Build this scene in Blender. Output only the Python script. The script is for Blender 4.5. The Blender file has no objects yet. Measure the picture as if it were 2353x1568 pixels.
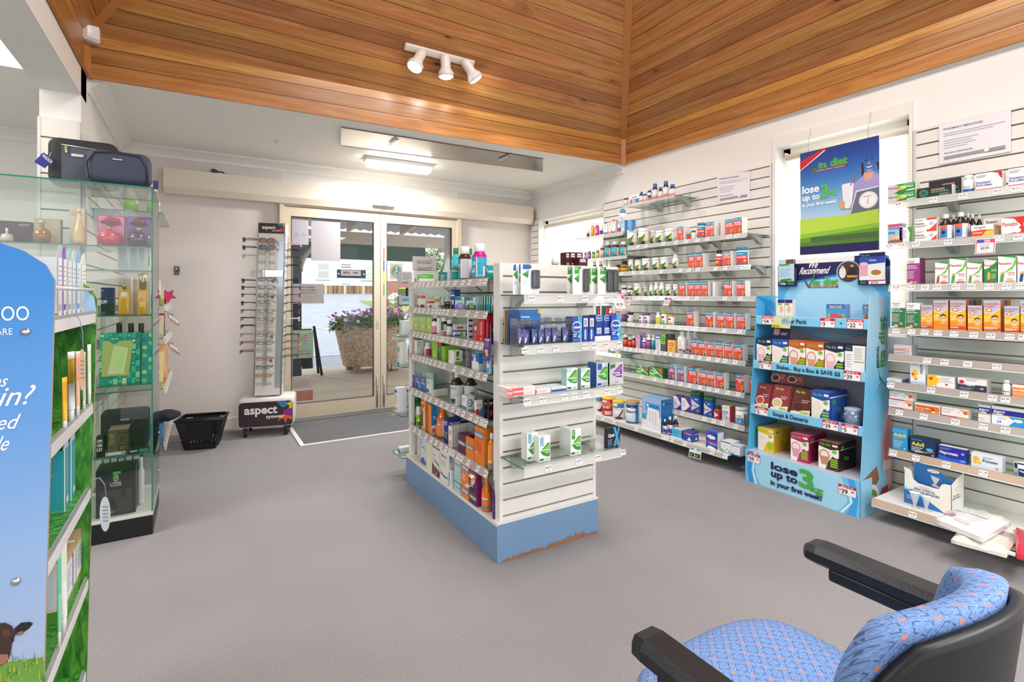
import bpy,bmesh,math,random
from mathutils import Vector as V,Matrix as MX
random.seed(7)
SC=bpy.context.scene
COL=SC.collection
PI=math.pi
FOCAL,PCX,HZN,EYE=1180.0,1176.5,680.0,1.25
YAW=math.radians(31.3)
SA,CA=math.sin(YAW),math.cos(YAW)
def ray(px,py):
 t=(px-PCX)/FOCAL
 return V((SA+CA*t,CA-SA*t,(HZN-py)/FOCAL))
def onx(px,py,X):
 r=ray(px,py);d=X/r.x
 return V((X,r.y*d,EYE+r.z*d))
def ony(px,py,Y):
 r=ray(px,py);d=Y/r.y
 return V((r.x*d,Y,EYE+r.z*d))
def onz(px,py,Z):
 r=ray(px,py);d=(Z-EYE)/r.z
 return V((r.x*d,r.y*d,Z))
def zat(x,y,py):
 return EYE-(py-HZN)/FOCAL*(x*SA+y*CA)
MC={}
def lin(h):
 h=h.lstrip('#')
 if len(h)==3:h=''.join(c*2 for c in h)
 o=[]
 for i in(0,2,4):
  c=int(h[i:i+2],16)/255
  o.append(c/12.92 if c<=.04045 else((c+.055)/1.055)**2.4)
 return(*o,1)
def newmat(name):
 m=bpy.data.materials.new(name);m.use_nodes=True
 nt=m.node_tree
 return m,nt,nt.nodes['Principled BSDF']
def N(nt,typ,**kw):
 n=nt.nodes.new(typ)
 for k,v in kw.items():
  if k.startswith('i_'):
   n.inputs[k[2:].replace('_',' ')].default_value=v
  else:setattr(n,k,v)
 return n
def mix(nt,fac,a,b,typ='MIX'):
 n=nt.nodes.new('ShaderNodeMix');n.data_type='RGBA';n.blend_type=typ
 for s,v in((0,fac),(6,a),(7,b)):
  if hasattr(v,'links'):nt.links.new(v,n.inputs[s])
  else:n.inputs[s].default_value=v
 return n.outputs[2]
def mth(nt,op,a,b=None,c=None):
 n=nt.nodes.new('ShaderNodeMath');n.operation=op
 for s,v in((0,a),(1,b),(2,c)):
  if v is None:continue
  if hasattr(v,'links'):nt.links.new(v,n.inputs[s])
  else:n.inputs[s].default_value=v
 return n.outputs[0]
def ramp(nt,fac,stops,interp='LINEAR'):
 n=nt.nodes.new('ShaderNodeValToRGB');cr=n.color_ramp;cr.interpolation=interp
 while len(cr.elements)<len(stops):cr.elements.new(.5)
 for e,(p,c)in zip(cr.elements,stops):
  e.position=p;e.color=c if not isinstance(c,str)else lin(c)
 nt.links.new(fac,n.inputs[0]);return n.outputs[0]
def M(h,r=.42,metal=0.,coat=0.,em=0.,spec=.5,noise=0.):
 """plain procedural surface of one colour; noise adds a slight roughness/tone mottling"""
 if not isinstance(h,str):return h
 k=(h,r,metal,coat,em,spec,noise)
 if k in MC:return MC[k]
 m,nt,b=newmat('surface_'+h.lstrip('#'))
 c=lin(h)
 b.inputs['Base Color'].default_value=c
 b.inputs['Roughness'].default_value=r
 b.inputs['Metallic'].default_value=metal
 b.inputs['Coat Weight'].default_value=coat
 b.inputs['Specular IOR Level'].default_value=spec
 if em:
  b.inputs['Emission Color'].default_value=c
  b.inputs['Emission Strength'].default_value=em
 if noise:
  nz=N(nt,'ShaderNodeTexNoise',i_Scale=9.,i_Detail=3.)
  tc=N(nt,'ShaderNodeTexCoord');nt.links.new(tc.outputs['Object'],nz.inputs['Vector'])
  o=mix(nt,nz.outputs[0],(*[x*(1-noise)for x in c[:3]],1),(*[min(1,x*(1+noise))for x in c[:3]],1))
  nt.links.new(o,b.inputs['Base Color'])
 MC[k]=m;return m
def glassmat(tint,rough=.02,ior=1.45,key=None,gl=1.0):
 """thin clear sheet: see-through with a Fresnel sheen"""
 k=('glass',tint,rough,ior,gl)
 if k in MC:return MC[k]
 m,nt,b=newmat('clear_'+tint)
 nt.nodes.remove(b)
 t=N(nt,'ShaderNodeBsdfTransparent');t.inputs[0].default_value=lin(tint)
 g=N(nt,'ShaderNodeBsdfGlossy');g.inputs['Roughness'].default_value=rough
 f=N(nt,'ShaderNodeLayerWeight');f.inputs[0].default_value=.5
 F=mth(nt,'MULTIPLY_ADD',mth(nt,'POWER',f.outputs['Facing'],5.),.9,.045)
 mx=N(nt,'ShaderNodeMixShader')
 nt.links.new(mth(nt,'MULTIPLY',F,gl),mx.inputs[0]);nt.links.new(t.outputs[0],mx.inputs[1]);nt.links.new(g.outputs[0],mx.inputs[2])
 nt.links.new(mx.outputs[0],nt.nodes['Material Output'].inputs[0])
 MC[k]=m;return m
def softclear(h,alpha=.5,r=.25):
 """part-transparent plastic film"""
 k=('soft',h,alpha,r)
 if k in MC:return MC[k]
 m,nt,b=newmat('film_'+h)
 b.inputs['Base Color'].default_value=lin(h);b.inputs['Roughness'].default_value=r
 b.inputs['Alpha'].default_value=alpha
 MC[k]=m;return m
TC={}
def textmesh(s,bold=.0):
 k=(s,bold)
 if k in TC:return TC[k]
 cu=bpy.data.curves.new('t','FONT');cu.body=s;cu.size=1;cu.resolution_u=3
 cu.offset=bold;cu.fill_mode='FRONT'
 ob=bpy.data.objects.new('t',cu);COL.objects.link(ob)
 dg=bpy.context.evaluated_depsgraph_get()
 me=bpy.data.meshes.new_from_object(ob.evaluated_get(dg))
 vs=[(v.co.x,v.co.y)for v in me.vertices];fs=[tuple(p.vertices)for p in me.polygons]
 bpy.data.objects.remove(ob);bpy.data.curves.remove(cu);bpy.data.meshes.remove(me)
 if not vs:vs=[(0,0)]
 x0=min(v[0]for v in vs);x1=max(v[0]for v in vs)
 vs=[(x-x0,y)for x,y in vs]
 TC[k]=(vs,fs,x1-x0);return TC[k]
class B:
 def __init__(s):s.v=[];s.f=[];s.m=[];s.sm=[];s.mats=[];s.uv={}
 def mi(s,m):
  m=M(m)
  if m not in s.mats:s.mats.append(m)
  return s.mats.index(m)
 def add(s,vs,fs,m,smooth=False):
  o=len(s.v);s.v+=[tuple(p)for p in vs];i=s.mi(m)
  for f in fs:s.f.append(tuple(o+k for k in f));s.m.append(i);s.sm.append(smooth)
  return o
 def quad(s,a,b,c,d,m):s.add([a,b,c,d],[(0,1,2,3)],m)
 def poly(s,pts,m):s.add(pts,[tuple(range(len(pts)))],m)
 def box(s,x0,x1,y0,y1,z0,z1,m,T=None,top=None,side=None,back=None):
  vs=[(x0,y0,z0),(x1,y0,z0),(x1,y1,z0),(x0,y1,z0),(x0,y0,z1),(x1,y0,z1),(x1,y1,z1),(x0,y1,z1)]
  if T:vs=[T(V(p))for p in vs]
  o=len(s.v);s.v+=[tuple(p)for p in vs]
  for f,mm in(((0,3,2,1),m),((4,5,6,7),top or m),((0,1,5,4),m),((1,2,6,5),side or m),((2,3,7,6),back or m),((3,0,4,7),side or m)):
   s.f.append(tuple(o+k for k in f));s.m.append(s.mi(mm));s.sm.append(False)
 def hexa(s,p,m):
  s.add(p,[(0,3,2,1),(4,5,6,7),(0,1,5,4),(1,2,6,5),(2,3,7,6),(3,0,4,7)],m)
 def rbox(s,x0,x1,y0,y1,z0,z1,r,m,seg=3,T=None):
  """box with rounded edges"""
  bm=bmesh.new();bmesh.ops.create_cube(bm,size=1)
  for v in bm.verts:v.co=V(((x0+x1)/2+v.co.x*(x1-x0),(y0+y1)/2+v.co.y*(y1-y0),(z0+z1)/2+v.co.z*(z1-z0)))
  bmesh.ops.bevel(bm,geom=bm.edges[:],offset=r,segments=seg,affect='EDGES',profile=.5)
  bm.verts.index_update()
  s.add([(T(v.co)if T else v.co.copy())for v in bm.verts],[[v.index for v in f.verts]for f in bm.faces],m,True);bm.free()
 def lathe(s,prof,m,c=(0,0,0),n=20,T=None,sx=1,sy=1):
  """prof [(r,z)..] around z"""
  vs=[];fs=[]
  for r,z in prof:
   for k in range(n):
    a=2*PI*k/n;p=V((c[0]+r*math.cos(a)*sx,c[1]+r*math.sin(a)*sy,c[2]+z));vs.append(T(p)if T else p)
  for j in range(len(prof)-1):
   for k in range(n):
    k2=(k+1)%n;fs.append((j*n+k,j*n+k2,(j+1)*n+k2,(j+1)*n+k))
  if prof[0][0]>1e-6:fs.append(tuple(range(n-1,-1,-1)))
  if prof[-1][0]>1e-6:fs.append(tuple((len(prof)-1)*n+k for k in range(n)))
  s.add(vs,fs,m,True)
 def tube(s,pts,r,m,n=8,caps=True,closed=False,flat=1.0):
  pts=[V(p)for p in pts];vs=[];fs=[];up=V((0,0,1));L=len(pts)
  for i,p in enumerate(pts):
   if closed:t=pts[(i+1)%L]-pts[i-1]
   else:t=(pts[min(i+1,L-1)]-pts[max(i-1,0)])
   t.normalize()
   a=t.cross(up)
   if a.length<1e-3:a=t.cross(V((1,0,0)))
   a.normalize();b=a.cross(t)
   rr=r[i]if isinstance(r,(list,tuple))else r
   for k in range(n):
    q=2*PI*k/n;vs.append(p+a*rr*math.cos(q)+b*rr*flat*math.sin(q))
  for i in range(L if closed else L-1):
   j=(i+1)%L
   for k in range(n):
    k2=(k+1)%n;fs.append((i*n+k,i*n+k2,j*n+k2,j*n+k))
  if caps and not closed:fs.append(tuple(range(n-1,-1,-1)));fs.append(tuple((L-1)*n+k for k in range(n)))
  s.add(vs,fs,m,True)
 def prism(s,out,f0,f1,m,mside=None):
  """outline out [(a,b)], f0/f1 map (a,b)->3d for two caps"""
  n=len(out);s.add([f0(*p)for p in out]+[f1(*p)for p in out],[tuple(range(n-1,-1,-1)),tuple(range(n,2*n))],m)
  s.add([f0(*p)for p in out]+[f1(*p)for p in out],[(i,(i+1)%n,n+(i+1)%n,n+i)for i in range(n)],mside or m)
 def sphere(s,c,r,m,n=12,k=8,sc=(1,1,1),T=None):
  vs=[];fs=[]
  for j in range(k+1):
   t=PI*j/k
   for i in range(n):
    a=2*PI*i/n;p=V((c[0]+r*sc[0]*math.sin(t)*math.cos(a),c[1]+r*sc[1]*math.sin(t)*math.sin(a),c[2]-r*sc[2]*math.cos(t)));vs.append(T(p)if T else p)
  for j in range(k):
   for i in range(n):fs.append((j*n+i,j*n+(i+1)%n,(j+1)*n+(i+1)%n,(j+1)*n+i))
  s.add(vs,fs,m,True)
 def text(s,txt,fm,u,v,w,h,m,align='l',bold=.012,shear=0.,exact=False):
  """fm maps (u,v)->3d in metres; text of cap height h, squeezed to width w"""
  vs,fs,tw=textmesh(txt,bold)
  sc=h/.70;sx=sc
  if w and(tw*sc>w or exact):sx=w/tw
  off={'l':0,'c':-tw*sx/2,'r':-tw*sx}[align]
  s.add([fm(u+off+x*sx+shear*y*sc,v+y*sc)for x,y in vs],fs,m)
 def build(s,name,parent=None,loc=None,rz=0.,label=None,cat=None,group=None,kind=None,ry=0.,rx=0.,local=False):
  """verts are world unless local; loc is the origin"""
  me=bpy.data.meshes.new(name)
  vs=s.v
  if loc is not None and not local:vs=[(x-loc[0],y-loc[1],z-loc[2])for x,y,z in vs]
  me.from_pydata(vs,[],s.f)
  for m in s.mats:me.materials.append(m)
  me.polygons.foreach_set('material_index',s.m);me.polygons.foreach_set('use_smooth',s.sm)
  if s.uv:
   l=me.uv_layers.new(name='UVMap')
   for p in me.polygons:
    if p.index in s.uv:
     for k,li in enumerate(p.loop_indices):l.data[li].uv=s.uv[p.index][k]
  me.update()
  o=bpy.data.objects.new(name,me);COL.objects.link(o)
  if parent is not None:
   o.parent=parent
   if loc is not None:o.location=loc
  elif loc is not None:o.location=loc
  o.rotation_euler=(rx,ry,rz)
  tag(o,label,cat,group,kind);return o
def tag(o,label=None,cat=None,group=None,kind=None):
 if label:o['label']=label
 if cat:o['category']=cat
 if group:o['group']=group
 if kind:o['kind']=kind
 return o
def empty(name,loc,label,cat,group=None,rz=0.):
 o=bpy.data.objects.new(name,None);COL.objects.link(o);o.location=loc;o.rotation_euler=(0,0,rz);o.empty_display_size=.05
 return tag(o,label,cat,group)
def part(bb,name,root,label=None):
 """world-coordinate builder -> child part of a root that is unrotated"""
 o=bb.build(name)
 o.parent=root;o.matrix_parent_inverse=MX.Translation(root.location).inverted()if root.parent is None else MX.Translation(-(root.location+root.parent.location))
 if label:o['label']=label
 return o
def strips(pts,n,lo,hi):
 """cut an outline into n upright strips so it can follow a curved face"""
 out=[]
 for i in range(n):
  a,c=lo+(hi-lo)*i/n,lo+(hi-lo)*(i+1)/n;P=pts
  for lim,sg in((a,1),(c,-1)):
   Q=[]
   for j in range(len(P)):
    p,q=P[j-1],P[j];ip,iq=sg*(p[0]-lim)>=0,sg*(q[0]-lim)>=0
    if ip!=iq:
     t=(lim-p[0])/(q[0]-p[0]);Q.append((lim,p[1]+(q[1]-p[1])*t))
    if iq:Q.append(q)
   P=Q
   if not P:break
  if len(P)>2:out.append(P)
 return out
def draw(b,fm,w,h,dsl,e0=.0004,sub=1,de=.0002):
 """fm(u,v,lift) in metres. tokens; u,v fractions. r u0 v0 u1 v1 C | c u v r C | e u v ru rv C | p C u v.. | t/T C u v w h TEXT | l C u v w n gap th | g C u v w h (bars)"""
 e=e0
 for tk in dsl.split(';'):
  a=tk.split()
  if not a:continue
  k=a[0];e+=de
  if k=='r':
   u0,v0,u1,v1=[float(x)for x in a[1:5]]
   for i in range(sub):
    p,q=u0+(u1-u0)*i/sub,u0+(u1-u0)*(i+1)/sub
    b.quad(fm(p*w,v0*h,e),fm(q*w,v0*h,e),fm(q*w,v1*h,e),fm(p*w,v1*h,e),a[5])
  elif k in 'ce':
   if k=='c':u,v,ru=[float(x)for x in a[1:4]];rv=ru*w/h;C=a[4]
   else:u,v,ru,rv=[float(x)for x in a[1:5]];C=a[5]
   pts=[(u+ru*math.cos(q*PI/8),v+rv*math.sin(q*PI/8))for q in range(16)]
   for P in(strips(pts,3,u-ru,u+ru)if sub>1 else[pts]):b.poly([fm(x*w,y*h,e)for x,y in P],C)
  elif k=='p':
   n=[float(x)for x in a[2:]]
   pts=[(n[i],n[i+1])for i in range(0,len(n),2)]
   for P in(strips(pts,sub,min(p[0]for p in pts),max(p[0]for p in pts))if sub>1 else[pts]):b.poly([fm(x*w,y*h,e)for x,y in P],a[1])
  elif k in 'tT':
   u,v,tw,th=[float(x)for x in a[2:6]]
   b.text(' '.join(a[6:]).replace('_',' '),lambda x,y,e=e+(.0009 if sub>1 else 0):fm(x,y,e),u*w,v*h,tw*w,th*h,a[1],'l' if k=='t' else 'c',bold=.02)
  elif k=='V':
   u,v,tw,th=[float(x)for x in a[2:6]]
   b.text(' '.join(a[6:]).replace('_',' '),lambda x,y,e=e:fm(u*w+y,v*h-x,e),0,0,tw*h,th*w,a[1],'l',bold=.02)
  elif k=='l':
   u,v,tw,n,gp,th=[float(x)for x in a[2:8]]
   for i in range(int(n)):
    ww=tw*(1,.82,.93,.7)[i%4];vv=v-i*gp
    b.quad(fm(u*w,vv*h,e),fm((u+ww)*w,vv*h,e),fm((u+ww)*w,(vv+th)*h,e),fm(u*w,(vv+th)*h,e),a[1])
  elif k=='g':
   u,v,tw,th=[float(x)for x in a[2:6]]
   for i in range(9):
    p=u+tw*i/9;q=p+tw/9*(.35,.7,.5)[i%3]
    b.quad(fm(p*w,v*h,e),fm(q*w,v*h,e),fm(q*w,(v+th)*h,e),fm(p*w,(v+th)*h,e),a[1])
def flat(w):return lambda u,v,e:(u-w/2,-e,v)
def curl(w,R,a0=0.):
 """wrap on a cylinder of radius R whose nearest line touches local y=0; a0 turns the printed side"""
 return lambda u,v,e:((R+e)*math.sin((u-w/2)/R+a0),R-(R+e)*math.cos((u-w/2)/R+a0),v)
ORD=['zeroth','first','second','third','fourth','fifth','sixth','seventh','eighth','ninth','tenth','eleventh','twelfth','thirteenth','fourteenth','fifteenth','sixteenth','seventeenth','eighteenth']
def wood_mat():
 m,nt,b=newmat('varnished_pine_boards')
 uv=N(nt,'ShaderNodeUVMap');sp=N(nt,'ShaderNodeSeparateXYZ');nt.links.new(uv.outputs[0],sp.inputs[0])
 PW=.098
 vs=mth(nt,'DIVIDE',sp.outputs[1],PW);idx=mth(nt,'FLOOR',vs);fr=mth(nt,'FRACT',vs)
 wn=N(nt,'ShaderNodeTexWhiteNoise');wn.noise_dimensions='1D';nt.links.new(idx,wn.inputs['W'])
 off=mth(nt,'MULTIPLY',wn.outputs[0],37.)
 cb=N(nt,'ShaderNodeCombineXYZ');nt.links.new(mth(nt,'ADD',mth(nt,'MULTIPLY',sp.outputs[0],1.3),off),cb.inputs[0]);nt.links.new(mth(nt,'MULTIPLY',vs,3.4),cb.inputs[1]);nt.links.new(off,cb.inputs[2])
 g=N(nt,'ShaderNodeTexNoise',i_Scale=1.5,i_Detail=6.,i_Roughness=.62,i_Distortion=.7);nt.links.new(cb.outputs[0],g.inputs['Vector'])
 base=ramp(nt,g.outputs[0],[(.22,'a9632b'),(.47,'c48443'),(.72,'dba564')])
 hv=N(nt,'ShaderNodeHueSaturation');nt.links.new(base,hv.inputs['Color'])
 nt.links.new(mth(nt,'MULTIPLY_ADD',wn.outputs[0],.34,.66),hv.inputs['Value'])
 wn2=N(nt,'ShaderNodeTexWhiteNoise');wn2.noise_dimensions='1D';nt.links.new(mth(nt,'ADD',idx,77.3),wn2.inputs['W'])
 nt.links.new(mth(nt,'MULTIPLY_ADD',wn2.outputs[0],.02,.488),hv.inputs['Hue']);hv.inputs['Saturation'].default_value=1.0
 kb=N(nt,'ShaderNodeCombineXYZ');nt.links.new(mth(nt,'ADD',mth(nt,'MULTIPLY',sp.outputs[0],2.6),off),kb.inputs[0]);nt.links.new(mth(nt,'MULTIPLY',vs,.72),kb.inputs[1])
 vo=N(nt,'ShaderNodeTexVoronoi');vo.inputs['Scale'].default_value=1.;nt.links.new(kb.outputs[0],vo.inputs['Vector'])
 sc=N(nt,'ShaderNodeSeparateColor');nt.links.new(vo.outputs['Color'],sc.inputs[0])
 keep=mth(nt,'GREATER_THAN',sc.outputs[0],.36)
 size=mth(nt,'MULTIPLY_ADD',sc.outputs[1],.10,.045)
 kd=mth(nt,'DIVIDE',vo.outputs['Distance'],size)
 core=mth(nt,'MULTIPLY',keep,ramp(nt,kd,[(0.,(1,1,1,1)),(.62,(.85,.85,.85,1)),(1.,(0,0,0,1))]))
 halo=mth(nt,'MULTIPLY',keep,ramp(nt,mth(nt,'MULTIPLY',kd,.3),[(0.,(.7,.7,.7,1)),(1.,(0,0,0,1))]))
 c1=mix(nt,halo,hv.outputs[0],lin('7d3f12'));c2=mix(nt,core,c1,lin('43210c'))
 gr=mth(nt,'GREATER_THAN',mth(nt,'ABSOLUTE',mth(nt,'SUBTRACT',fr,.5)),.472)
 c3=mix(nt,mth(nt,'MULTIPLY',gr,.8),c2,lin('54290b'))
 nt.links.new(c3,b.inputs['Base Color'])
 b.inputs['Roughness'].default_value=.34;b.inputs['Coat Weight'].default_value=.25;b.inputs['Coat Roughness'].default_value=.22
 edge=mth(nt,'SMOOTH_MIN',mth(nt,'SUBTRACT',.5,mth(nt,'ABSOLUTE',mth(nt,'SUBTRACT',fr,.5))),.07,.03)
 bp=N(nt,'ShaderNodeBump',i_Strength=.6,i_Distance=.03);nt.links.new(mth(nt,'ADD',edge,mth(nt,'MULTIPLY',g.outputs[0],.006)),bp.inputs['Height'])
 nt.links.new(bp.outputs[0],b.inputs['Normal'])
 return m
WOOD=wood_mat()
def carpet_mat(name,c0,c1,sc=220.,bump=.6):
 m,nt,b=newmat(name)
 tc=N(nt,'ShaderNodeTexCoord')
 n1=N(nt,'ShaderNodeTexNoise',i_Scale=sc,i_Detail=4.,i_Roughness=.7);nt.links.new(tc.outputs['Object'],n1.inputs['Vector'])
 n2=N(nt,'ShaderNodeTexNoise',i_Scale=1.7,i_Detail=2.);nt.links.new(tc.outputs['Object'],n2.inputs['Vector'])
 a=ramp(nt,n1.outputs[0],[(.32,c0),(.68,c1)])
 o=mix(nt,1.,a,ramp(nt,n2.outputs[0],[(.3,(.93,.93,.93,1)),(.7,(1.05,1.05,1.05,1))]),'MULTIPLY')
 nt.links.new(o,b.inputs['Base Color']);b.inputs['Roughness'].default_value=.95;b.inputs['Specular IOR Level'].default_value=.15
 b.inputs['Sheen Weight'].default_value=.15
 bp=N(nt,'ShaderNodeBump',i_Strength=bump,i_Distance=.01);nt.links.new(n1.outputs[0],bp.inputs['Height']);nt.links.new(bp.outputs[0],b.inputs['Normal'])
 return m
CARPET=carpet_mat('grey_loop_carpet','7c797b','a9a6a8')
MATC=carpet_mat('dark_entry_mat','3c3d40','8b8d92',160.,.8)
WHITE=M('f0ede8',.6,noise=.015);CREAM=M('e2d9d2',.45,noise=.02);TRIMW=M('eeebe6',.45)
PANEL=M('e6deda',.3,noise=.02);ALU=M('d2c5ae',.4,.2);HEADER=M('e0d6c6',.35,.1)
def struct(b,name,**k):return b.build(name,kind='structure',**k)
ZC=2.56;XR=3.63;YB=5.51
b=B();b.quad((-5,-3,0),(XR+.1,-3,0),(XR+.1,YB,0),(-5,YB,0),CARPET)
struct(b,'floor')
DX0,DX1,DZ=.69,2.60,2.15
b=B();T=.14
b.box(-5,-.58,YB,YB+T,0,ZC+.3,WHITE)
b.box(-.58,DX0,YB,YB+T,0,ZC+.3,PANEL);b.box(DX1,XR+.14,YB,YB+T,0,ZC+.3,PANEL);b.box(DX0,DX1,YB,YB+T,DZ,ZC+.3,WHITE)
struct(b,'wall_back')
W1=(4.115,5.30,1.0,2.185);W2=(1.386,2.218,1.0,2.335)
b=B()
ys=[-3,W2[0],W2[1],W1[0],W1[1],YB]
for i in(0,2,4):b.box(XR,XR+T,ys[i],ys[i+1],0,ZC+.3,WHITE)
for w in(W1,W2):
 b.box(XR,XR+T,w[0],w[1],0,w[2],WHITE);b.box(XR,XR+T,w[0],w[1],w[3],ZC+.3,WHITE)
struct(b,'wall_right')
b=B();b.box(-.76,-.58,3.79,YB,0,ZC+.02,WHITE)
struct(b,'wall_left')
b=B();b.box(-.765,-.585,-3,3.79,2.40,2.62,WHITE)
struct(b,'trim_1')
b=B();b.box(-5.1,-5,-3,YB,0,ZC+.1,WHITE);struct(b,'wall_side')
VBL,VBR,VF=V((-.585,3.95)),V((3.605,3.79)),-1.2
b=B();Z1=ZC+.06
def slab(b,pts,m):
 b.poly([(x,y,ZC)for x,y in pts],m);b.poly([(x,y,Z1)for x,y in reversed(pts)],m)
slab(b,[(-5,-3),(-.76,-3),(-.76,YB),(-5,YB)][::-1],WHITE)
slab(b,[(-.6,VBL.y),(VBR.x,VBR.y),(XR+.1,VBR.y),(XR+.1,YB),(-.76,YB),(-.76,VBL.y)][::-1],WHITE)
slab(b,[(VBR.x,-3),(XR+.1,-3),(XR+.1,VBR.y),(VBR.x,VBR.y)][::-1],WHITE)
slab(b,[(-.6,-3),(VBR.x,-3),(VBR.x,VF),(-.6,VF)][::-1],WHITE)
struct(b,'ceiling')
def wquad(b,a,bb,c,d,udir,vdir,o):
 i=b.add([a,bb,c,d],[(0,1,2,3)],WOOD)
 b.uv[len(b.f)-1]=[((V(p)-o).dot(udir)+3,(V(p)-o).dot(vdir))for p in(a,bb,c,d)]
b=B()
ZU=2.82
bl0=V((VBL.x,VBL.y,ZC-.005));br0=V((VBR.x,VBR.y,ZC-.005));fl0=V((VBL.x,VF,ZC-.005));fr0=V((VBR.x,VF,ZC-.005))
def up(p,dz,dx=0,dy=0):return V((p.x+dx,p.y+dy,p.z+dz))
h1=ZU-ZC
bl1,br1,fl1,fr1=up(bl0,h1),up(br0,h1),up(fl0,h1),up(fr0,h1)
X,Y,Zd=V((1,0,0)),V((0,1,0)),V((0,0,1))
xb=(br0-bl0).normalized()
wquad(b,bl0,br0,br1,bl1,xb,Zd,bl0);wquad(b,br0,fr0,fr1,br1,-Y,Zd,br0);wquad(b,fl0,bl0,bl1,fl1,Y,Zd,fl0);wquad(b,fr0,fl0,fl1,fr1,-X,Zd,fr0)
R=1.55;s2=math.sqrt(.5)
brA=V((3.585,3.57,2.905))
bl2,br2,fl2,fr2=V((bl1.x+R,bl1.y-R,bl1.z+R)),V((brA.x-R,brA.y-R,brA.z+R-.05)),V((fl1.x+R,fl1.y+R,fl1.z+R)),V((fr1.x-R,fr1.y+R,fr1.z+R))
vb=V((0,-s2,s2))
wquad(b,bl1,br1,br2,bl2,xb,vb,bl1)
wquad(b,br1,fr1,fr2,br2,-Y,V((-s2,0,s2)),br1)
wquad(b,fl1,bl1,bl2,fl2,Y,V((s2,0,s2)),fl1)
wquad(b,fr1,fl1,fl2,fr2,-X,V((0,s2,s2)),fr1)
b.quad(bl2,br2,fr2,fl2,M('b06a28'))
struct(b,'ceiling_2')
HW=M('b97a3f',.35,coat=.2)
b=B()
def batten(p,q,n,w=.075,th=.02):
 d=(q-p).normalized();n=(n-d*n.dot(d)).normalized();sd=d.cross(n)*w/2;t=n*th
 b.hexa([p-sd,q-sd,q+sd,p+sd,p-sd+t,q-sd+t,q+sd+t,p+sd+t],HW)
nr,nl=V((-1,-1,-.3)),V((1,-1,-.3))
batten(br0,br1,nr,.06);batten(br1,br2,nr,.06);batten(bl0,bl1,nl,.06);batten(bl1,bl2,nl,.085)
b.tube([fl0+V((.012,0,.01)),bl0+V((.012,0,.01))],.012,HW,4)
struct(b,'trim_2')
b=B()
b.box(VBL.x+.0006,VBL.x+.005,VF,VBL.y,2.40,ZC+.004,TRIMW)
struct(b,'trim_3')
def cove(b,p0,p1,inx,iny,m,s=.085):
 prof=[(0,-s),(.012,-s),(.02,-.055),(.045,-.03),(.07,-.018),(s,-.012),(s,0),(0,0)]
 f=lambda P:(lambda o,z:(P[0]+inx*o,P[1]+iny*o,ZC+z))
 b.prism(prof,f(p0),f(p1),m)
b=B();cove(b,(-5,YB),(XR,YB),0,-1,TRIMW);struct(b,'trim_4')
b=B();cove(b,(XR,YB),(XR,VBR.y+.02),-1,0,TRIMW);struct(b,'trim_5')
b=B();cove(b,(-.58,YB),(-.58,VBL.y+.02),1,0,TRIMW);struct(b,'trim_6')
b=B();b.box(-.58,DX0-.02,YB-.012,YB,0,.1,M('d9d3ce',.5));b.box(DX1+.02,XR,YB-.012,YB,0,.1,M('d9d3ce',.5));struct(b,'baseboard_back')
CLR=glassmat('f4faf8')
def window(n,w):
 y0,y1,z0,z1=w;x=XR+.09
 b=B();m=M('f4f1ea',.4)
 for a in((y0,y0+.05,z0,z1),(y1-.05,y1,z0,z1),(y0,y1,z0,z0+.05),(y0,y1,z1-.05,z1)):b.box(x,x+.05,*a,m)
 f=struct(b,'window_%d'%n)
 b=B()
 for k in range(1,6):b.box(x+.01,x+.04,y0+.05,y1-.05,z0+(z1-z0)*k/6-.012,z0+(z1-z0)*k/6+.012,m)
 b.build('glazing_bar',f)
 b=B();b.quad((x+.025,y0,z0),(x+.025,y1,z0),(x+.025,y1,z1),(x+.025,y0,z1),CLR);b.build('pane',f)
 b=B();c=TRIMW
 if n==2:
  for a in((1.368,y0,.92,2.41),(y1,2.242,.92,2.41),(y0,y1,z1,2.41),(y0,y1,.92,z0)):b.box(XR-.018,XR,*a,c)
 else:
  for a in((y1,y1+.012,.95,2.21),(y0,y1,z1,2.21),(y0,y1,.93,z0)):b.box(XR-.018,XR,*a,c)
 b.build('window_trim',f)
window(1,W1);window(2,W2)
def blind_mat():
 m,nt,b=newmat('cream_blind_fabric');nt.nodes.remove(b)
 d=N(nt,'ShaderNodeBsdfDiffuse');d.inputs[0].default_value=lin('f8f4ec')
 t=N(nt,'ShaderNodeBsdfTranslucent');t.inputs[0].default_value=lin('fffaf2')
 mx=N(nt,'ShaderNodeMixShader');mx.inputs[0].default_value=.55
 nt.links.new(d.outputs[0],mx.inputs[1]);nt.links.new(t.outputs[0],mx.inputs[2]);nt.links.new(mx.outputs[0],nt.nodes['Material Output'].inputs[0])
 return m
BLIND=blind_mat()
def blind(w,label,gapl):
 y0,y1,z0,z1=w
 t=empty('roller_blind',(XR+.02,(y0+y1)/2,z1),label,'blind')
 b=B();zt=z1-.075
 b.box(XR+.045,XR+.047,y0+.012,y1-gapl,z0+.02,zt,BLIND);part(b,'blind_fabric',t)
 b=B();T=lambda p:V((XR+.047+p.x,y0+.008+p.z,zt+p.y));b.lathe([(.024,0),(.024,y1-gapl-y0-.005)],M('e3dace',.6),T=T,n=16);part(b,'roller',t)
 b=B()
 for yy in(y0+.002,y1-gapl+.006):b.box(XR+.03,XR+.07,yy-.003,yy+.003,zt-.03,zt+.035,M('f2efe8'))
 part(b,'bracket',t)
 b=B()
 for k in range(52):b.sphere((XR+.026,y0+.02,zt-.02-k*.017),.0035,M('d8cdb8'),6,4)
 part(b,'bead_chain',t)
blind(W2,'cream roller blind pulled down behind the hanging diet poster',.05)
blind(W1,'cream roller blind over the corner window near the sliding doors',.06)
GL=glassmat('e6eef0',gl=.8)
b=B()
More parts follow.
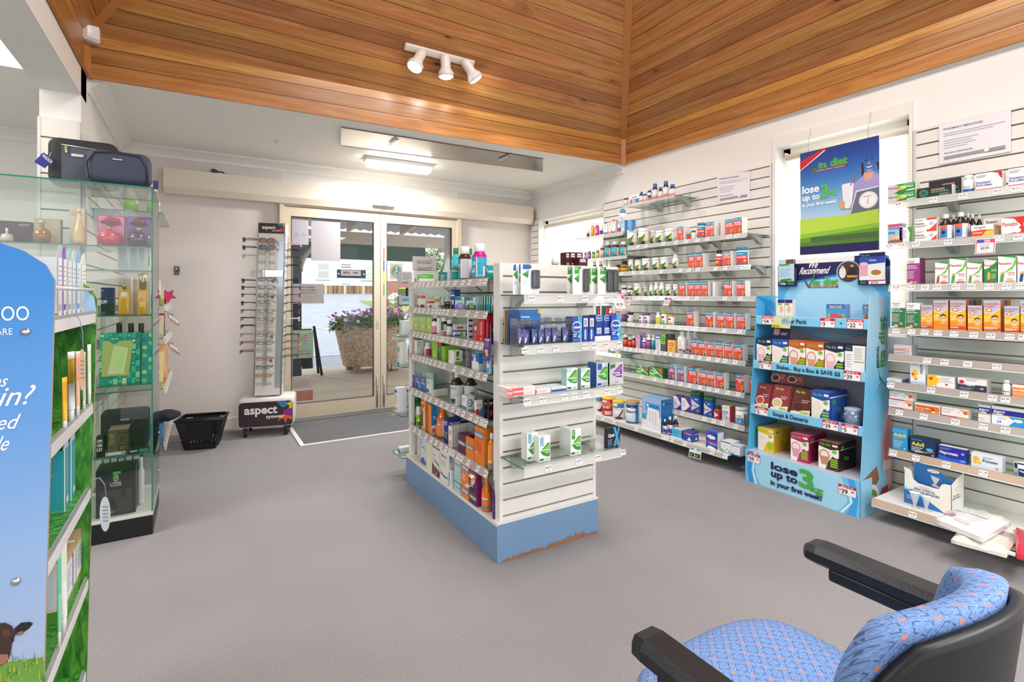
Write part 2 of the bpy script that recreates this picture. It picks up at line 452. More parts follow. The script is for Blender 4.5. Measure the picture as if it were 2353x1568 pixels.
b.box(DX0-.03,DX0+.012,YB-.1,YB+.06,0,DZ,ALU);b.box(DX1-.05,DX1,YB-.1,YB+.06,0,DZ,ALU);b.box(DX0,DX1,YB-.08,YB+.06,DZ-.02,DZ+.03,ALU)
struct(b,'trim_7')
def leaf(n,x0,x1,g0,g1,zb=.18,zt=2.035):
 y0,y1=YB-.075,YB-.035
 b=B()
 b.box(x0,g0,y0,y1,.045,DZ-.025,ALU);b.box(g1,x1,y0,y1,.045,DZ-.025,ALU);b.box(g0,g1,y0,y1,zt,DZ-.025,ALU);b.box(g0,g1,y0,y1,.045,zb,ALU)
 k=M('2a2826')
 for a in((g0,g0+.006,zb,zt),(g1-.006,g1,zb,zt),(g0,g1,zt-.006,zt),(g0,g1,zb,zb+.004)):b.box(a[0],a[1],y0-.001,y1,a[2],a[3],k)
 d=struct(b,'door_%d'%n)
 b=B();ym=(y0+y1)/2+.008;b.quad((g0,ym,zb),(g1,ym,zb),(g1,ym,zt),(g0,ym,zt),GL);b.build('pane',d)
 return d
d1=leaf(1,.705,1.652,.765,1.585);d2=leaf(2,1.658,2.552,1.722,2.49)
ST=M('b9b7b2',.3,.8)
for d,xx in((d1,1.617),(d2,1.690)):
 b=B();yy=YB-.08
 b.tube([(xx,yy-.008,.06),(xx,yy-.008,.40)],.007,ST);b.box(xx-.012,xx+.012,yy-.004,yy+.005,.1,.2,ST);b.box(xx-.012,xx+.012,yy-.004,yy+.005,.27,.40,ST);b.tube([(xx,yy-.008,.3),(xx,yy-.03,.3)],.006,ST)
 b.build('bolt',d)
b=B();b.box(1.608,1.63,YB-.079,YB-.07,.90,.98,ST);b.build('lock',d1)
b=B()
for i,c in enumerate(('e8594a','2659a8','edb440','2fa866')):b.box(1.685,1.698,YB-.077,YB-.074,1.765-.13*i-.12,1.765-.13*i,c)
b.build('colour_strip_sticker',d2)
b=B();b.box(DX0,DX1,YB-.11,YB+.05,.001,.014,M('6b655c',.5,.5));struct(b,'trim_8')
t=empty('door_operator',(1.65,YB-.07,2.15),'long beige door operator box spanning the wall above the sliding doors','door operator')
b=B();pr=[(0,2.362),(-.15,2.362),(-.15,2.205),(-.118,2.149),(0,2.149)]
b.prism(pr,lambda o,z:(-.269,YB+o,z),lambda o,z:(3.575,YB+o,z),HEADER);part(b,'cover',t)
b=B();b.rbox(1.545,1.785,YB-.185,YB-.149,2.198,2.246,.008,M('e9e7e3'));part(b,'sensor',t)
b=B();b.box(1.565,1.62,YB-.187,YB-.183,2.205,2.238,M('b9bdbf'));b.box(1.64,1.70,YB-.187,YB-.183,2.2,2.209,M('3a3836'));part(b,'sensor_lens',t)
LAMP=M('fff8f0',.4,em=15.)
t=empty('batten_light',(1.665,4.85,2.56),'white fluorescent batten light on the flat ceiling before the sliding doors','ceiling light')
b=B();T_b=MX.Rotation(-.03,3,'Z');C_b=V((1.665,4.855,0));Tb=lambda p:C_b+T_b@V((p.x,p.y,0))+V((0,0,p.z))
b.rbox(-.335,.335,-.075,.075,2.525,2.559,.006,M('ece9e4',.4),T=Tb);part(b,'housing',t)
b=B();b.rbox(-.31,.31,-.062,.062,2.475,2.527,.018,LAMP,T=Tb);part(b,'diffuser',t)
q=[onz(*p,2.556)for p in((783,292),(783,333),(1248,394),(1248,365))]
met=M('8f8888',.2,.9,noise=.15)
t=empty('metal_strip',(q[0]+q[2])/2,'long galvanised metal strip under the timber edge above the doors','metal strip')
b=B();up=V((0,0,-.003));b.hexa([q[0]+up*2,q[3]+up*2,q[2]+up*2,q[1]+up*2,q[0],q[3],q[2],q[1]],met);part(b,'strip',t)
b=B();W_=M('f2efea',.45)
for a,c in((q[1],q[2]),(q[2],q[3]),(q[1],q[0])):
 b.tube([a+up*1.5,c+up*1.5],.006,W_,4)
part(b,'edge_bead',t)
for px,py in((906,322),(1161,360)):
 p=onz(px,py,2.548);b=B();b.box(p.x-.012,p.x+.012,p.y-.1,p.y+.12,2.535,2.54,M('b9babb',.38,.3));b.box(p.x-.012,p.x+.012,p.y-.105,p.y-.1,2.5,2.54,M('b9babb',.38,.3))if False else None;b.lathe([(.009,-.004),(.009,.0)],M('666'),(p.x,p.y-.07,2.534),10);part(b,'hanger',t)
from mathutils.geometry import intersect_ray_tri
nS=V((0,-s2,-s2))
def slope(px,py,off=.0):
 o=V((0,0,EYE));p=intersect_ray_tri(bl1,br1,br2,ray(px,py),o,True)or intersect_ray_tri(bl1,br2,bl2,ray(px,py),o,True)
 return p+nS*off
A_,Z_=slope(928,104),slope(1088,146)
t=empty('spot_bar',(A_+Z_)/2,'white three-lamp spotlight bar on the timber slope above the doors','spotlight')
b=B();dr=(Z_-A_).normalized();sd=dr.cross(nS);Lb=(Z_-A_).length;f_=lambda u,v,w:A_+dr*u+sd*v+nS*w
b.rbox(0,Lb,-.028,.028,.002,.026,.012,M('e6e1d8',.35),T=lambda p:f_(p.x,p.y,p.z));part(b,'bar',t)
SPOT=M('fdfaff',.4,em=40.)
for i,(hx,hy,dx,dy)in enumerate(((962,118,942,131),(1018,128,1012,157),(1066,140,1084,169))):
 p0=slope(hx,hy,.06);p1=slope(dx,dy,.15);d=(p1-p0).normalized()
 Q=d.to_track_quat('Z','Y').to_matrix();T=lambda p,p0=p0,Q=Q:p0+Q@V(p)
 b=B();b.lathe([(.0,-.04),(.028,-.03),(.037,-.01),(.037,.065),(.042,.075),(.058,.1),(.058,.125),(.053,.128)],M('ece7df',.35),T=T,n=20);b.tube([slope(hx,hy,.02),p0],.012,M('e4dfd6',.35),8)
 part(b,'lamp_head',t)
 b=B();b.lathe([(.0,.126),(.052,.1265),(.052,.128),(.036,.139),(0,.143)],SPOT,T=T,n=20);part(b,'bulb',t)
 l=bpy.data.lights.new('spot_beam','SPOT');l.energy=34;l.spot_size=1.6;l.spot_blend=.7;l.shadow_soft_size=.05;l.color=(1,.98,.97)
 o=bpy.data.objects.new('spot_beam',l);COL.objects.link(o);o.location=T(V((0,0,.15)));o.rotation_euler=(-d).to_track_quat('Z','Y').to_euler()
p=ony(204,70,3.925);b=B()
t=empty('motion_sensor',p,'white motion sensor high in the timber corner at the left','motion sensor')
R_=MX.Rotation(.55,3,'Z');T=lambda v:p+R_@V(v)
b=B();b.rbox(-.046,.046,-.04,.025,-.072,.072,.014,M('e9e4ea',.4),T=T);part(b,'housing',t)
b=B();b.rbox(-.034,.034,-.05,-.036,-.06,.028,.008,M('f4f2f6',.25),T=T);part(b,'lens',t)
t=empty('ceiling_light',(-1.25,3.3,2.55),'bright square ceiling light in the side room beyond the beam','ceiling light')
b=B();b.box(-1.66,-.84,2.7,3.96,2.548,2.558,M('f2efe6',.4));part(b,'frame',t)
b=B();b.box(-1.64,-.86,2.72,3.94,2.54,2.549,M('fff6dc',.4,em=1.6));part(b,'diffuser',t)
t=empty('wall_switch',ony(406,622,YB),'small dark-buttoned switch plate on the beige wall left of the eyewear stand','switch')
a,c=ony(400,632,YB-.001),ony(412,612,YB-.001)
b=B();b.rbox(a.x,c.x,YB-.012,YB-.001,a.z,c.z,.003,M('5f7686',.4));part(b,'plate',t)
b=B();
for i in range(4):b.box(a.x+.012+(i%2)*.018,a.x+.024+(i%2)*.018,YB-.015,YB-.012,c.z-.03-(i//2)*.022,c.z-.016-(i//2)*.022,'1c2a34' if i else 'e9e4c0')
part(b,'button',t)
a=ony(486,393,YB-.02);b=B();b.lathe([(.02,0),(.022,.03),(.01,.05)],M('4a4a4e',.5),T=lambda v:a+V((v.z*1.,-v.y,v.x)),n=14);b.tube([a+V((.05,0,0)),a+V((.09,0,.0)),a+V((.12,0,-.03)),a+V((.125,.01,-.06))],.006,M('3a3a3e',.5),6)
b.build('power_plug',loc=a,label='dark plug and short cord above the beige door box',cat='plug')
b=B();c=onz(638,326,2.558);b.lathe([(.03,-.004),(.03,0)],M('e9e6e0',.5),c,16);b.lathe([(.018,-.005),(.018,0)],M('d9d6d0',.5),c,16)
b.build('ceiling_rose',loc=c,label='small round white cap plate on the flat ceiling',cat='ceiling rose')
def conc_mat():
 m,nt,b=newmat('worn_concrete');tc=N(nt,'ShaderNodeTexCoord');n1=N(nt,'ShaderNodeTexNoise',i_Scale=1.5,i_Detail=6.);n2=N(nt,'ShaderNodeTexNoise',i_Scale=40.,i_Detail=3.)
 for n in(n1,n2):nt.links.new(tc.outputs['Object'],n.inputs['Vector'])
 o=mix(nt,.3,ramp(nt,n1.outputs[0],[(.3,'bda893'),(.7,'d2bda6')]),ramp(nt,n2.outputs[0],[(.3,'a8937e'),(.7,'d9c6b0')]));nt.links.new(o,b.inputs['Base Color']);b.inputs['Roughness'].default_value=.85;return m
CONC=conc_mat();ROAD=carpet_mat('grey_asphalt','94939a','b9b8be',25.,.2)
b=B();b.box(-6,14,YB+.14,9.5,-.2,-.015,CONC);struct(b,'path')
b=B();dk=M('6a5a4c',.9)
for x0,y0,x1,y1 in((1.1,9.5,2.9,5.7),(-3,7.0,12,7.0)):
 d=V((x1-x0,y1-y0,0)).normalized();s_=V((-d.y,d.x,0))*.006;p,q=V((x0,y0,-.0145)),V((x1,y1,-.0145));b.quad(p-s_,q-s_,q+s_,p+s_,dk)
struct(b,'path_joint')
b=B();b.box(-8,20,9.5,9.65,-.3,-.02,M('b9b3a8',.8));struct(b,'kerb')
zr_=lambda y:-.14+1.45*(max(0,y-9.65)/14.5)
b=B();n=8
for i in range(n):
 y0,y1=9.65+14.8*i/n,9.65+14.8*(i+1)/n;b.quad((-12,y0,zr_(y0)),(26,y0,zr_(y0)),(26,y1,zr_(y1)),(-12,y1,zr_(y1)),ROAD)
struct(b,'road')
b=B();wl=M('e9e8e6',.7)
def rl(x0,y0,x1,y1,w=.05):
 p,q=V((x0,y0,zr_(y0)+.006)),V((x1,y1,zr_(y1)+.006));d=(q-p).normalized();s_=V((-d.y,d.x,0))*w;b.quad(p-s_,q-s_,q+s_,p+s_,wl)
rl(-4,11.1,2.55,11.1);rl(2.4,15.5,3.9,12.4);rl(4.6,15.6,12,15.6)
struct(b,'road_marking')
BGE=M('d8cabc',.6);GRB=M('4f6a5e',.6,noise=.05);VY=8.35
def beam(name,x0,x1,y0,y1,z0,z1,m,look,cat):
 b=B();b.box(x0,x1,y0,y1,z0,z1,m);return b.build(name,loc=((x0+x1)/2,(y0+y1)/2,z0),label=look,cat=cat)
beam('verandah_beam',-4,9,VY-.04,VY+.04,2.075,2.27,BGE,'beige timber beam along the street edge of the verandah','beam')
beam('fascia_board',-.2,3.32,VY-.02,VY+.02,1.83,2.07,GRB,'dark green board hanging under the beige verandah beam','board')
for i,x in enumerate((-.6,.27,1.14,2.01,2.88,3.75,4.6)):
 b=B();f=lambda y:2.27+(VY-y)*.09
 b.hexa([(x-.03,YB+.16,f(YB+.16)),(x+.03,YB+.16,f(YB+.16)),(x+.03,VY-.05,f(VY)),(x-.03,VY-.05,f(VY)),(x-.03,YB+.16,f(YB+.16)+.13),(x+.03,YB+.16,f(YB+.16)+.13),(x+.03,VY-.05,f(VY)+.13),(x-.03,VY-.05,f(VY)+.13)],M('e3d8cf',.6))
 b.build('rafter',loc=(x,7,2.6),label=f'pale verandah rafter, {ORD[i+1]} along the roof from the house-corner end',cat='rafter',group='verandah rafters')
b=B();SHT=M('b5aead',.45,.35,noise=.1);xs=[-4+i*.038 for i in range(343)]
for i in range(len(xs)-1):
 z0,z1=.014*math.sin(i*2*PI/2/1.0*.5*2/2),.014*math.sin((i+1)*2*PI/2/1.0*.5*2/2)
 f=lambda y:2.42+(VY-y)*.09
 b.add([(xs[i],YB+.14,f(YB+.14)+z0),(xs[i+1],YB+.14,f(YB+.14)+z1),(xs[i+1],VY+.5,f(VY+.5)+z1),(xs[i],VY+.5,f(VY+.5)+z0)],[(0,1,2,3)],SHT,True)
b.build('verandah_roof',loc=(0,7,2.7),label='corrugated metal sheeting over the verandah',cat='roof')
def post(x,y,w,z1,m,look):
 t=empty('verandah_post',(x,y,-.015),look,'post');b=B();z1=min(z1,2.4);b.box(x-w/2,x+w/2,y-w/2,y+w/2,-.015,z1,m);part(b,'shaft',t);return t
PD=M('3c3d42',.5,noise=.1)
tp=post(1.235,8.22,.12,2.06,PD,'dark verandah post left of the planter')
b=B();b.tube([(1.24+.06+.42*(1-math.cos(a)),VY,1.62+.44*math.sin(a))for a in[k*PI/16 for k in range(9)]],.045,BGE,8);part(b,'curved_bracket',tp)
post(2.66,5.86,.11,2.72,M('f1efec',.5),'white post just outside the right-hand door')
tp=post(4.05,8.22,.12,2.06,BGE,'beige verandah post beyond the right-hand door')
b=B();b.tube([(4.0-.42*(1-math.cos(a)),VY,1.62+.44*math.sin(a))for a in[k*PI/16 for k in range(9)]],.045,BGE,8);part(b,'curved_bracket',tp)
q=onz(716,862,-.015);t=empty('sandwich_board',q,'dark A-frame sandwich board standing beside the verandah post','sign')
for dy,ry in((-.14,.16),(.14,-.16)):
 b=B();T2=lambda p:q+V((p.x,dy+p.z*ry*-1 if False else dy-math.copysign(.19,dy)*p.z,p.z));b.box(-.02,.02,-.012,.012,0,.78,M('26262a',.5),T=lambda p:T2(p)+V((.13-p.z*.12,0,0)));b.box(-.16,.0,-.008,.008,.12,.74,M('4a4a50',.5,noise=.3),T=T2);part(b,'board',t)
def agg_mat():
 m,nt,b=newmat('exposed_aggregate');tc=N(nt,'ShaderNodeTexCoord');vo=N(nt,'ShaderNodeTexVoronoi');vo.inputs['Scale'].default_value=45.;nt.links.new(tc.outputs['Object'],vo.inputs['Vector'])
 sp=N(nt,'ShaderNodeSeparateColor');nt.links.new(vo.outputs['Color'],sp.inputs[0]);nt.links.new(ramp(nt,sp.outputs[0],[(.0,'9c8468'),(.3,'b59a7e'),(.7,'c6ad92'),(1.,'dac8ae')]),b.inputs['Base Color']);b.inputs['Roughness'].default_value=.85;return m
pc=V((2.52,8.72,-.015));t=empty('flower_planter',pc,'large oval pebble-finish planter full of petunias on the footpath','planter')
b=B();b.lathe([(.46,.1),(.47,.12),(.60,.74),(.62,.76),(.62,.78),(.57,.78),(.56,.72),(0,.7)],agg_mat(),pc,40,sx=1.05,sy=.7);part(b,'pot',t)
for dx in(-.33,.3):
 b=B();b.box(pc.x+dx-.05,pc.x+dx+.05,pc.y-.3,pc.y-.2,-.015,.1,M('8a7d70',.8));b.box(pc.x+dx-.05,pc.x+dx+.05,pc.y+.2,pc.y+.3,-.015,.1,M('8a7d70',.8));part(b,'foot',t)
random.seed(21)
def tuft(b,n,cx,cy,z0,rx,ry,h,ms,s0,s1,droop=.0):
 for _ in range(n):
  a=random.uniform(0,2*PI);r=math.sqrt(random.random());x,y=cx+rx*r*math.cos(a),cy+ry*r*math.sin(a);z=z0+h*random.random()*(1-.6*r*r)-droop*max(0,r-.82)*2*random.random()
  s_=random.uniform(s0,s1);d=V((random.uniform(-1,1),random.uniform(-1,1),random.uniform(-.2,1))).normalized();e=d.orthogonal().normalized()*s_*.5;d=d*s_;p=V((x,y,z))
  b.add([p,p+d*.5+e,p+d,p+d*.5-e],[(0,1,2,3)],random.choice(ms))
b=B();tuft(b,1500,pc.x,pc.y,.74,.70,.48,.22,[M('4a6a2c',.6),M('5f8238',.6),M('3a5524',.6),M('7a9a4a',.6)],.03,.075,.35);part(b,'foliage',t)
b=B()
for _ in range(190):
 a=random.uniform(0,2*PI);r=random.random()**.5;x,y=pc.x+.74*r*math.cos(a),pc.y+.5*r*math.sin(a);z=.8+.2*random.random()*(1-.5*r*r)+.05-.22*max(0,r-.85)*random.random()*4
 if x>pc.x+.1:z+=.1*random.random()
 c=random.choice(['f4f2f4']*4+['e8a0c8','d84a9a','c23a86','b98ad8','a06ac8','f0c8dc']if x<pc.x else['f4f2f4']*2+['b98ad8','c23a86','e07ab0','9a5ac0','d8b0e0','e8a0c8']);s_=random.uniform(.024,.042)
 up=V((random.uniform(-.6,.6),random.uniform(-1,0),random.uniform(.2,1))).normalized();e1=up.orthogonal().normalized();e2=up.cross(e1);p=V((x,y,z));n=10
 b.add([p-up*s_*.5]+[p+(e1*math.cos(k*2*PI/n)+e2*math.sin(k*2*PI/n))*s_*(1 if k%2 else .82)for k in range(n)],[(0,1+k,1+(k+1)%n)for k in range(n)],M(c,.6),False)
part(b,'blossoms',t)
HY0=25.;hb=1.72
def wb_mat():
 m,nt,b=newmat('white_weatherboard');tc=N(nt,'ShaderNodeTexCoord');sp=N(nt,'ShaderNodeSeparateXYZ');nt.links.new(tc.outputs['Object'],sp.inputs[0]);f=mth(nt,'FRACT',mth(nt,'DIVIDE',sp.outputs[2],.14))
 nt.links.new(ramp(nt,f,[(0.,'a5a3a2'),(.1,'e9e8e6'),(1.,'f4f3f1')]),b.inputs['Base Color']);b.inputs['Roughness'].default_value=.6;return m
t=empty('weatherboard_house',(6.2,HY0+3,hb),'white weatherboard house across the street behind a paling fence','house')
b=B();b.box(4.0,9.6,HY0,HY0+6,hb-.3,4.0,wb_mat());part(b,'wall',t)
b=B();b.add([(3.6,HY0-.4,3.95),(10,HY0-.4,3.95),(10,HY0+6.4,3.95),(3.6,HY0+6.4,3.95),(6,HY0+3,5.6),(8,HY0+3,5.6)],[(0,1,5,4),(1,2,5),(2,3,4,5),(3,0,4)],M('d8d5d4',.5,.2));b.box(3.55,10.05,HY0-.42,HY0-.36,3.85,4.0,M('9a6a58',.6));part(b,'roof',t)
def hwin(x0,x1,z0,z1,pane):
 b=B();w=M('f6f5f3',.5);b.box(x0-.1,x1+.1,HY0-.06,HY0,z0-.1,z1+.1,w);f=part(b,'window',t)
 b=B();b.box(x0,x1,HY0-.075,HY0-.06,z0,z1,pane);b.box(x0,x1,HY0-.085,HY0-.075,(z0+z1)/2-.03,(z0+z1)/2+.03,w);c=part(b,'pane',t)
hp=lambda px,py:ony(px,py,HY0)
for x0,y0,x1,y1,k in((731,638,755,607,'b9b8b4'),(784,615,805,608,'6a6a6c'),(834,640,858,611,'c9d0b8'),(784,655,805,645,'b5ccd8')):
 a,c=hp(x0,y0),hp(x1,y1);hwin(a.x,c.x,a.z,c.z,M(k,.2,noise=.1))
t=empty('paling_fence',(4,24.4,1.3),'weathered brown paling wall at the far side of the street','fence')
def pal_mat():
 m,nt,b=newmat('weathered_palings');tc=N(nt,'ShaderNodeTexCoord');mp=N(nt,'ShaderNodeMapping');mp.inputs['Scale'].default_value=(9,9,.6);nt.links.new(tc.outputs['Object'],mp.inputs[0]);nz=N(nt,'ShaderNodeTexNoise',i_Scale=1.,i_Detail=4.);nt.links.new(mp.outputs[0],nz.inputs['Vector'])
 nt.links.new(ramp(nt,nz.outputs[0],[(.35,'4a3526'),(.5,'8a6a4a'),(.65,'b08a60')]),b.inputs['Base Color']);b.inputs['Roughness'].default_value=.85;return m
b=B();b.box(-4,7.35,24.42,24.5,1.2,1.72,pal_mat());part(b,'palings',t)
for x in(4.9,5.75,6.6):
 b=B();b.box(x-.05,x+.05,24.36,24.42,1.2,1.72,M('c9bda8',.7));part(b,'post',t)
def brick_mat():
 m,nt,b=newmat('red_brick');tc=N(nt,'ShaderNodeTexCoord');mp=N(nt,'ShaderNodeMapping');mp.inputs['Rotation'].default_value=(PI/2,0,0);nt.links.new(tc.outputs['Object'],mp.inputs[0]);br=N(nt,'ShaderNodeTexBrick',i_Scale=4.2);nt.links.new(mp.outputs[0],br.inputs['Vector'])
 br.inputs['Color1'].default_value=lin('94584a');br.inputs['Color2'].default_value=lin('a86a58');br.inputs['Mortar'].default_value=lin('b09a8c');nt.links.new(br.outputs[0],b.inputs['Base Color']);b.inputs['Roughness'].default_value=.85;return m
b=B();b.box(7.5,16,23.6,23.8,1.0,1.95,brick_mat());b.build('brick_wall',loc=(11,23.7,1.0),label='low red brick wall across the street right of the house',cat='wall')
for i,(px,lid,n)in enumerate(((927,'d8c22a','yellow'),(939,'b8322a','red'))):
 p=ony(px,680,21.5);b=B();b.box(p.x-.16,p.x+.16,21.4,21.7,1.05,1.55,M('4a5a4c',.5));o=b.build('wheelie_bin',loc=(p.x,21.5,1.05),label=f'grey-green wheelie bin with {n} lid across the street',cat='bin');b=B();b.box(p.x-.17,p.x+.17,21.38,21.72,1.55,1.6,M(lid,.5));ch_=b.build('lid',o);ch_.matrix_parent_inverse=MX.Translation(-o.location)
b=B();b.box(5.6,22,17.5,21.3,.4,1.06,M('b9c07a',.9,noise=.1));b.build('verge',loc=(9,19,.4),kind='structure')
p=ony(903,690,17.4);b=B();tuft(b,260,p.x,17.4,1.0,.4,.3,.3,[M('e9e6c8',.7),M('f2f0e4',.7),M('8a9a5a',.7)],.08,.14);b.build('shrub',loc=(p.x,17.4,1.0),label='white-flowering low shrub on the verge across the street',cat='shrub')
b=B();p=ony(890,690,17.2);b.lathe([(.05,0),(.05,.55),(0,.57)],M('9a7458',.8),(p.x,17.2,.9),10);b.build('bollard',loc=(p.x,17.2,.9),label='short timber bollard on the verge beside the shrub',cat='bollard')
LFM=[M('56703a',.7),M('6f8a4a',.7),M('44592c',.7),M('8fa066',.7)]
def tree(px,pytop,pybot,y,rpx,look,n=700):
 c=ony(px,(pytop+pybot)/2,y);r=rpx/FOCAL*y;h=abs(ony(px,pytop,y).z-ony(px,pybot,y).z)/2
 t=empty('tree',(c.x,y,1.3),look,'tree');b=B()
 for _ in range(n):
  d=V((random.gauss(0,1),random.gauss(0,1),random.gauss(0,1))).normalized()*random.uniform(.55,1.);p=c+V((d.x*r,d.y*r,d.z*h));s_=random.uniform(.12,.26)*r;d=V((random.uniform(-1,1),random.uniform(-1,1),random.uniform(-1,1))).normalized();e=d.orthogonal().normalized()*s_*.5;d=d*s_
  b.add([p,p+d*.5+e,p+d,p+d*.5-e],[(0,1,2,3)],random.choice(LFM))
 part(b,'crown',t);b=B();b.lathe([(.22,0),(.16,max(.5,c.z-1.2))],M('6a5644',.9),(c.x,y,1.2),10);part(b,'trunk',t)
tree(955,575,640,40,55,'green tree beyond the brick wall across the street');tree(1000,565,660,34,30,'green tree at the far right of the street view');tree(705,540,585,42,28,'green tree behind the left corner of the white house');tree(905,590,640,46,30,'distant green tree between the house and the brick wall')
b=B();b.box(-30,50,24.5,60,.5,1.25,M('9aa26a',.9,noise=.1));b.build('ground',loc=(0,40,.5),kind='structure')
GY=YB-.05
def glasspaper(x0,y0,x1,y1,look,m,dsl='',flip=(),name='paper_notice',cat='notice',yy=GY,th=.0012):
 a,c=ony(x0,y1,yy),ony(x1,y0,yy);w,h=c.x-a.x,c.z-a.z
 b=B();b.box(a.x,c.x,yy-th,yy,a.z,c.z,m)
 fm=lambda u,v,e:(a.x+u,yy-th-e,a.z+v);draw(b,fm,w,h,dsl)
 for t_,u,v,tw,thh,col in flip:b.text(t_,lambda x,y:(c.x-u*w-x,yy-th-.002,a.z+v*h+y),0,0,tw*w,thh*h,M(col),bold=.01)
 return b.build(name,loc=((a.x+c.x)/2,yy,a.z),label=look,cat=cat)
GP1=M('a5a1a6',.6)
glasspaper(669,499,709,561,'pale grey notice at the top left corner of the left door glass',M('a9a6ae',.6),'c .3 .35 .12 9d99a2;c .72 .35 .1 9d99a2')
glasspaper(715,507,782,599,'large grey notice near the top of the left door glass',M('a39fa4',.6))
glasspaper(673,653,744,698,'grey card with mirrored opening-hours text on the left door glass',M('938c8c',.6),'c .04 .06 .02 444;c .96 .06 .02 444',[('COMPOUNDING',.26,.8,.5,.07,'6a6464'),('COMMUNITY CARE',.22,.66,.55,.07,'6a6464'),('LAST TRY BUTTONS',.25,.52,.5,.07,'6a6464'),('pharmacy',.42,.36,.18,.04,'7a7474'),('please enquire within',.26,.28,.5,.04,'7a7474')])
FLW=';'.join(f'c {cx} {cy} .09 {k};c {cx} {cy} .035 d8b45a' for cx,cy,k in((.38,.72,'9a5a50'),(.62,.76,'9a4a4a'),(.62,.56,'5a7aa8'),(.36,.5,'8a9a6a')))
glasspaper(672,758,720,825,'green flower poster with mirrored lawn-care text on the left door glass',M('7f9484',.6),FLW,[('My Lawn Lady',.1,.87,.8,.08,'b9c4b4'),('Garden Services',.2,.25,.6,.05,'5f7264'),('0499 796 229',.12,.12,.76,.07,'5a6c5e')],'poster','poster')
glasspaper(671,862,719,895,'grey photo card low on the left door glass',M('a59c98',.6,noise=.3),'e .5 .4 .4 .3 9a908a;l b9b0a8 .1 .9 .8 1 .1 .05')
glasspaper(671,896,719,924,'brick-red card of small print at the bottom of the left door glass',M('9a5f50',.6),'l b5806a .08 .88 .85 8 .11 .04')
glasspaper(896,606,925,642,'round green wheelchair access sticker on the right door glass',M('9a948c',.6),'c .5 .52 .45 4a6a5c;c .5 .52 .4 9a948c;c .5 .52 .36 4a6a5c;c .5 .72 .06 b9b4ac;r .47 .45 .53 .66 b9b4ac;r .47 .44 .68 .49 b9b4ac;c .5 .38 .16 b9b4ac;c .5 .38 .11 4a6a5c',name='sticker',cat='sticker')
glasspaper(948,591,1003,622,'grey card with mirrored National Diabetes heading on the right door glass',M('827c7c',.6),'',[('National',.22,.5,.6,.3,'5f5a5a'),('Diabetes',.22,.02,.6,.3,'5f5a5a')])
glasspaper(950,623,1006,646,'lighter grey card under the mirrored heading on the right door glass',M('9a9595',.6),'l 8a8585 .1 .8 .7 4 .18 .05')
t=empty('hours_plate',ony(806,630,GY-.02),'navy sign plate with a grey open and closed slider on the left door glass','door sign')
def pb(n,x0,y0,x1,y1,yy,th,m,dsl='',fl=()):
 a,c=ony(x0,y1,yy),ony(x1,y0,yy);b=B();b.box(a.x,c.x,yy-th,yy,a.z,c.z,m);draw(b,lambda u,v,e:(a.x+u,yy-th-e,a.z+v),c.x-a.x,c.z-a.z,dsl)
 for t_,u,v,tw,thh,col in fl:b.text(t_,lambda x,y:(c.x-u*(c.x-a.x)-x,yy-th-.002,a.z+v*(c.z-a.z)+y),0,0,tw*(c.x-a.x),thh*(c.z-a.z),M(col),bold=.02)
 part(b,n,t)
pb('plate',774,621,840,639,GY-.002,.003,M('1f2c4a',.4),'c .06 .5 .025 e9e9ea;c .94 .5 .025 e9e9ea')
pb('slider',783,622,829,634,GY-.006,.004,M('8f8a88',.5),'',[('OPEN',.12,.45,.26,.3,'3a3838'),('CLOSED',.55,.45,.34,.3,'3a3838')])
for y0,y1,n,d in((625,650,'upper','r .0 .0 .25 1 7a7884;r .3 0 1 .06 222;l 6a6668 .35 .8 .55 4 .16 .04'),(681,703,'lower','r 0 0 1 .1 222;r 0 .0 .06 1 222;r .3 .5 1 .8 3a7a98;r .3 .2 1 .4 8aa0ac')):
 glasspaper(913,y0,946,y1,f'{n} grey leaflet holder fixed to the right door glass',M('8a8684',.4),d,name='leaflet_holder',cat='leaflet holder',th=.02)
SLAT=M('e9e6e0',.38,noise=.012);GROOVE=M('8d8578',.35,.55);GLEDGE=M('4f7a70',.12);SHG=glassmat('eef6f2',gl=1.2)
STRIP=softclear('e6e6e2',.38,.2);STRIPW=M('e4e2dc',.35);STEEL=M('b9babb',.38,.3);TICK=M('f6f5f1',.5)
def slatwall(name,O,U,L,W,z0,z1,label,g0=2.137,pitch=.075,edge=True,group=None,ez=None):
 """slatted panel: boards with open metal-lined grooves; O is the lower corner on the face side, W points into the wall"""
 O,U,W=V(O),V(U),V(W)
 P=lambda u,w,z:O+U*u+W*w+V((0,0,z))
 t=empty(name,P(L/2,.01,z0),label,'wall panel',group)
 def bx(b,u0,u1,w0,w1,a,c,m):b.box(u0,u1,w0,w1,a,c,m,T=lambda p:P(p.x,p.y,p.z))
 b=B();bx(b,0,L,.012,.018,z0,z1,GROOVE);part(b,'groove_lining',t)
 b=B();zs=[]
 k=math.ceil((z0-g0)/pitch)
 z=g0+k*pitch
 lo=z0
 while z<z1-.01:
  if z-.004>lo:bx(b,0,L,0,.012,lo,z-.0045,SLAT)
  lo=z+.0045;z+=pitch
 bx(b,0,L,0,.012,lo,z1,SLAT);part(b,'board_face',t)
 if edge:
  b=B();c=M('dfdfdd',.35,.2)
  for u in(-.014,L):bx(b,u,u+.014,-.002,.018,z0,z1,c)
  part(b,'edge_trim',t)
 return t
ZN=[0,0,1.]
def zone(x0,y0,s):ZN[:]=[x0,y0,s]
def zp(x,y):return ZN[0]+x/ZN[2],ZN[1]+y/ZN[2]
def zr(x0,y0,x1,W):zone(x0,y0,W/(x1-x0))
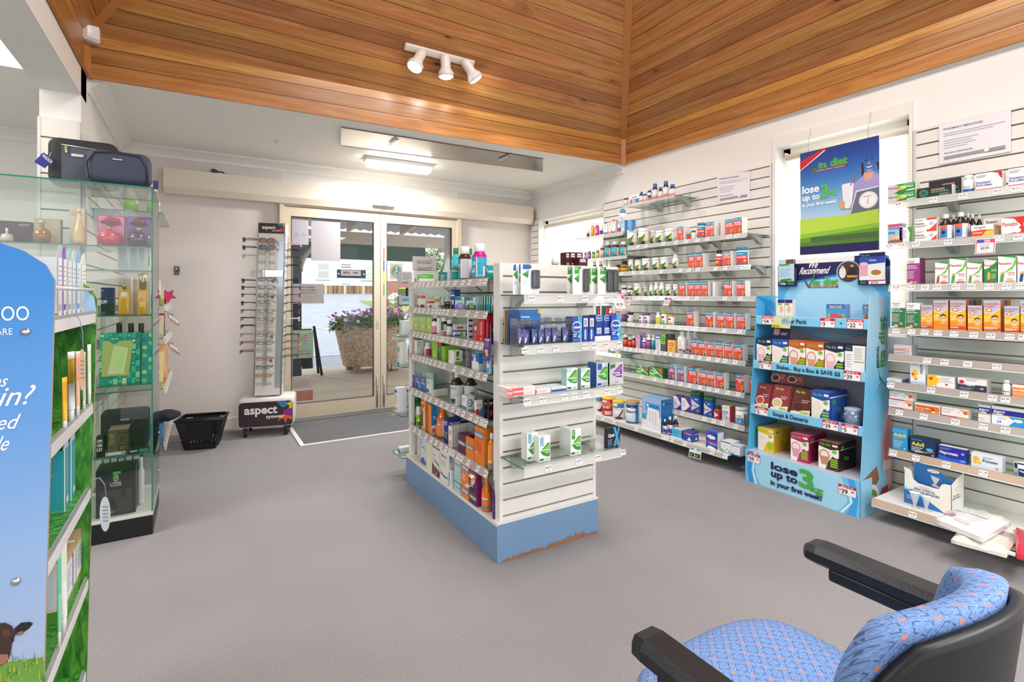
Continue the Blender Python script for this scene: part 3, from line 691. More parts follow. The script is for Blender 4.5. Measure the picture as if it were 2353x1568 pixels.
class Shelf:
 def __init__(s,O,U,W,L,D,phrase,group):
  s.O,s.U,s.W,s.L,s.D=V(O),V(U),V(W),L,D
  s.phrase,s.group=phrase,group;s.items=[];s.z=s.O.z;s.rz=math.atan2(s.U.y,s.U.x);s.root=None
 def P(s,u,w,z=0):return s.O+s.U*u+s.W*w+V((0,0,z))
 def hit(s,px,py,w):
  r=ray(px,py);d=(w+s.O.x*s.W.x+s.O.y*s.W.y)/(r.x*s.W.x+r.y*s.W.y)
  p=V((r.x*d,r.y*d,EYE+r.z*d));return(p-s.O).dot(s.U),p.z
 def bx(s,b,u0,u1,w0,w1,a,c,m):b.box(u0,u1,w0,w1,a,c,m,T=lambda p:s.P(p.x,p.y,p.z))
 def furnish(s,label,glass=True,lip=.034,slant=.012,brackets=(),tickets=(),strip=None,price=None,tz=None,name='glass_shelf',lipu=None,ends=None):
  t=s.root=empty(name,s.P(s.L/2,s.D/2,0),label,'shelf',s.group and 'glass shelves')
  b=B();th=.006
  if glass:
   s.bx(b,0,s.L,.002,s.D-.003,-th,0,SHG)
   for a in((0,s.L,.0,.002),(0,s.L,s.D-.003,s.D-.001),(-.0015,0,0,s.D-.001),(s.L,s.L+.0015,0,s.D-.001)):s.bx(b,*a,-th,0,GLEDGE)
  else:s.bx(b,0,s.L,0,s.D-.001,-.014,0,M('e8e5df',.4))
  part(b,'glass_panel' if glass else 'shelf_board',t)
  u0,u1=lipu or(0,s.L)
  if lip:
   b=B();f=lambda u,q:s.P(u,-.003-slant*q,.004-(lip+.004)*q)
   g=lambda u,q:s.P(u,-.0005-slant*q,.004-(lip+.004)*q)
   m=strip or STRIP
   b.hexa([f(u0,1),f(u1,1),g(u1,1),g(u0,1),f(u0,0),f(u1,0),g(u1,0),g(u0,0)],m)
   b.hexa([f(u0,1.06),f(u1,1.06),g(u1,1.06),g(u0,1.06),f(u0,.97),f(u1,.97),g(u1,.97),g(u0,.97)],M('f3f3f1',.25))
   part(b,'ticket_strip',t)
  for u in brackets:
   b=B();D=min(s.D,.23)
   out=[(s.D-.002,-th),(s.D-D*.62,-th),(s.D-D*.5,-.013),(s.D-D*.34,-.028),(s.D-D*.22,-.045),(s.D-D*.15,-.06),(s.D-.002,-.062)]
   b.prism(out,lambda w,z:s.P(u-.016,w,z),lambda w,z:s.P(u+.016,w,z),STEEL);part(b,'bracket',t)
  for i,tk in enumerate(tickets):
   s.ticket(tk,lip,slant,price[i]if price and i<len(price)else None)
  return t
 def ticket(s,px,lip=.034,slant=.012,price=None,w=.034,h=.026):
  x,y=zp(px,0);u,_=s.hit(x,HZN,-.008)
  if u<-.03 or u>s.L+.03:return
  b=B();fm=lambda a,c,e:s.P(u-w/2+a,-.0045-slant*(1-(c-(h-.028))/max(lip,.028))*1.-e,.0-lip+.004+c)
  q=lambda a,c,e=0:fm(a,c,e)
  b.hexa([q(0,0,.001),q(w,0,.001),q(w,0,0),q(0,0,0),q(0,h,.001),q(w,h,.001),q(w,h,0),q(0,h,0)],TICK)
  e=.0015
  if price:b.text(price,lambda a,c:fm(a,c,e),w*.08,h*.5,w*.84,h*.34,M('222222'),bold=.02)
  else:b.quad(fm(w*.12,h*.5,e),fm(w*.8,h*.5,e),fm(w*.8,h*.74,e),fm(w*.12,h*.74,e),M('8f8c8c'))
  b.quad(fm(w*.3,h*.2,e),fm(w*.8,h*.2,e),fm(w*.8,h*.32,e),fm(w*.3,h*.32,e),M('a5a2a2'))
  part(b,'price_ticket',s.root)
 def place(s,o,look,u):
  s.items.append((u,look,o));return o
 def measure(s,xl,xr,yt,w,yb=None,round_=False):
  (a,t),(c,_)=zp(xl,yt),zp(xr,yt)
  ul,ur=s.hit(a,t,w)[0],s.hit(c,t,w)[0]
  if round_:
   R=.02;um=(a+c)/2
   ra,rc=ray(a,HZN),ray(c,HZN);th=abs(math.atan2(ra.x,ra.y)-math.atan2(rc.x,rc.y))/2
   for _ in range(4):
    u0=s.hit(um,HZN,w+R)[0];p=s.P(u0,w+R);R=math.hypot(p.x,p.y)*math.sin(th)
   ul,ur=u0-R,u0+R;ww=w+R
  else:ww=w
  um=(a+c)/2
  z1=s.hit(um,t,ww)[1]
  z0=0. if yb is None else s.hit(um,zp(0,yb)[1],ww)[1]-s.z
  return ul,ur,z0,z1-s.z
 def box(s,xl,xr,yt,d,look,base,dsl='',side=None,top=None,name='carton',cat='carton',yb=None,w=.012,sd='',h=None,yaw=0.,back=None,z0=None,xs=None):
  ul,ur,zb,h1=s.measure(xl,xr,yt,w,yb)
  if z0 is not None:zb=z0
  if xs is not None:
   r=ray(zp(xs,0)[0],HZN);o0=s.P(ur,0);dd=(o0.x*s.U.x+o0.y*s.U.y)/(r.x*s.U.x+r.y*s.U.y);d=max(.015,r.x*dd*s.W.x+r.y*dd*s.W.y-(s.O.x*s.W.x+s.O.y*s.W.y)-w)
  hh=h if h else max(.008,h1-zb);W_=max(.008,ur-ul-.002)
  b=B();b.box(-W_/2,W_/2,0,d,0,hh,base,side=side,top=top,back=back)
  if dsl:draw(b,flat(W_),W_,hh,dsl)
  if sd:draw(b,lambda u,v,e:(W_/2+e,u,v),d,hh,sd)
  u=(ul+ur)/2
  o=b.build(name,loc=s.P(u,w,zb+.0006),rz=s.rz+yaw,local=True,cat=cat)
  s.place(o,look,u);o['hh']=hh;s.last=(zb+hh,u,w)
  return o
 def jar(s,xl,xr,yt,look,body,cap,lab='',kind='tub',name='tub',cat='tub',w=.012,yb=None,band=None,capr=None,ring=None,clear=None,sx=1.):
  ul,ur,zb,h=s.measure(xl,xr,yt,w,yb,True);h-=zb
  R=(ur-ul)/2-.0006;u=(ul+ur)/2
  c=(0,R,0);b=B()
  K={'tub':(.985,.80,.985,.80,1.0,.05,.74),'pill':(1,.66,.70,.77,.74,.05,.62),'bottle':(1,.60,.36,.82,.42,.05,.56),'tall':(1,.72,.42,.84,.46,.06,.68),'can':(.97,.90,.97,.90,1.0,.03,.88),'talc':(1,.70,.62,.80,.60,.05,.64),'flat':(1,.62,.9,.7,.95,.08,.58)}[kind]
  r0,zs,r1,zn,rc,l0,l1=K
  mb=clear or M(body,.3)
  b.lathe([(R*.9*r0,0),(R*r0,h*.03),(R*r0,h*zs),(R*(r0*.35+r1*.65),h*(zs+(zn-zs)*.6)),(R*r1,h*zn),(R*r1,h*(zn+.01))],mb,c)
  o=b.build(name,loc=s.P(u,w,zb+.0006),rz=s.rz,local=True,cat=cat)
  b=B();z0=h*zn;mc=M(cap,.35)
  b.lathe([(R*rc*.97,z0+.001),(R*rc,z0+h*.012),(R*rc,h*.985),(R*rc*.94,h)],mc,c)
  if ring:b.lathe([(R*rc*1.01,z0+.001),(R*rc*1.01,z0+h*.025)],M(ring),c)
  b.build('lid' if kind in('tub','can','flat')else 'cap',o)
  if lab or band:
   b=B();lo,hi=h*l0,h*l1
   if band:b.lathe([(R*r0+.0004,lo),(R*r0+.0004,hi)],M(band,.4),c)
   Wd=2.2*R;pc=s.P(u,w+R);cv=V((-pc.x,-pc.y,0));a0=.72*math.atan2(cv.dot(s.U),-cv.dot(s.W));f=curl(Wd,R*r0+.0005,a0);dy=R*(1-r0)
   if lab:draw(b,lambda uu,v,e:(lambda q:(q[0],q[1]+dy,lo+q[2]))(f(uu,v,e)),Wd,hi-lo,lab,sub=14)
   if b.f:b.build('label',o)
  s.place(o,look,u);return o
 def pump(s,*a,**k):return s.jar(*a,**k)
 def finish(s,side='from the door'):
  """every item gets a label of its own: by look, else by its order among those like it"""
  from collections import Counter
  n=Counter(l for _,l,_ in s.items);seen=Counter()
  for u,l,o in sorted(s.items,key=lambda i:(i[0],i[2].location.z)):
   if n[l]>1:
    seen[l]+=1;k=seen[l]
    o['label']=f"{ORD[k]} {l} {side}, {s.phrase}"
   else:o['label']=f"{l} on the {s.phrase}"
   if s.group:o['group']=s.group
   if 'hh' in o:del o['hh']
XM=dict(U=(0,-1,0),W=(1,0,0));YM=dict(U=(1,0,0),W=(0,1,0))
def shelf_x(xf,xb,ynear,yfar,z,phrase,group):return Shelf((xf,yfar,z),XM['U'],XM['W'],yfar-ynear,xb-xf,phrase,group)
def shelf_y(yf,yb,x0,x1,z,phrase,group):return Shelf((x0,yf,z),YM['U'],YM['W'],x1-x0,yb-yf,phrase,group)
XS=3.612
slatwall('slatwall_panel',(XS,4.086,.06),(0,-1,0),1.825,(1,0,0),0,2.17,'wide white slatted panel behind the vitamin shelves between the two windows',g0=2.137-.06)
slatwall('slatwall_panel',(XS,1.35,.03),(0,-1,0),1.9,(1,0,0),0,2.20,'white slatted panel behind the painkiller shelves right of the diet poster',g0=2.137-.03)
slatwall('slatwall_panel',(XS,2.244,.03),(0,-1,0),.875,(1,0,0),0,.86,'low white slatted panel under the window behind the diet stand',g0=2.137-.03,edge=False)
slatwall('slatwall_panel',(XS,5.46,.06),(0,-1,0),.145,(1,0,0),0,2.17,'narrow white slatted panel in the corner beside the sliding doors',g0=2.137-.06)
slatwall('slatwall_panel',(XS,5.30,.06),(0,-1,0),1.20,(1,0,0),0,.83,'low white slatted panel under the corner window',g0=2.137-.06,edge=False)
GX0,GX1,GY0,GY1=1.2,1.785,2.085,3.32
g=empty('gondola',((GX0+GX1)/2,(GY0+GY1)/2,0),'white double-sided shop gondola with a chipped blue plinth standing mid-floor','gondola')
b=B();BLUE=M('7596bb',.42,noise=.03)
b.box(GX0-.015,GX1+.012,GY0-.004,GY1,.001,.178,BLUE);part(b,'plinth',g,'blue laminate plinth with a chipped lower edge')
b=B();random.seed(3)
CHK=[0]
def chip(xa,xb,zmx):
 CHK[0]+=.0004
 n=26;ps=[]
 for i in range(n+1):
  x=xa+(xb-xa)*i/n;z=zmx*(.35+.65*random.random())*min(1,6*i/n,6*(n-i)/n)
  ps.append((x,z))
 b.poly([(x,GY0-.0052-CHK[0],.001)for x,z in ps[::-1]]+[(x,GY0-.0052-CHK[0],z+.002)for x,z in ps],M('9a6a4a',.9,noise=.2))
chip(GX0+.0,GX0+.28,.017);chip(GX0+.26,GX0+.40,.022);chip(GX0+.37,GX0+.53,.033);chip(GX0+.5,GX1+.01,.014)
part(b,'chipped_edge',g,'bare brown chipboard along the chipped plinth edge')
b=B();b.box(GX0-.015,GX1+.012,GY0-.005,GY1,.178,.186,M('e9e6e0',.4));b.box(GX0-.016,GX0-.0145,GY0-.0045,GY1,.17,.186,M('e9e6e0'));part(b,'deck',g)
b=B();EP=M('eceae5',.38)
b.box(GX0,GX0+.018,GY0,GY0+.06,.187,1.405,EP);b.box(GX1-.018,GX1,GY0,GY0+.06,.187,1.405,EP);b.box(GX0+.018,GX1-.018,GY0+.012,GY0+.03,.187,1.40,GROOVE)
part(b,'end_frame',g)
b=B();z=.286-.0755;lo=.187
while z<1.39:
 if z-.0045>lo:b.box(GX0+.018,GX1-.018,GY0+.002,GY0+.012,lo,z-.0045,SLAT)
 lo=z+.0045;z+=.0755
b.box(GX0+.018,GX1-.018,GY0+.002,GY0+.012,lo,1.405,SLAT);part(b,'end_slat_panel',g)
b=B();b.box(1.492,1.508,GY0+.06,GY1-.06,.187,1.36,M('e4e3de',.4));part(b,'spine_panel',g)
b=B()
for k in range(15):
 z=.286+.0755*k
 for x in(1.4905,1.5085):b.box(x-.0012,x+.0012,GY0+.06,GY1-.06,z-.0045,z+.0045,M('55504a',.5))
part(b,'spine_groove',g)
b=B();b.box(GX0+.02,GX1-.02,GY1-.03,GY1-.012,.187,1.36,M('e4e6e2',.4));b.box(GX0+.005,GX0+.025,GY1-.05,GY1,.187,1.36,EP);part(b,'far_end_panel',g)
GL_Z=[1.335,1.173,1.018,.868,.643,.40]
GS=[]
for i,z in enumerate(GL_Z):
 ph=f"{ORD[i+1]} gondola side shelf"
 s=shelf_x(GX0,1.486,2.19,3.285,z,ph,'goods on the '+ph);GS.append(s)
zone(0,0,1)
TG=[[956,965,974,985,996,1006,1018,1031,1047,1065,1080,1104,1116],[955,965,974,985,996,1004,1012,1020,1030,1048,1076,1096,1117],[953,961,970,979,988,998,1006,1014,1020,1029,1042,1052,1070,1084,1097,1108],[951,958,966,974,982,991,1001,1012,1022,1046,1065,1084,1100,1116],[948,958,968,980,990,1004,1016,1029,1042,1054,1066,1083,1097,1108,1117],[945,954,966,980,993,1003,1015,1026,1035,1042,1054,1062,1077,1099,1118]]
for i,s in enumerate(GS):
 s.furnish(f"{ORD[i+1]} glass shelf down the long left side of the gondola",brackets=(.08,.55,1.0),tickets=TG[i],strip=softclear('cfc8c4',.62,.25))
base=shelf_x(GX0-.012,1.49,2.15,3.30,.1865,'gondola base deck','goods on the gondola base deck')
base.root=g
EZ=[1.255,1.030,.806,.497]
ES=[]
for i,z in enumerate(EZ):
 ph=f"{ORD[i+1]} gondola end shelf"
 s=shelf_y(1.885,GY0-.003,1.205,1.775,z,ph,'goods on the '+ph);ES.append(s)
TE=[([1222,1288,1345,1395],['$36.49','$36.49','$40.99','$40.99']),([1207,1243,1278,1345,1366,1392,1424],['$26.49']*7),([1211,1247,1298,1320,1347,1396,1425],['$40.99','$40.99','$18.49','$18.49','$47.49','$26.99','$26.99']),([1260,1331,1374,1432],['$44.99','$18.99','$18.99','$20.99'])]
for i,s in enumerate(ES):
 s.furnish(f"{ORD[i+1]} glass shelf down the near end of the gondola",brackets=(.07,.47),tickets=TE[i][0],price=TE[i][1],lip=.036,slant=.004)
for i,z in enumerate((.975,.77,.44,.16)):
 s=Shelf((1.66,3.53,z),(-1,0,0),(0,-1,0),.5,.205,'far end shelf','far end shelves');s.furnish(f"{ORD[i+1]} glass shelf down the far end of the gondola facing the doors",brackets=(.1,.4))
 GS.append(s)
XF=3.36
def caruso(a,c='',red='e23b3d',w1=.11,w2=.1):
 return f"r 0 0 1 1 {red};r 0 .8 1 1 1f93b4;t fff .07 .865 .62 .07 Caruso's;p fff .83 .83 .92 .83 .9 .95 .85 .95;T fff .5 .655 .86 {w1} {a};"+(f"T fff .5 .535 .86 {w2} {c};" if c else '')+"r .05 .465 .95 .478 f2a53f;l f39a94 .07 .4 .4 6 .055 .018;e .74 .27 .2 .125 f3a93c;e .74 .27 .1 .04 7a4a20;r 0 0 1 .055 2a8fb0;p 1c2348 .7 .055 1 .055 1 .19;p fff .7 .055 .78 .055 .86 .13 .82 .14"
CS=dict(side='eeedec',top='cf5a55')
POT="p 2f7a35 0 .02 .74 .02 .74 .95 .45 .66 0 .56;p e6c23c .5 .3 .74 .3 .74 .95;p 1d2140 .3 .02 .74 .02 .74 .3 .5 .3;l e8efe0 .06 .46 .3 4 .09 .035;l 9a9a98 .05 .82 .35 2 .08 .03;r .84 .05 .93 .3 c99a3a"
def vshelf(k,yn,yf,z,label,ph,br,tk,xf=XF,**kw):
 s=shelf_x(xf,XS-.002,yn,yf,z,ph,'goods on the '+ph)
 s.furnish(label,brackets=br,tickets=tk,**kw);return s
zone(0,0,1)
V0=vshelf(0,2.926,3.55,2.085,'short glass shelf highest on the vitamin wall','top vitamin shelf',(.25,.56),[],lip=.02)
V1=vshelf(1,2.27,3.471,1.702,'second glass shelf down the vitamin wall','second vitamin shelf',(.35,.66,.78,1.14),[1466,1485,1525,1554,1578,1603,1626,1676,1694],lip=.03)
V2=vshelf(2,2.24,3.64,1.47,'third glass shelf down the vitamin wall','third vitamin shelf',(.38,.54,.93,1.05,1.34),[1429,1456,1476,1520,1564,1584,1604,1645,1667,1708],lip=.03)
V3=vshelf(3,2.2,3.62,1.243,'fourth glass shelf down the vitamin wall','fourth vitamin shelf',(.4,.52,.96,1.1,1.35),[1468,1488,1509,1550,1580,1602,1666,1702],lip=.03)
V4=vshelf(4,2.28,4.05,1.003,'fifth glass shelf down the vitamin wall','fifth vitamin shelf',(.3,.9,1.3),[1446,1455,1475,1489,1510,1520,1537,1546,1566,1579,1600,1619,1665,1700],lip=.03)
V5=vshelf(5,2.28,3.62,0.776,'sixth glass shelf down the vitamin wall','sixth vitamin shelf',(.3,.9,1.25),[1438,1449,1463,1472,1480,1490,1508,1519,1529,1541,1557,1576,1591,1608,1629,1649,1667,1690],lip=.03)
V6=vshelf(6,2.29,3.62,0.544,'seventh glass shelf down the vitamin wall','seventh vitamin shelf',(.3,.9),[1475,1505,1533,1545,1565,1585,1609,1630,1648,1673,1697],lip=.03)
V7=vshelf(7,2.29,2.965,0.308,'short glass shelf above the bottom of the vitamin wall','eighth vitamin shelf',(.1,.5),[1549,1567,1620,1641,1661,1692],lip=.032)
V8=vshelf(8,2.31,3.95,0.128,'deep white bottom shelf of the vitamin wall','bottom vitamin shelf',(),[1386,1412,1463,1525,1533,1545,1574,1637,1667,1685],xf=3.2,glass=False,lip=.036)
U1=vshelf(9,3.53,4.25,1.845,'upper glass shelf across the corner window','upper corner-window shelf',(.58,),[1339,1346,1354,1365,1373,1386],lip=.028)
U2=vshelf(10,3.48,4.35,1.622,'middle glass shelf across the corner window','middle corner-window shelf',(.7,),[1357,1365,1376],lip=.028)
U3=vshelf(11,3.68,4.35,1.44,'lower glass shelf across the corner window','lower corner-window shelf',(.5,),[],lip=.028)
U4=vshelf(12,3.56,4.1,.70,'small glass shelf low beside the gondola end','small lower shelf by the gondola',(.4,),[1418],lip=.03,strip=M('efefed',.3))
U5=vshelf(13,3.57,4.1,.545,'empty glass shelf low beside the gondola end','empty shelf',(.4,),[],lip=.0)
zone(1420,400,9.8);s=V0
WL="l 8a8790 .2 .8 .5 3 .12 .05;r 0 0 1 .24 ea6f6a"
s.jar(130,238,505,'brown bottle with white cap and grey label','3a1a12','f2f0ec','l 777 .2 .7 .5 3 .2 .06','pill','bottle','bottle',band='dcdde2')
s.box(250,472,478,.05,'white and blue carton with orange end','f4f2ee','p d9561e 0 0 .2 0 .2 .8 .02 .1;r .2 0 1 .55 2f6b96;r .3 .68 .85 .82 8a8f9a;l fff .3 .4 .4 3 .13 .05')
for a in((487,572,405,0),(905,1012,300,0),(768,903,225,1),(1012,1150,165,1),(1160,1300,237,0)):
 s.jar(a[0],a[1],a[2],'brown pill bottle with bright blue cap','3a1712','1e7cc4',WL,'pill','pill_bottle','pill bottle',band='e9e4e6')
s.jar(573,655,405,'squat brown bottle with white cap','3a1712','efece8',WL,'pill','pill_bottle','pill bottle',band='d9dade',w=.03)
s.jar(662,765,310,'brown bottle with white cap, blue label','3a1712','e9e6e4','r 0 0 1 .2 d8403a;r .1 .3 .9 .7 2a5a92','pill','pill_bottle','pill bottle',band='f0eef0',w=.03)
s=V1
for a in((200,440,1262),(450,700,1235),(722,838,1275),(842,1040,1283),(1048,1298,1245)):
 s.jar(*a,'white supplement tub with green-yellow label','f1f0ee','f4f3f1',POT,'tub','supplement_tub','tub',w=.02 if a[0]!=722 else .12)
s.box(1325,1478,1190,.075,'red carton with teal band reading EXIT PAIN','eeedec',caruso('EXIT','PAIN'),**CS)
s.jar(1540,1655,1300,'small red tub with yellow lid','efefef','e8cf2a','r 0 0 1 1 d83a3a;r 0 .6 1 1 1f7f9d','tub','supplement_tub','tub')
s.jar(1655,1755,1280,'small white tub with dark teal lid','e9e9ea','1c6f80','l 999 .1 .8 .8 6 .12 .04','tub','supplement_tub','tub',w=.03)
zone(1580,480,9.8)
BR="r 0 .72 1 1 1f93b4;t fff .2 .8 .4 .1 Caruso's;r 0 .12 1 .72 dd3a3c;t fff .12 .52 .7 .12 {};l f09a90 .12 .42 .4 4 .08 .03;c .72 .3 .1 f0a63c;r 0 0 1 .12 3c6ea0"
s.jar(216,420,325,'red supplement tub with teal lid','f4f3f2','1f86a8',BR.format('GLUCOSAMINE'),'tub','supplement_tub','tub')
s.box(424,597,300,.09,'red carton with teal band reading ARTHRITIS FIGHTER','eeedec',caruso('ARTHRITIS','FIGHTER'),**CS)
s.box(722,838,305,.09,'red carton edge-on with blank side','eeedec','r 0 0 .1 1 c8383c;r .1 0 1 1 e6e5e3',w=.06,**CS)
for a in((846,1033,243),(1038,1225,203)):s.box(*a,.066,'red carton reading SUPER CURCUMIN','eeedec',caruso('SUPER','CURCUMIN'),**CS)
s=V2;zone(1180,420,5.2267)
s.jar(1228,1290,985,'brown jar with mustard label, dark lid','4a2a14','50301a','l 333 .2 .6 .5 2 .2 .1','pill','pill_bottle','pill bottle',band='e6b02c')
s.jar(1292,1376,940,'tall brown jar with mustard label','4a2a14','3a2010','r .1 .6 .9 .85 1c1a18;l fff .2 .75 .5 1 .2 .06','pill','pill_bottle','pill bottle',band='e6b02c')
zone(1420,540,9.8)
for a in((232,352,560),(378,525,573),(540,740,535),(765,945,525),(957,1150,510)):
 s.jar(*a,'white tub with green label','efeeec','f3f2f0',POT,'tub','supplement_tub','tub',w=.02)
s.jar(1220,1376,450,'white squeeze bottle with green label','efeeec','f3f2f0',POT,'talc','supplement_bottle','bottle',w=.02)
for a in((1582,1742,425),(1752,1910,413)):s.box(*a,.08,'red carton reading KING KRILL','eeedec',caruso('KING','KRILL'),**CS)
zone(1580,480,9.8)
s.jar(632,795,930,'red-label white bottle with black cap','f3f2f0','1c1a1a','r 0 0 1 1 dd3a3c;t fff .1 .7 .8 .12 OMEGA;e .3 .4 .2 .1 f0d27a;r 0 0 1 .08 222','pill','supplement_bottle','bottle')
s.box(800,970,950,.09,'red carton with teal band reading MSM','eeedec',caruso('MSM','MAX 1500',w1=.16),**CS)
s.jar(1090,1388,868,'large red tub with teal lid','f4f3f2','1f86a8',BR.format('COLLAGEN'),'tub','supplement_tub','tub')
s=V3;zone(1360,640,9.8)
s.jar(555,655,235,'small brown bottle with mauve label','2c1414','d9d5d2','l fff .1 .7 .6 2 .3 .1','pill','pill_bottle','pill bottle',band='b989ae')
s.jar(662,805,160,'brown bottle with pink label','2c1414','eeeceb','l d889b0 .1 .8 .7 5 .16 .1','pill','pill_bottle','pill bottle',band='ecd0da')
s.jar(806,928,172,'brown bottle with white lid, green label','2c1414','f0efee',POT,'pill','pill_bottle','pill bottle',band='f1f0ee',w=.03)
for a in((946,1126,122,.02),(1170,1280,205,.08),(1660,1802,135,.02),(1826,1945,135,.02)):
 s.jar(*a[:3],'white pot with green label','efeeec','f3f2f0',POT,'tub','supplement_tub','tub',w=a[3])
for a in((1290,1392,140),(1396,1505,88),(1512,1642,88)):
 s.jar(*a,'white bottle with green label','efeeec','f3f2f0',POT,'talc','supplement_bottle','bottle',w=.02)
zone(1540,620,8.709)
for a in((168,312,248),(352,490,248)):s.box(*a,.064,'red carton reading FLUID AWAY','eeedec',caruso('FLUID','AWAY'),**CS)
s.box(493,612,246,.064,'red carton reading CRAMP AWAY','eeedec',caruso('CRAMP','AWAY'),**CS)
s.box(615,760,238,.064,'red carton reading VEINS CLEAR','eeedec',caruso('VEINS','CLEAR'),**CS)
s.box(835,895,240,.08,'narrow pale carton beside the red cartons','e9e8e6','r 0 0 .15 1 555',w=.02)
for a in((1066,1240,230),(1327,1500,222)):s.box(*a,.064,'red carton reading MEGA B COMPLEX','eeedec',caruso('MEGA B','COMPLEX'),**CS)
s=V4;zone(1360,640,9.8)
TJ="r 0 .2 1 .95 1f5a66;p d84a44 .5 .3 .8 .4 .85 .9 .55 .8;r 0 .2 .12 .95 e88f8a"
for a in((90,200,490),(205,470,478)):s.jar(*a,'white tub with dark teal wrap','f0efed','e9e6e0',TJ,'tub','protein_tub','tub',w=.02 if a[0]>100 else .05)
for a in((385,478,670),(482,545,690)):s.jar(*a,'small white bottle with magenta label','f3f2f2','f3f2f2','l e8b0d8 .1 .7 .4 3 .2 .08','talc','pill_bottle','pill bottle',band='9c2f7c',w=.012 if a[0]<400 else .08)
s.jar(662,803,750,'white jar with purple label','f0efee','efeeec','l e0b0d8 .1 .7 .6 4 .2 .08','tub','supplement_tub','tub',band='8c3a84')
s.jar(803,940,778,'white jar with black lid','e6e5e5','1b1b1d','r .0 .6 .35 .95 3a1d24;r .1 0 .4 .12 8a2a3a;l 888 .5 .8 .4 8 .09 .03','tub','supplement_tub','tub')
for a,c,n in(((1068,1172,793),'8e909c','grey'),((1178,1322,793),'7a3f9c','purple'),((1565,1715,745),'9ccb2e','lime'),((1715,1868,818),'ee9a2a','orange')):
 q={'grey':'9a9a9e','purple':'8a5aa8','lime':'7ac23c','orange':'eec23a'}[n]
 s.jar(*a,f'white jar with {n} lid','efeeee',c,f'r 0 .65 .5 .85 5a1f2a;l 777 .05 .55 .5 2 .12 .06;p {q} .05 .1 .5 .1 .6 .4 .3 .45;r .2 .0 .7 .07 7a2a30','tub','supplement_tub','tub')
s.jar(1435,1555,768,'tall white bottle with yellow label','f2f1ee','f2f1ee','r .1 .05 .8 .95 d9d23a;l 5a5a20 .2 .8 .4 4 .18 .06','talc','supplement_bottle','bottle')
zone(1540,620,8.709)
s.box(326,470,830,.064,'red carton reading SLEEP MORE','eeedec',caruso('SLEEP','MORE'),**CS)
s.box(701,860,842,.064,'red carton reading ANXIETY AID','eeedec',caruso('ANXIETY','AID'),**CS)
for a in((930,1090,858),(1106,1280,865)):s.box(*a,.064,'red carton reading STRESS CLEAR','eeedec',caruso('STRESS','CLEAR'),**CS)
s.box(1330,1500,872,.064,'red carton reading MEMORY RECALL','eeedec',caruso('MEMORY','RECALL'),**CS)
s=V5;zone(1360,640,9.8)
for a in((702,820,1272),(816,908,1340),(905,992,1290)):s.jar(*a,'brown bottle with red-orange label','2a1210','f2f0ee','l f6b0a0 .1 .7 .6 4 .2 .1','pill','pill_bottle','pill bottle',band='e04a30')
s.box(992,1083,1292,.03,'tall lilac carton','dcb0da','l 7a3a80 .1 .9 .7 3 .06 .02;l b58ac0 .1 .6 .8 7 .07 .02',sd='',side='6a78b8')
s.box(1056,1166,1212,.02,'pink carton behind the lilac one','d9a0d0','e .5 .75 .35 .12 8a6ab0;r .3 .68 .7 .74 fff',w=.06)
for a,k in(((1134,1226,1340),'c06ab0'),((1230,1345,1262),'a5559a')):s.jar(*a,'white-capped bottle with violet label','f2f0f2','f4f3f2','l f0d0ec .1 .8 .6 6 .15 .06;r 0 .85 1 1 4a2050','talc','supplement_bottle','bottle',band=k)
s.jar(1350,1430,1266,'slim white bottle with teal label','f2f0f2','f4f3f2','l bfe8ee .1 .7 .6 5 .15 .06','talc','supplement_bottle','bottle',band='1f8fa0')
s.box(1432,1550,1260,.05,'white carton with blue corner','dfe3ee','r 0 .7 1 1 4a86b8;r .05 .78 .9 .85 fff;l e08a6a .1 .6 .7 1 .1 .03;l 8a9ab8 .2 .45 .5 4 .1 .03',side='57585a')
for a in((1556,1660,1262,.012),(1665,1766,1258,.06)):s.box(*a[:3],.06,'lime and grey carton','5c5d5e','p 8cc63a 0 .42 .95 .42 1 1 0 1;e .5 .7 .4 .2 5aa82c',w=a[3])
s.box(1702,1862,1396,.05,'squat pale orange carton','f2bf6c','r .12 .5 .88 .8 ef7d33;t fff .2 .6 .6 .08 VIT C;l 9a6a2a .25 .35 .5 3 .1 .03',side='e8ac54',xs=1920)
zone(1540,620,8.709)
for a,w in(((145,325,1243),.012),((304,440,1240),.07),((432,570,1236),.13)):
 s.jar(*a,'white pump-neck bottle','eeeef0','f3f3f4','l 5a3a60 .3 .9 .25 5 .12 .05;e .45 .16 .25 .1 b06a58;p 1c2348 .6 0 .9 0 .9 .22','tall','supplement_bottle','bottle',w=w)
zone(1540,780,7.4667)
for a,t in(((352,476,5),('CRANBERRY','50,000')),((480,606,20),('SUPER','ECHINACEA')),((622,758,36),("MEN'S",'SUPER MULTI')),((770,906,46),('PROSTATE','EZE MAX')),((926,1070,65),('PROSTATE','EZE MAX')),((1090,1240,80),('LIVER','DETOX'))):
 s.box(*a,.064,'red carton reading '+' '.join(t).replace(' MULTI',''),'eeedec',caruso(*t),**CS)
s=V6;zone(1350,780,7.4667)
GB="r 0 0 1 1 2f9a3e;p 7ac83a 0 0 .7 0 .3 .3 0 .35;p fff 0 .55 .25 .75 .6 .42 .25 .3 0 .4 0 .46 .25 .4 .5 .45 .25 .63 0 .62;p fff .25 1 .33 1 .7 .45 1 .2 1 .13 .62 .43;p e6534a .72 .55 1 .55 1 .95 .72 .95"
s.box(838,1044,462,.09,'long green carton with white swirls','2f9a3e',GB,top='bfc8bd',side='1f5a2a')
s.box(1056,1290,490,.06,'nearer green carton with white swirls','2f9a3e',GB,top='2a6a34',side='1f5a2a',w=.004)
s.box(1392,1502,440,.08,'purple carton reading URO','eeedec',caruso('URO','DEFENCE','8a2c86'),side='eeedec')
zone(1540,780,7.4667)
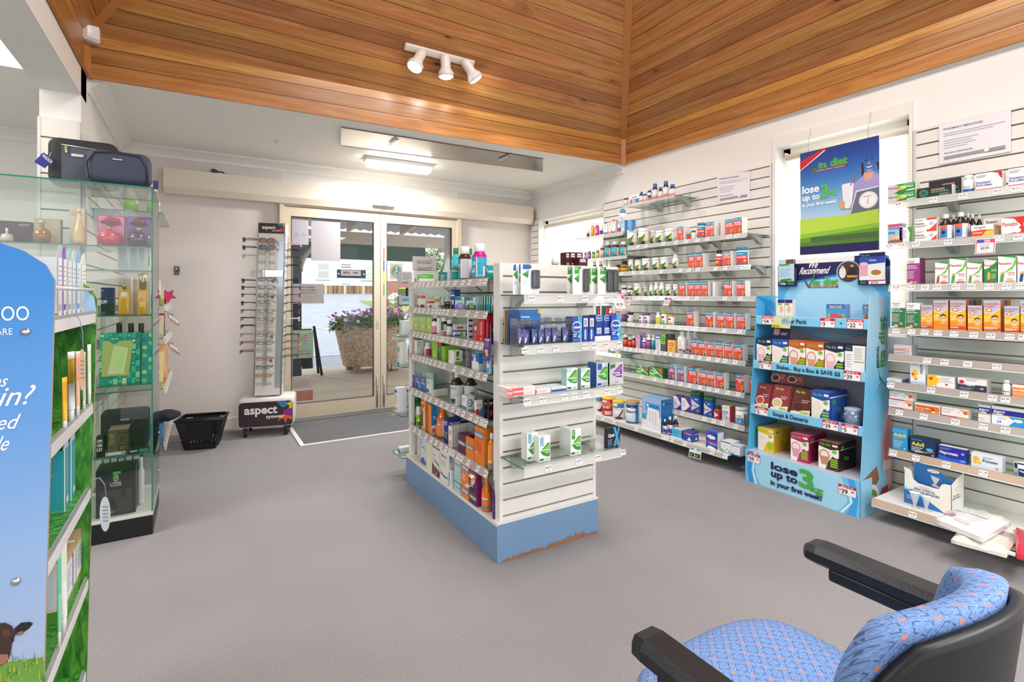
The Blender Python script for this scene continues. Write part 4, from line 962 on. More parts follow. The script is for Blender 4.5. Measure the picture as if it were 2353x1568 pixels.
s.box(122,240,462,.08,'purple carton reading BOOST','eeedec',caruso('IMMUNE','BOOST','7a4aa6'),side='eeedec',top='cfc6cf')
s.box(296,470,488,.1,'wide red carton reading SUGAR DETOX','eeedec',caruso('SUGAR','- DETOX'),**CS)
for a,t in(((490,621,520),('BOWEL','CLEAR')),((626,756,543),('THYROID','MANAGER')),((781,920,566),('CO-ENZYME','Q10')),((1122,1270,606),('VITAMIN','K2'))):
 s.box(*a,.064,'red carton reading '+' '.join(t),'eeedec',caruso(*t,w2=.12),**CS)
s.box(1364,1440,618,.064,'red carton cut off by the diet stand','eeedec',caruso('VITAMIN','D'),w=.03,**CS)
s=V7;zone(1500,900,8.7125)
HG="r 0 0 1 1 5a2f9e;p f0eef0 0 .02 .45 .08 1 .45 .45 .93 0 .96;l 7a7a8a .08 .72 .4 4 .12 .025;e .7 .88 .1 .05 8a3aa8"
for a,b_ in(((415,565,84),352),((571,748,124),384)):s.box(*a,.05,'white and purple carton with dark green top','f0eef0',HG,top='2a5a40',side='4a2f8a')
BO="r 0 0 1 1 1f52b4;p d9d7da 0 .02 .75 .5 0 1;t 3a5aa8 .05 .42 .5 .1 FISH OIL;l d88 .08 .6 .3 1 .1 .03;c .62 .14 .1 e0523e;r .4 .88 .6 .93 fff"
s.jar(757,1030,8,'large blue tub with dark green lid','1f52b4','1f6a4c',BO,'tub','fish_oil_tub','tub',ring='174f3a')
s.jar(1018,1265,114,'medium blue tub with dark green lid','1f52b4','1f6a4c',BO,'tub','fish_oil_tub','tub',ring='174f3a',w=.004)
s.jar(1226,1372,284,'small red bottle with dark green cap','c22a34','1d4a3a','r 0 0 1 1 c62b38;p e9e6e6 0 .02 .7 .45 0 .92;l 888 .1 .5 .3 3 .12 .04','pill','fish_oil_bottle','bottle')
s.box(1386,1542,288,.06,'white and violet carton with red side','efedf0','r 0 .78 1 1 f2efe6;e .4 .86 .25 .05 e2cf6a;r .06 .52 .8 .66 b0a0d8;l 8a80a8 .1 .46 .6 5 .08 .025;e .72 .2 .2 .1 8a6ab8;e .74 .2 .1 .06 fff',side='b5323a',top='b9b2b8',xs=1636)
s.jar(1652,1905,316,'wide white tub with blue label','efeeec','f3f2f1','r .15 .05 .72 .5 4aa8dc;e .35 .66 .18 .1 d8cc7a;r .76 0 .82 .9 8a2a38;r .82 0 1 .85 8a93b4;c .45 .2 .08 cfeaf6','tub','supplement_tub','tub')
s=V8;zone(1350,780,7.4667)
SG="r 0 .72 1 1 {0};r .05 .82 .5 .98 {3};t {1} .05 .6 .9 .16 {2};l fff .1 .52 .6 2 .08 .03;p 6a2c18 .45 .05 .6 .05 .95 .62 .85 .62;e .6 .08 .3 .08 5a2414"
s.jar(135,328,952,'blue powder can with yellow lid, farthest','e9eef2','f0c534',SG.format('2a7cc0','f0b020','SUSTAGEN','4aa8d8'),'can','powder_can','can',w=.09)
s.jar(248,482,992,'red powder can with yellow lid','b8202c','f0c534','r .05 .85 .45 .98 eee;t f3b830 .08 .6 .85 .16 SUSTAGEN;t fff .12 .46 .75 .13 SPORT;r .3 .05 .8 .3 e8b0b0','can','powder_can','can',w=.03)
s.jar(426,652,1048,'blue powder can with yellow lid, chocolate pour','dfeaf2','f0c534',SG.format('2a7cc0','f0b020','GOLD','eee'),'can','powder_can','can')
s.jar(652,897,1056,'blue and white powder can with tan lid','e4ecf3','c79a66','r 0 .8 1 1 2558a4;e .55 .8 .1 .06 e0d49a;t 16305e .1 .55 .8 .18 Ensure;l 6a8ab0 .1 .44 .6 5 .08 .03;r .78 .05 1 .8 3a9ad4;r 0 0 1 .08 2a4c8c','can','powder_can','can')
s.box(930,1262,1012,.14,'large blue carton picturing a white air purifier','eef0f6','r 0 .45 1 1 a9b8e6;r 0 .3 .25 .48 3aa6dc;r .2 .6 .95 .84 36a9dc;c .32 .76 .05 fff;t 18306a .4 .73 .5 .07 SALIN plus;p f6f6f8 .32 .1 .92 .06 .9 .66 .32 .7;r .4 .2 .48 .6 dcdce2;r .55 .18 .63 .6 dcdce2;r .7 .16 .78 .6 dcdce2;e .45 .2 .12 .03 fff;l b8c2e8 .05 .72 .14 6 .05 .02',side='1f6fae',top='7fb2d8',sd='c .22 .86 .05 fff;t 0e2c5c .32 .83 .55 .06 SALIN plus;l 4a9ad0 .2 .6 .5 3 .05 .015',xs=1476,cat='boxed appliance')
zone(1500,900,8.7125)
for a,k,w in(((200,287,556),'e4e2e0',.012),((290,402,505),'d9d7dc',.02),((404,517,489),'4a6a9c',.07)):
 s.jar(*a,'dark bottle with white screw cap','1c100e','f3f2f1','p 2a4a9c 0 .3 1 .0 1 .5 .3 .7;r .2 .7 .5 .9 e07a5a','bottle','syrup_bottle','bottle',band=k,w=w)
s.box(376,582,756,.15,'long pale blue carton lying flat','4db4de','l 2f8fc0 .1 .7 .6 5 .13 .04',yb=945,top='d6d3c8',side='24406a',w=.03)
NB="r 0 0 1 1 2a50b0;r 0 .8 1 .9 c03a8a;r .06 .68 .28 .82 c03a8a;t fff .32 .7 .6 .1 {};p f0f2f6 .45 .12 .9 .12 .8 .35 .7 .5 .6 .35"
s.box(601,790,800,.07,'blue carton with pink stripe picturing a mask','2a50b0',NB.format('Asthma Mask'),yb=1005,xs=922,side='24489c',top='2d4c8e',sd='r .1 .68 .3 .82 c03a8a;t fff .35 .7 .6 .09 Asthma_Mask;p f0f2f6 .4 .2 .8 .2 .6 .5',cat='medical device box')
SPB='r 0 0 1 1 2a50b0;r 0 .82 1 .95 c03a8a;t fff .3 .62 .66 .13 ABLE Spacer;r .05 .64 .25 .78 c03a8a;p f2f3f6 .1 .05 .75 .05 .9 .2 .5 .42 .2 .4'
s.box(1062,1300,990,.11,'blue spacer carton with pink stripe, lower of two','2a50b0',SPB,yb=1172,side='dfe0e4',xs=1420,name='spacer_carton')
s.box(1062,1300,808,.11,'blue spacer carton with pink stripe, upper of two','2a50b0','r 0 0 1 1 2a50b0;r .04 .72 .24 .88 c03a8a;p f2f3f6 .06 .4 .3 .62 .8 .5 .8 .2 .4 .14;r .76 .5 .92 .8 1a2f6a',z0=s.last[0]+.001,side='dfe0e4',xs=1420,top='3a5cb4',name='spacer_carton')
s.box(1356,1562,1006,.1,'white carton with a lime and blue sweep','eef1f4','r 0 .9 1 1 3f86b8;p b8d23a 0 .25 .6 .12 .3 .3 0 .42;p 3aa8d8 0 0 1 0 1 .15 .5 .12 0 .24;c .62 .36 .06 5a3424;c .85 .26 .06 5a3424;e .4 .62 .1 .08 cfd6de',yb=1242,top='e9ebec')
s.box(1572,1744,1090,.12,'white carton with blue wave at the shelf end','f2f3f5','p 2f8cc0 0 0 1 0 1 .16 .5 .1 0 .25;r .38 .5 .6 .72 d5dde6;r .42 .54 .56 .68 f2f3f5;l b0b6c0 .3 .4 .4 2 .08 .02;r 0 .94 1 1 4a90b8',yb=1290,xs=1875,side='e4dfe4',top='dcdcda')
s=U1;zone(1180,420,5.2267)
s.jar(876,918,555,'tiny white bottle with blue and orange label','efeef0','f3f2f2','r 0 0 1 .6 2a3f8a;r 0 .6 1 .9 e8a04a','pill','pill_bottle','pill bottle')
s.jar(926,976,490,'amber-yellow bottle with white cap','e3a32a','f0efec','l fff .2 .8 .5 3 .2 .08','talc','pill_bottle','pill bottle')
s.jar(978,1031,484,'hot pink bottle with white cap','d82a78','f0efec','e .4 .5 .25 .25 f0a0c4;l fff .2 .8 .5 2 .2 .08','talc','pill_bottle','pill bottle')
s.jar(1032,1076,490,'white bottle with navy label','f0f0f2','f3f2f2','r 0 .1 1 .6 2f3f8f','talc','pill_bottle','pill bottle')
SW="r 0 0 1 1 f2f0ee;p {0} 0 0 .9 0 1 .2 .4 .12 0 .3;p {0} .1 .95 .6 .85 1 .95 1 1 .1 1;t 555 .2 .72 .6 .07 Centrum;e .45 .5 .3 .2 eae2d8"
for a,k,n in(((1080,1131,476),'4a3a8a','violet'),((1136,1173,470),'e0702a','orange'),((1175,1225,447),'8a4a7a','plum')):s.box(*a,.04,f'white carton with {n} swoosh','f0eeec',SW.format(k),side='d6cfd2')
s.jar(1250,1289,476,'slim white and red bottle','f2f0f0','f4f3f2','r 0 .05 1 .7 d22a4a','talc','pill_bottle','pill bottle')
s.box(1290,1335,452,.05,'pale blue carton','9cc8ea','l 5a9ad0 .15 .8 .6 2 .08 .03;e .6 .2 .2 .1 fff',side='5aa0d4',xs=1375)
s.box(1380,1420,446,.05,'mid blue carton','4d97cf','l 8ac0e6 .15 .8 .6 4 .12 .03',w=.02)
s=U2
for a,k,n in(((846,884,832),'9fb4cf','pale blue'),((886,934,814),'9a6ab8','purple'),((938,984,822),'8ac24a','green'),((988,1035,800),'cbb99a','beige'),((1037,1096,752),'cfc0a2','sand')):
 s.jar(*a,f'small brown jar with {n} label','4a2a1c','d5d3d0','l fff .15 .75 .6 3 .2 .08','pill','pill_bottle','pill bottle',band=k)
for a in((1100,1174,712),(1176,1278,708),(1280,1362,712)):s.jar(*a,'large brown jar with teal label','3a1c16','e3e0de','l fff .1 .8 .5 3 .2 .08;r .5 .2 .75 .7 e07a5a;r .75 .05 1 .95 e4e4e6','pill','pill_bottle','pill bottle',band='2fb0bd')
s=U3
for a in((946,1000,948),(1020,1076,944)):s.jar(*a,'brown bottle with orange label','7a3a1c','f0eeec','l fff .1 .8 .5 3 .2 .08','pill','pill_bottle','pill bottle',band='e8762a')
for a in((1078,1126,938),(1130,1180,936)):s.jar(*a,'clear-white bottle with red label','e6e4e2','efeeec','r 0 .1 1 .5 d24a44','pill','pill_bottle','pill bottle')
s=U4;zone(1350,780,7.4667)
s.box(136,158,165,.05,'narrow white carton with red edge','efeeec','r 0 .6 1 .9 c8333a')
s.box(162,278,158,.05,'white carton with red print lines','f2f1ef','l d8707a .3 .85 .5 5 .18 .03;r .45 .72 .85 .92 c04a50')
s.box(281,352,125,.06,'tall white carton','f3f2f1','l bbb .2 .8 .5 5 .12 .03',side='b9b7b6',xs=378)
s.jar(392,540,128,'brown jar with turquoise label','3a1c16','e9e6e3','r 0 .1 1 .6 2fb8cc;l e88 .1 .85 .6 2 .12 .05','pill','pill_bottle','pill bottle',band='efecea')
s.box(474,546,210,.03,'yellow and white sample carton','e9e3a2','r .2 .1 .8 .5 d5c84a;l 999 .2 .85 .5 2 .1 .03',w=.004)
for q in(V0,V1,V2,V3,V4,V5,V6,V7,V8,U1,U2,U3,U4):q.finish()
def talker(pxs,X,look,dsl,base='f5f4f3',name='shelf_talker',cat='shelf sign',dx=0.):
 """printed card at the plane x=X from four traced corners bl, br, tr, tl"""
 p=[onx(*q,X)for q in pxs];bl,br,tr,tl=p
 b=B();n=V((-.0012,0,0))
 b.hexa([bl,br,br-n,bl-n,tl,tr,tr-n,tl-n],base)
 w,h=(br-bl).length,(tl-bl).length
 fm=lambda u,v,e:bl.lerp(br,u/w).lerp(tl.lerp(tr,u/w),v/h)+V((-e,0,0))
 draw(b,fm,w,h,dsl,e0=.001)
 c=(bl+br+tr+tl)/4
 return b.build(name,loc=c,label=look,cat=cat)
SV="r .04 .04 .96 .96 e0406a;r .08 .07 .92 .93 f7f6f6;r .08 .72 .92 .93 e0406a;r .08 .72 .42 .93 3a5ab0;t fff .44 .84 .46 .07 SUPER;t fff .44 .75 .46 .07 SAVER!;l 8a8a90 .2 .62 .6 3 .07 .02;T 222 .5 .3 .7 .13 {};l aaa .3 .2 .4 1 .1 .02"
zone(1360,640,9.8)
talker([zp(530,715),zp(805,710),zp(715,362),zp(425,358)],3.325,'large red and white price card reading $51.99',SV.format('$51.99'),cat='price card',name='price_card')
talker([zp(752,610),zp(858,612),zp(905,420),zp(760,420)],3.335,'small pink and white price card beside the large $51.99 one',SV.format('$14.95'),cat='price card',name='price_card')
talker([zp(1590,612),zp(1725,625),zp(1800,428),zp(1650,425)],3.335,'pink and white price card hanging under the white bottles',SV.format('$14.95'),cat='price card',name='price_card')
zone(1500,900,8.7125)
talker([zp(715,1300),zp(955,1368),zp(978,1165),zp(738,1108)],3.182,'white, blue and black card hanging from the bottom vitamin shelf','r .06 .08 .46 .46 23252a;r .52 .08 .94 .46 23252a;r .06 .46 .46 .54 b5cc2c;r .52 .46 .94 .54 b5cc2c;r .04 .84 .4 .97 3aa8dc;r .6 .84 .96 .97 3aa8dc;l fff .1 .3 .25 2 .1 .03;l fff .56 .3 .25 2 .1 .03',cat='shelf sign')
zone(1420,400,9.8)
p0=onx(*zp(110,700),3.345)
t=empty('shelf_wobbler',p0,'blue crescent wobbler tag dangling from the highest vitamin shelf','shelf sign')
b=B();q=lambda x,y,e=0:onx(*zp(x,y),3.34-e)
b.hexa([q(20,970),q(190,930),q(190,930,-.001),q(20,970,-.001),q(20,880),q(190,862),q(190,862,-.001),q(20,880,-.001)],'f2f2f2');b.text('METAGENICS',lambda u,v:V((3.338,q(35,940).y-u,q(35,935).z+v)),0,0,.03,.006,M('8a9ab0'));part(b,'tag',t)
b=B();b.prism([(35+75*(1-math.cos(a*PI/8)),880-100*math.sin(a*PI/8))for a in range(9)],lambda x,y:q(x,y),lambda x,y:q(x,y,.0012),'3a78a6');part(b,'crescent',t)
b=B();b.tube([q(110,700),q(105,740),q(112,790)],.0015,M('3a78a6'),5);b.tube([q(75,965),q(85,1000),q(110,1030)],.002,M('3a78a6'),5);part(b,'stem',t)
def notice(corners,X,look,dsl):
 return talker(corners,X,look,dsl,'e9e8ec','paper_notice','notice')
NT="t 8a8a92 .07 .84 .62 .05 {};l a9a9b2 .07 .74 .86 2 .055 .014;l b0b0b8 .07 .56 .5 4 .06 .014;t 9a9aa2 .07 .24 .42 .05 {};r .07 .1 .93 .18 9a9a9e;c .68 .15 .035 f2f2f4;r .66 .09 .93 .1 222"
notice([(1642+8,469),(1723,457),(1723,393),(1647,404)],3.605,'white paper notice about complementary medicines on the vitamin wall',NT.format('COMPLEMENTARY MEDICINES','Ask your pharmacist'))
notice([(2159,379),(2323,348),(2323,252),(2157,288)],3.605,'white paper notice about pharmacy medicines right of the window',NT.format('PHARMACY MEDICINES','Ask your pharmacist'))
def mshelf(z,label,ph,br,tk,pr=None,xf=XF,yf=1.385,**kw):
 s=shelf_x(xf,XS-.002,.35,yf,z,ph,'goods on the '+ph)
 s.furnish(label,brackets=br,tickets=tk,price=pr,**kw);return s
zone(0,0,1);PI9=['$13.99','$14.99','$9.49','$22.95','$18.60','$17.49','$22.95','$19.95']
M1=mshelf(1.779,'highest glass shelf right of the diet poster','top medicine shelf',(.22,),[2065,2145,2213,2293,2335],['$8.85','$6.95','$6.85','$8.65','$6.05'])
M2=mshelf(1.547,'second glass shelf right of the diet poster','second medicine shelf',(.22,),[2044,2073,2105,2179,2297,2340],['$12.99','$7.85','$2.99','$4.99','$11.99','$8.60'])
M3=mshelf(1.311,'third glass shelf right of the diet poster','third medicine shelf',(.22,),[2060,2094,2126,2154,2197,2232,2273,2313,2345],['$12.99','$15.95',None,'$9.45','$22.95','$18.60','$17.49','$22.95','$19.95'])
M4=mshelf(1.068,'fourth glass shelf right of the diet poster','fourth medicine shelf',(.22,),[2059,2095,2125,2156,2193,2238,2277,2320,2352],['$12.99','$11.95','$13.95','$19.99','$21.99','$19.99','$25.99','$19.99','$9.99'],strip=softclear('bdb2aa',.6,.25))
M5=mshelf(0.917,'fifth glass shelf, nearly empty, below the orange cartons','fifth medicine shelf',(),[2131,2171,2224,2291],['$7.99','$8.99',None,'$27.60'],strip=softclear('bdb2aa',.6,.25))
M6=mshelf(0.76,'sixth glass shelf right of the diet stand','sixth medicine shelf',(),[2047,2140,2216,2281,2311],['$7.99','$3.99','$4.99','$2.99','$5.99'],strip=softclear('bdb2aa',.6,.25))
M7=mshelf(0.612,'seventh glass shelf right of the diet stand','seventh medicine shelf',(),[2067,2123,2196,2260,2311],['$11.99','$7.60','$2.05','$10.99','$5.99'],strip=softclear('bdb2aa',.6,.25))
M8=mshelf(0.378,'eighth glass shelf right of the diet stand','eighth medicine shelf',(),[2053,2105,2175,2260],['$9.99','$13.29','$9.99','$11.99'],strip=softclear('c3aa92',.75,.25))
M9=mshelf(0.122,'deep grey bottom shelf beneath the painkillers','bottom medicine shelf',(),[2098],['$2.45'],xf=3.2,yf=1.40,glass=False,lip=.036,strip=M('b9a797',.4))
s=M1;zr(2020,250,2353,1684)
OST="r 0 0 1 1 2f8f3a;p c9cbd0 0 0 .22 0 .45 .35 .47 .6 .3 1 0 1;e .5 .55 .2 .25 9ad84a;t c2202c .03 .5 .38 .24 Panadol;t fff .52 .5 .42 .24 OSTEO;e .47 .2 .05 .12 c2202c;p fff .68 .12 .98 .18 .98 .3 .72 .24;r .6 .82 .97 .93 7ac29a"
s.box(100,425,962,.06,'green and silver carton reading OSTEO, lower of two','2f8f3a',OST,side='f0eeec',h=.05)
s.box(100,422,822,.06,'green and silver carton reading OSTEO, upper of two','2f8f3a',OST,side='f0eeec',z0=s.last[0]+.0008,h=.05)
OSM="r 0 0 1 1 262b33;c .2 .5 .13 3f9a7a;c .2 .5 .1 262b33;c .2 .5 .075 3f9a7a;c .2 .5 .05 262b33;t f0b8a0 .42 .62 .4 .16 OSTEOMOL;t 6ac29a .42 .42 .5 .14 PARACETAMOL;r 0 0 1 .1 5aa84a;l 9ab0b0 .65 .25 .3 2 .1 .04"
s.box(577,960,825,.06,'dark osteo carton set behind its twin','262b33',OSM,w=.075,side='e4e2de')
s.box(438,848,905,.05,'dark osteo carton at the shelf front','262b33',OSM,side='efedea')
s.jar(968,1114,778,'white tablet bottle with blue base stripe','f3f2f1','f5f4f3','r 0 .02 1 .3 2f5fa8;t 2f9a5a .1 .45 .7 .12 Panadol;l 99a .1 .85 .6 3 .12 .04','pill','tablet_bottle','bottle')
PCF="r 0 0 1 1 f1efed;r 0 0 1 .1 c8323e;p c8323e .6 1 .97 .85 .99 1;p c8323e .85 .92 1 .92 1 .55 .9 .7;c .92 .82 .05 a8203a;t 3a62b0 .03 .42 .55 .13 Paracetamol;t 3a62b0 .03 .26 .6 .13 PLUS Caffeine;l 99a .04 .85 .4 2 .08 .03"
s.box(1116,1435,765,.05,'white paracetamol carton with red corner','efedeb',PCF,side='efedeb',h=.088)
s.box(1500,1835,730,.05,'white paracetamol carton cut by the photo edge','efedeb',PCF.replace('c8323e .6','d8d6d6 .6'),side='efedeb',h=.088)
s=M2
s.box(98,275,1340,.045,'pink and blue carton picturing two toddlers','9cc4da','r 0 0 1 .08 c8324e;r 0 .86 1 1 d24a72;t 7a5ab0 .08 .72 .8 .1 FENPAED;r .05 .5 .5 .6 3f8ac0;c .35 .3 .17 e8b48a;c .65 .3 .17 eac09a;e .5 .12 .45 .06 8a6a4a',top='d24a72')
s.box(235,395,1378,.045,'white and green capsule carton','e9eaf2','p 4a9a3a .72 0 1 0 1 1 .8 1 .6 .98 .78 .6;l 8a90a8 .12 .75 .4 6 .09 .025;e .2 .85 .1 .05 8a7ab8',side='dfe0e4')
PMX="r 0 0 1 1 f3f1ef;r .55 .82 1 1 e2502c;p e2502c .68 0 1 0 1 .52;c .76 .5 .08 6a9ad8;c .76 .5 .045 f3f1ef;t 555 .02 .48 .42 .16 Panamax;l 999 .02 .35 .55 2 .1 .04;l 999 .02 .85 .4 2 .09 .03"
s.box(412,672,1430,.055,'white and orange carton, lower of two stacked','f1efed',PMX,h=.062)
s.box(412,672,1296,.055,'white and orange carton, upper of two stacked','f1efed',PMX,z0=s.last[0]+.0008,h=.062)
SYR="r 0 0 1 1 e9e9ee;r .1 .05 .62 1 3f7ac8;r .1 .72 .62 .98 e8663a;c .36 .45 .13 1a1a20;l 99a .68 .9 .28 7 .12 .03"
for a,w in(((695,862,1228),.012),((865,1038,1205),.014),((828,905,1235),.085),((1000,1070,1213),.09),((1042,1130,1225),.095),((1125,1205,1235),.1)):
 s.jar(*a,'dark syrup bottle with white cap' if w<.05 else 'dark syrup bottle standing in the back row','241008','efedea',SYR,'bottle','syrup_bottle','bottle',w=w,band='e9e9ee')
PAR="r 0 0 1 1 f2efec;p d8542a 0 0 1 0 1 .55 .5 .62 0 .52;p f0c24a .45 0 1 0 1 .5 .7 .5;t 7a4048 .15 .74 .65 .14 Parapane;t fff .1 .32 .4 .09 Paracetamol;r 0 0 1 .04 c83a2a"
s.box(1212,1420,1238,.05,'parapane carton set behind its twin'.replace('parapane','orange-flamed white'),'f0edea',PAR,w=.1,h=.1)
s.box(1066,1330,1352,.07,'orange-flamed white carton at the shelf front','f0edea',PAR,side='e2d2c8')
PEX="r 0 0 1 1 d22a2a;p f0ebe8 0 .04 .35 .1 .55 .5 .35 .9 0 1;t c2202c .03 .5 .42 .22 Panadol;t fff .62 .42 .36 .22 EXTRA;e .45 .22 .1 .14 f0eeee;p fff .65 .1 .98 .1 .98 .2 .7 .2"
s.box(1420,1850,1300,.05,'red carton with white swoosh reading EXTRA','d22a2a',PEX,h=.085)
s=M3;zr(2020,540,2353,1632)
CO="r 0 .8 1 1 f0efed;t 2a2a4a .05 .86 .6 .045 Chemists';t 2a2a4a .2 .81 .35 .045 Own;t fff .04 .68 .7 .05 {};t fff .04 .6 .8 .05 {};l e8d0e0 .04 .5 .6 7 .045 .015;c .35 .08 .14 e8b490;c .66 .08 .14 c88a6a;r 0 .02 .25 .06 fff"
s.box(312,460,262,.05,'magenta and white childrens pain carton','a0388a',CO.format("Children's",'Pain & Fever'),side='7a2a5a',xs=522)
PAN="r 0 0 1 1 f3f2f0;p 3a9a3f 0 1 .72 1 1 .92 1 1;p 3a9a3f 0 1 1 .9 1 1;p 6fbe3a .95 .88 1 .9 1 .7 .8 .5 .35 .38 0 .34 .4 .42 .8 .62;t c2202c .03 .68 .72 .09 Panadol;p {0} .1 .04 .3 .05 .36 .34 .26 .42 .16 .3;e .25 .38 .08 .05 e8b44a;t c83a4a .5 .36 .46 .045 Children;t c83a4a .6 .28 .36 .06 {1};l 9a9a9a .5 .18 .4 3 .035 .012;r .4 .04 .96 .09 {2}"
for a,c,g,t,n in(((628,782,308),'9a5a5a','c8323e','1mth','smallest white and green childrens pain carton'),((790,982,264),'4aa04a','d2545a','5-12','tall white and green childrens pain carton'),((986,1160,308),'4aa04a','e89a4a','5-12','shorter white and green childrens pain carton'),((1336,1546,237),'4aa04a','e89a4a','5-12','tallest white and green childrens pain carton'),((1556,1762,232),'2a4a7a','c8323e','5-12','white and green carton at the photo edge')):
 s.box(*a,.045,n,'f1f0ee',PAN.format(c,t,g),side='e5e4e2',top='4a9a4a')
s.box(1180,1332,272,.045,'dark green childrens pain carton','2f8a3a',"r 0 0 1 1 2f8a3a;p f3f2f0 0 .58 .3 .62 .9 .86 1 .9 1 1 0 1;p 3a9a3f 0 1 1 .92 1 1;t c2202c .03 .7 .72 .08 Panadol;p e0a85a .25 .15 .45 .15 .5 .4 .35 .5 .25 .38;t fff .6 .5 .36 .07 5-12;l cfe8cf .55 .36 .4 4 .05 .015;r .2 .06 .95 .11 c8323e",side='256a30',top='3a9a4a')
s=M4
for a in((138,298,745),(305,464,768)):s.box(*a,.045,'white and green pain and fever carton','2a7a48',CO.format('Ibuprofen','Pain & Fever').replace('.86 .6','.88 .6').replace('r 0 .8 1 1','r 0 .74 1 1').replace('c .66 .08','c .7 .16'),side='e9e7e3',top='efe9dc')
NUR="r 0 0 1 1 f0b81e;r 0 0 1 .3 ee8a22;p b9bac6 0 .64 .5 .58 1 .74 1 1 0 1;p d8d9e0 0 .62 .5 .56 1 .72 1 .75 .5 .6 0 .65;t d2303a .05 .85 .86 .06 NUROFEN;t 4a4a70 .05 .79 .7 .035 for_Children;c .33 .69 .17 e8762a;c .33 .69 .1 fbe6a8;e .68 .38 .22 .13 e8bc96;p {0} .46 .4 .5 .5 .68 .54 .86 .5 .9 .38 .84 .46 .68 .49 .52 .45;p e0a850 .4 .18 .95 .18 .85 .27 .5 .27;e .62 .4 .03 .015 3a2418;e .76 .4 .03 .015 3a2418;T b8483a .69 .31 .14 .016 o;t fff .06 .42 .34 .07 {1};t fff .06 .36 .3 .04 {2};{3}"
R1='r 0 .07 1 .13 d8304a;l fff .05 .09 .5 1 .1 .02';R2='r .06 .13 .85 .155 e0dcd8;r .06 .1 .85 .12 c9c4be'
for a,h_,t,y,r,n in(((470,606,792),'e8b490','3mth','+',R1,'orange carton picturing a baby'),((610,780,738),'2a1410','1-5','years','','orange carton picturing a smiling girl'),((796,980,738),'2a1410','1-5','years',R1,'orange carton with girl and red base stripe'),((996,1165,797),'4a2a18','5-12','years',R2,'short orange carton picturing a boy'),((1176,1370,738),'4a2a18','5-12','years',R1+';'+R2,'tall orange carton picturing a boy'),((1408,1584,803),'4a2a18','5-12','years',R1+';'+R2,'short orange carton with boy and red stripe'),((1590,1790,740),'4a2a18','5-12','years',R1,'tall orange carton cut by the photo edge')):
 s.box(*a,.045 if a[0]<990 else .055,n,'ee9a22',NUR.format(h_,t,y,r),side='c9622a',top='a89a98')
for a in((1010,1075,728),(1080,1118,728),(1400,1448,733)):s.box(*a,.05,'grey-topped orange carton in the back row','c9661f','r 0 .6 1 1 8a8a98',w=.13,side='a8622a')
s=M5
s.box(165,368,1243,.05,'silver carton with orange target','c9c9ce','t d2403a .03 .42 .6 .22 NUROFEN;c .73 .5 .12 e8762a;c .73 .5 .07 fbe6a8;l 888a90 .03 .2 .6 1 .1 .05;p f4f4f6 0 0 .9 0 .98 .4 1 .2 1 0;',side='9d9da3',top='d5d3cf',xs=440)
s=M6;zr(2020,820,2353,1684)
s.box(90,265,232,.09,'thin flat white carton with purple end','efeef0','l aab .1 .6 .6 2 .3 .1',side='7a6ab8',top='e0d9d6',xs=350,h=.017)
AST="p f2c52c .02 .3 .18 .42 .08 .6 .2 .58 .3 .72 .36 .58 .5 .66 .45 .52 .6 .48 .42 .42 .5 .28 .34 .34 .3 .2 .2 .34;c .18 .45 .1 e0402c;V 1b1b1f .66 .92 .62 .16 ASTRIX;r .02 .02 .98 .16 c3d3e6;e .4 .25 .08 .03 d8322c;l 99a .08 .92 .5 3 .04 .012"
s.box(360,540,66,.035,'tall white carton with yellow hand and red heart','edf0f4',AST,side='dfe3e8',top='efe2c0')
HND="p f2c52c 0 .1 .2 .05 .22 .2 .36 .02 .34 .3 .46 .42 .44 .6 .52 .75 .42 .8 .3 1 0 1;p e0402c .06 .72 .12 .86 .16 .8 .2 .88 .24 .74 .14 .5;e .72 .3 .05 .08 c8302c;l 99a .5 .85 .4 3 .12 .03;l 99a .5 .5 .45 1 .1 .03"
s.box(555,880,190,.045,'long white carton with yellow hand print','f3f2ef',HND,top='ece6da',side='e2dfdb',h=.062)
ASP="r 0 0 1 .52 343848;p b99ad0 0 .6 .2 .52 .3 .45 0 .48;e .14 .68 .09 .13 c8202c;t fff .28 .42 .32 .2 Aspirin;l b9bac6 .06 .22 .5 2 .1 .03;l 99a .3 .9 .4 2 .08 .025;e .84 .28 .06 .08 b0a8d8"
s.box(912,1255,228,.06,'white and charcoal carton reading Aspirin','eceaea',ASP,side='c9c7c6',h=.066)
s.jar(1432,1534,272,'small white tablet jar','f4f3f2','f5f4f3','l 888 .15 .7 .6 3 .15 .05;r .1 .35 .8 .42 333','pill','tablet_bottle','bottle')
s.box(1545,1800,292,.05,'white and orange low-dose carton','ef8a2c','r 0 .78 1 1 f3efec;t fff .05 .5 .6 .16 Low_Dose;l fbe0c0 .05 .35 .6 3 .1 .03;r .0 .0 1 .04 d8d0c8',side='e9e3dc',h=.06)
s=M7
IBU="r 0 0 1 1 efecea;r 0 0 .62 .13 d2303a;r .62 0 1 .13 f08a3a;p ef8a3a .62 .96 1 .88 1 .45 .92 .6;c .88 .62 .06 d2403a;t e08a7a .05 .48 .32 .13 Ibuprofen;l a9a 0.04 .84 .5 2 .08 .025;t 889 .6 .6 .2 .08 APO"
s.box(112,388,478,.045,'white, red and orange ibuprofen carton, lower of two','efecea',IBU,side='dcd8d4',h=.046)
s.box(120,398,362,.045,'white, red and orange ibuprofen carton, upper of two','efecea',IBU,z0=s.last[0]+.0008,side='dcd8d4',h=.046)
s.box(412,708,524,.04,'white-framed orange carton reading Ibuprofen 200mg','efecea','r .02 .06 .98 .84 e8741f;r .02 .84 .98 .98 f3efec;r .03 .4 .78 .64 a84414;t fff .04 .44 .7 .15 Ibuprofen_200mg;e .76 .2 .09 .07 fff;t fff .88 .14 .08 .12 48;l fbd8b8 .05 .26 .4 2 .1 .03',h=.048)
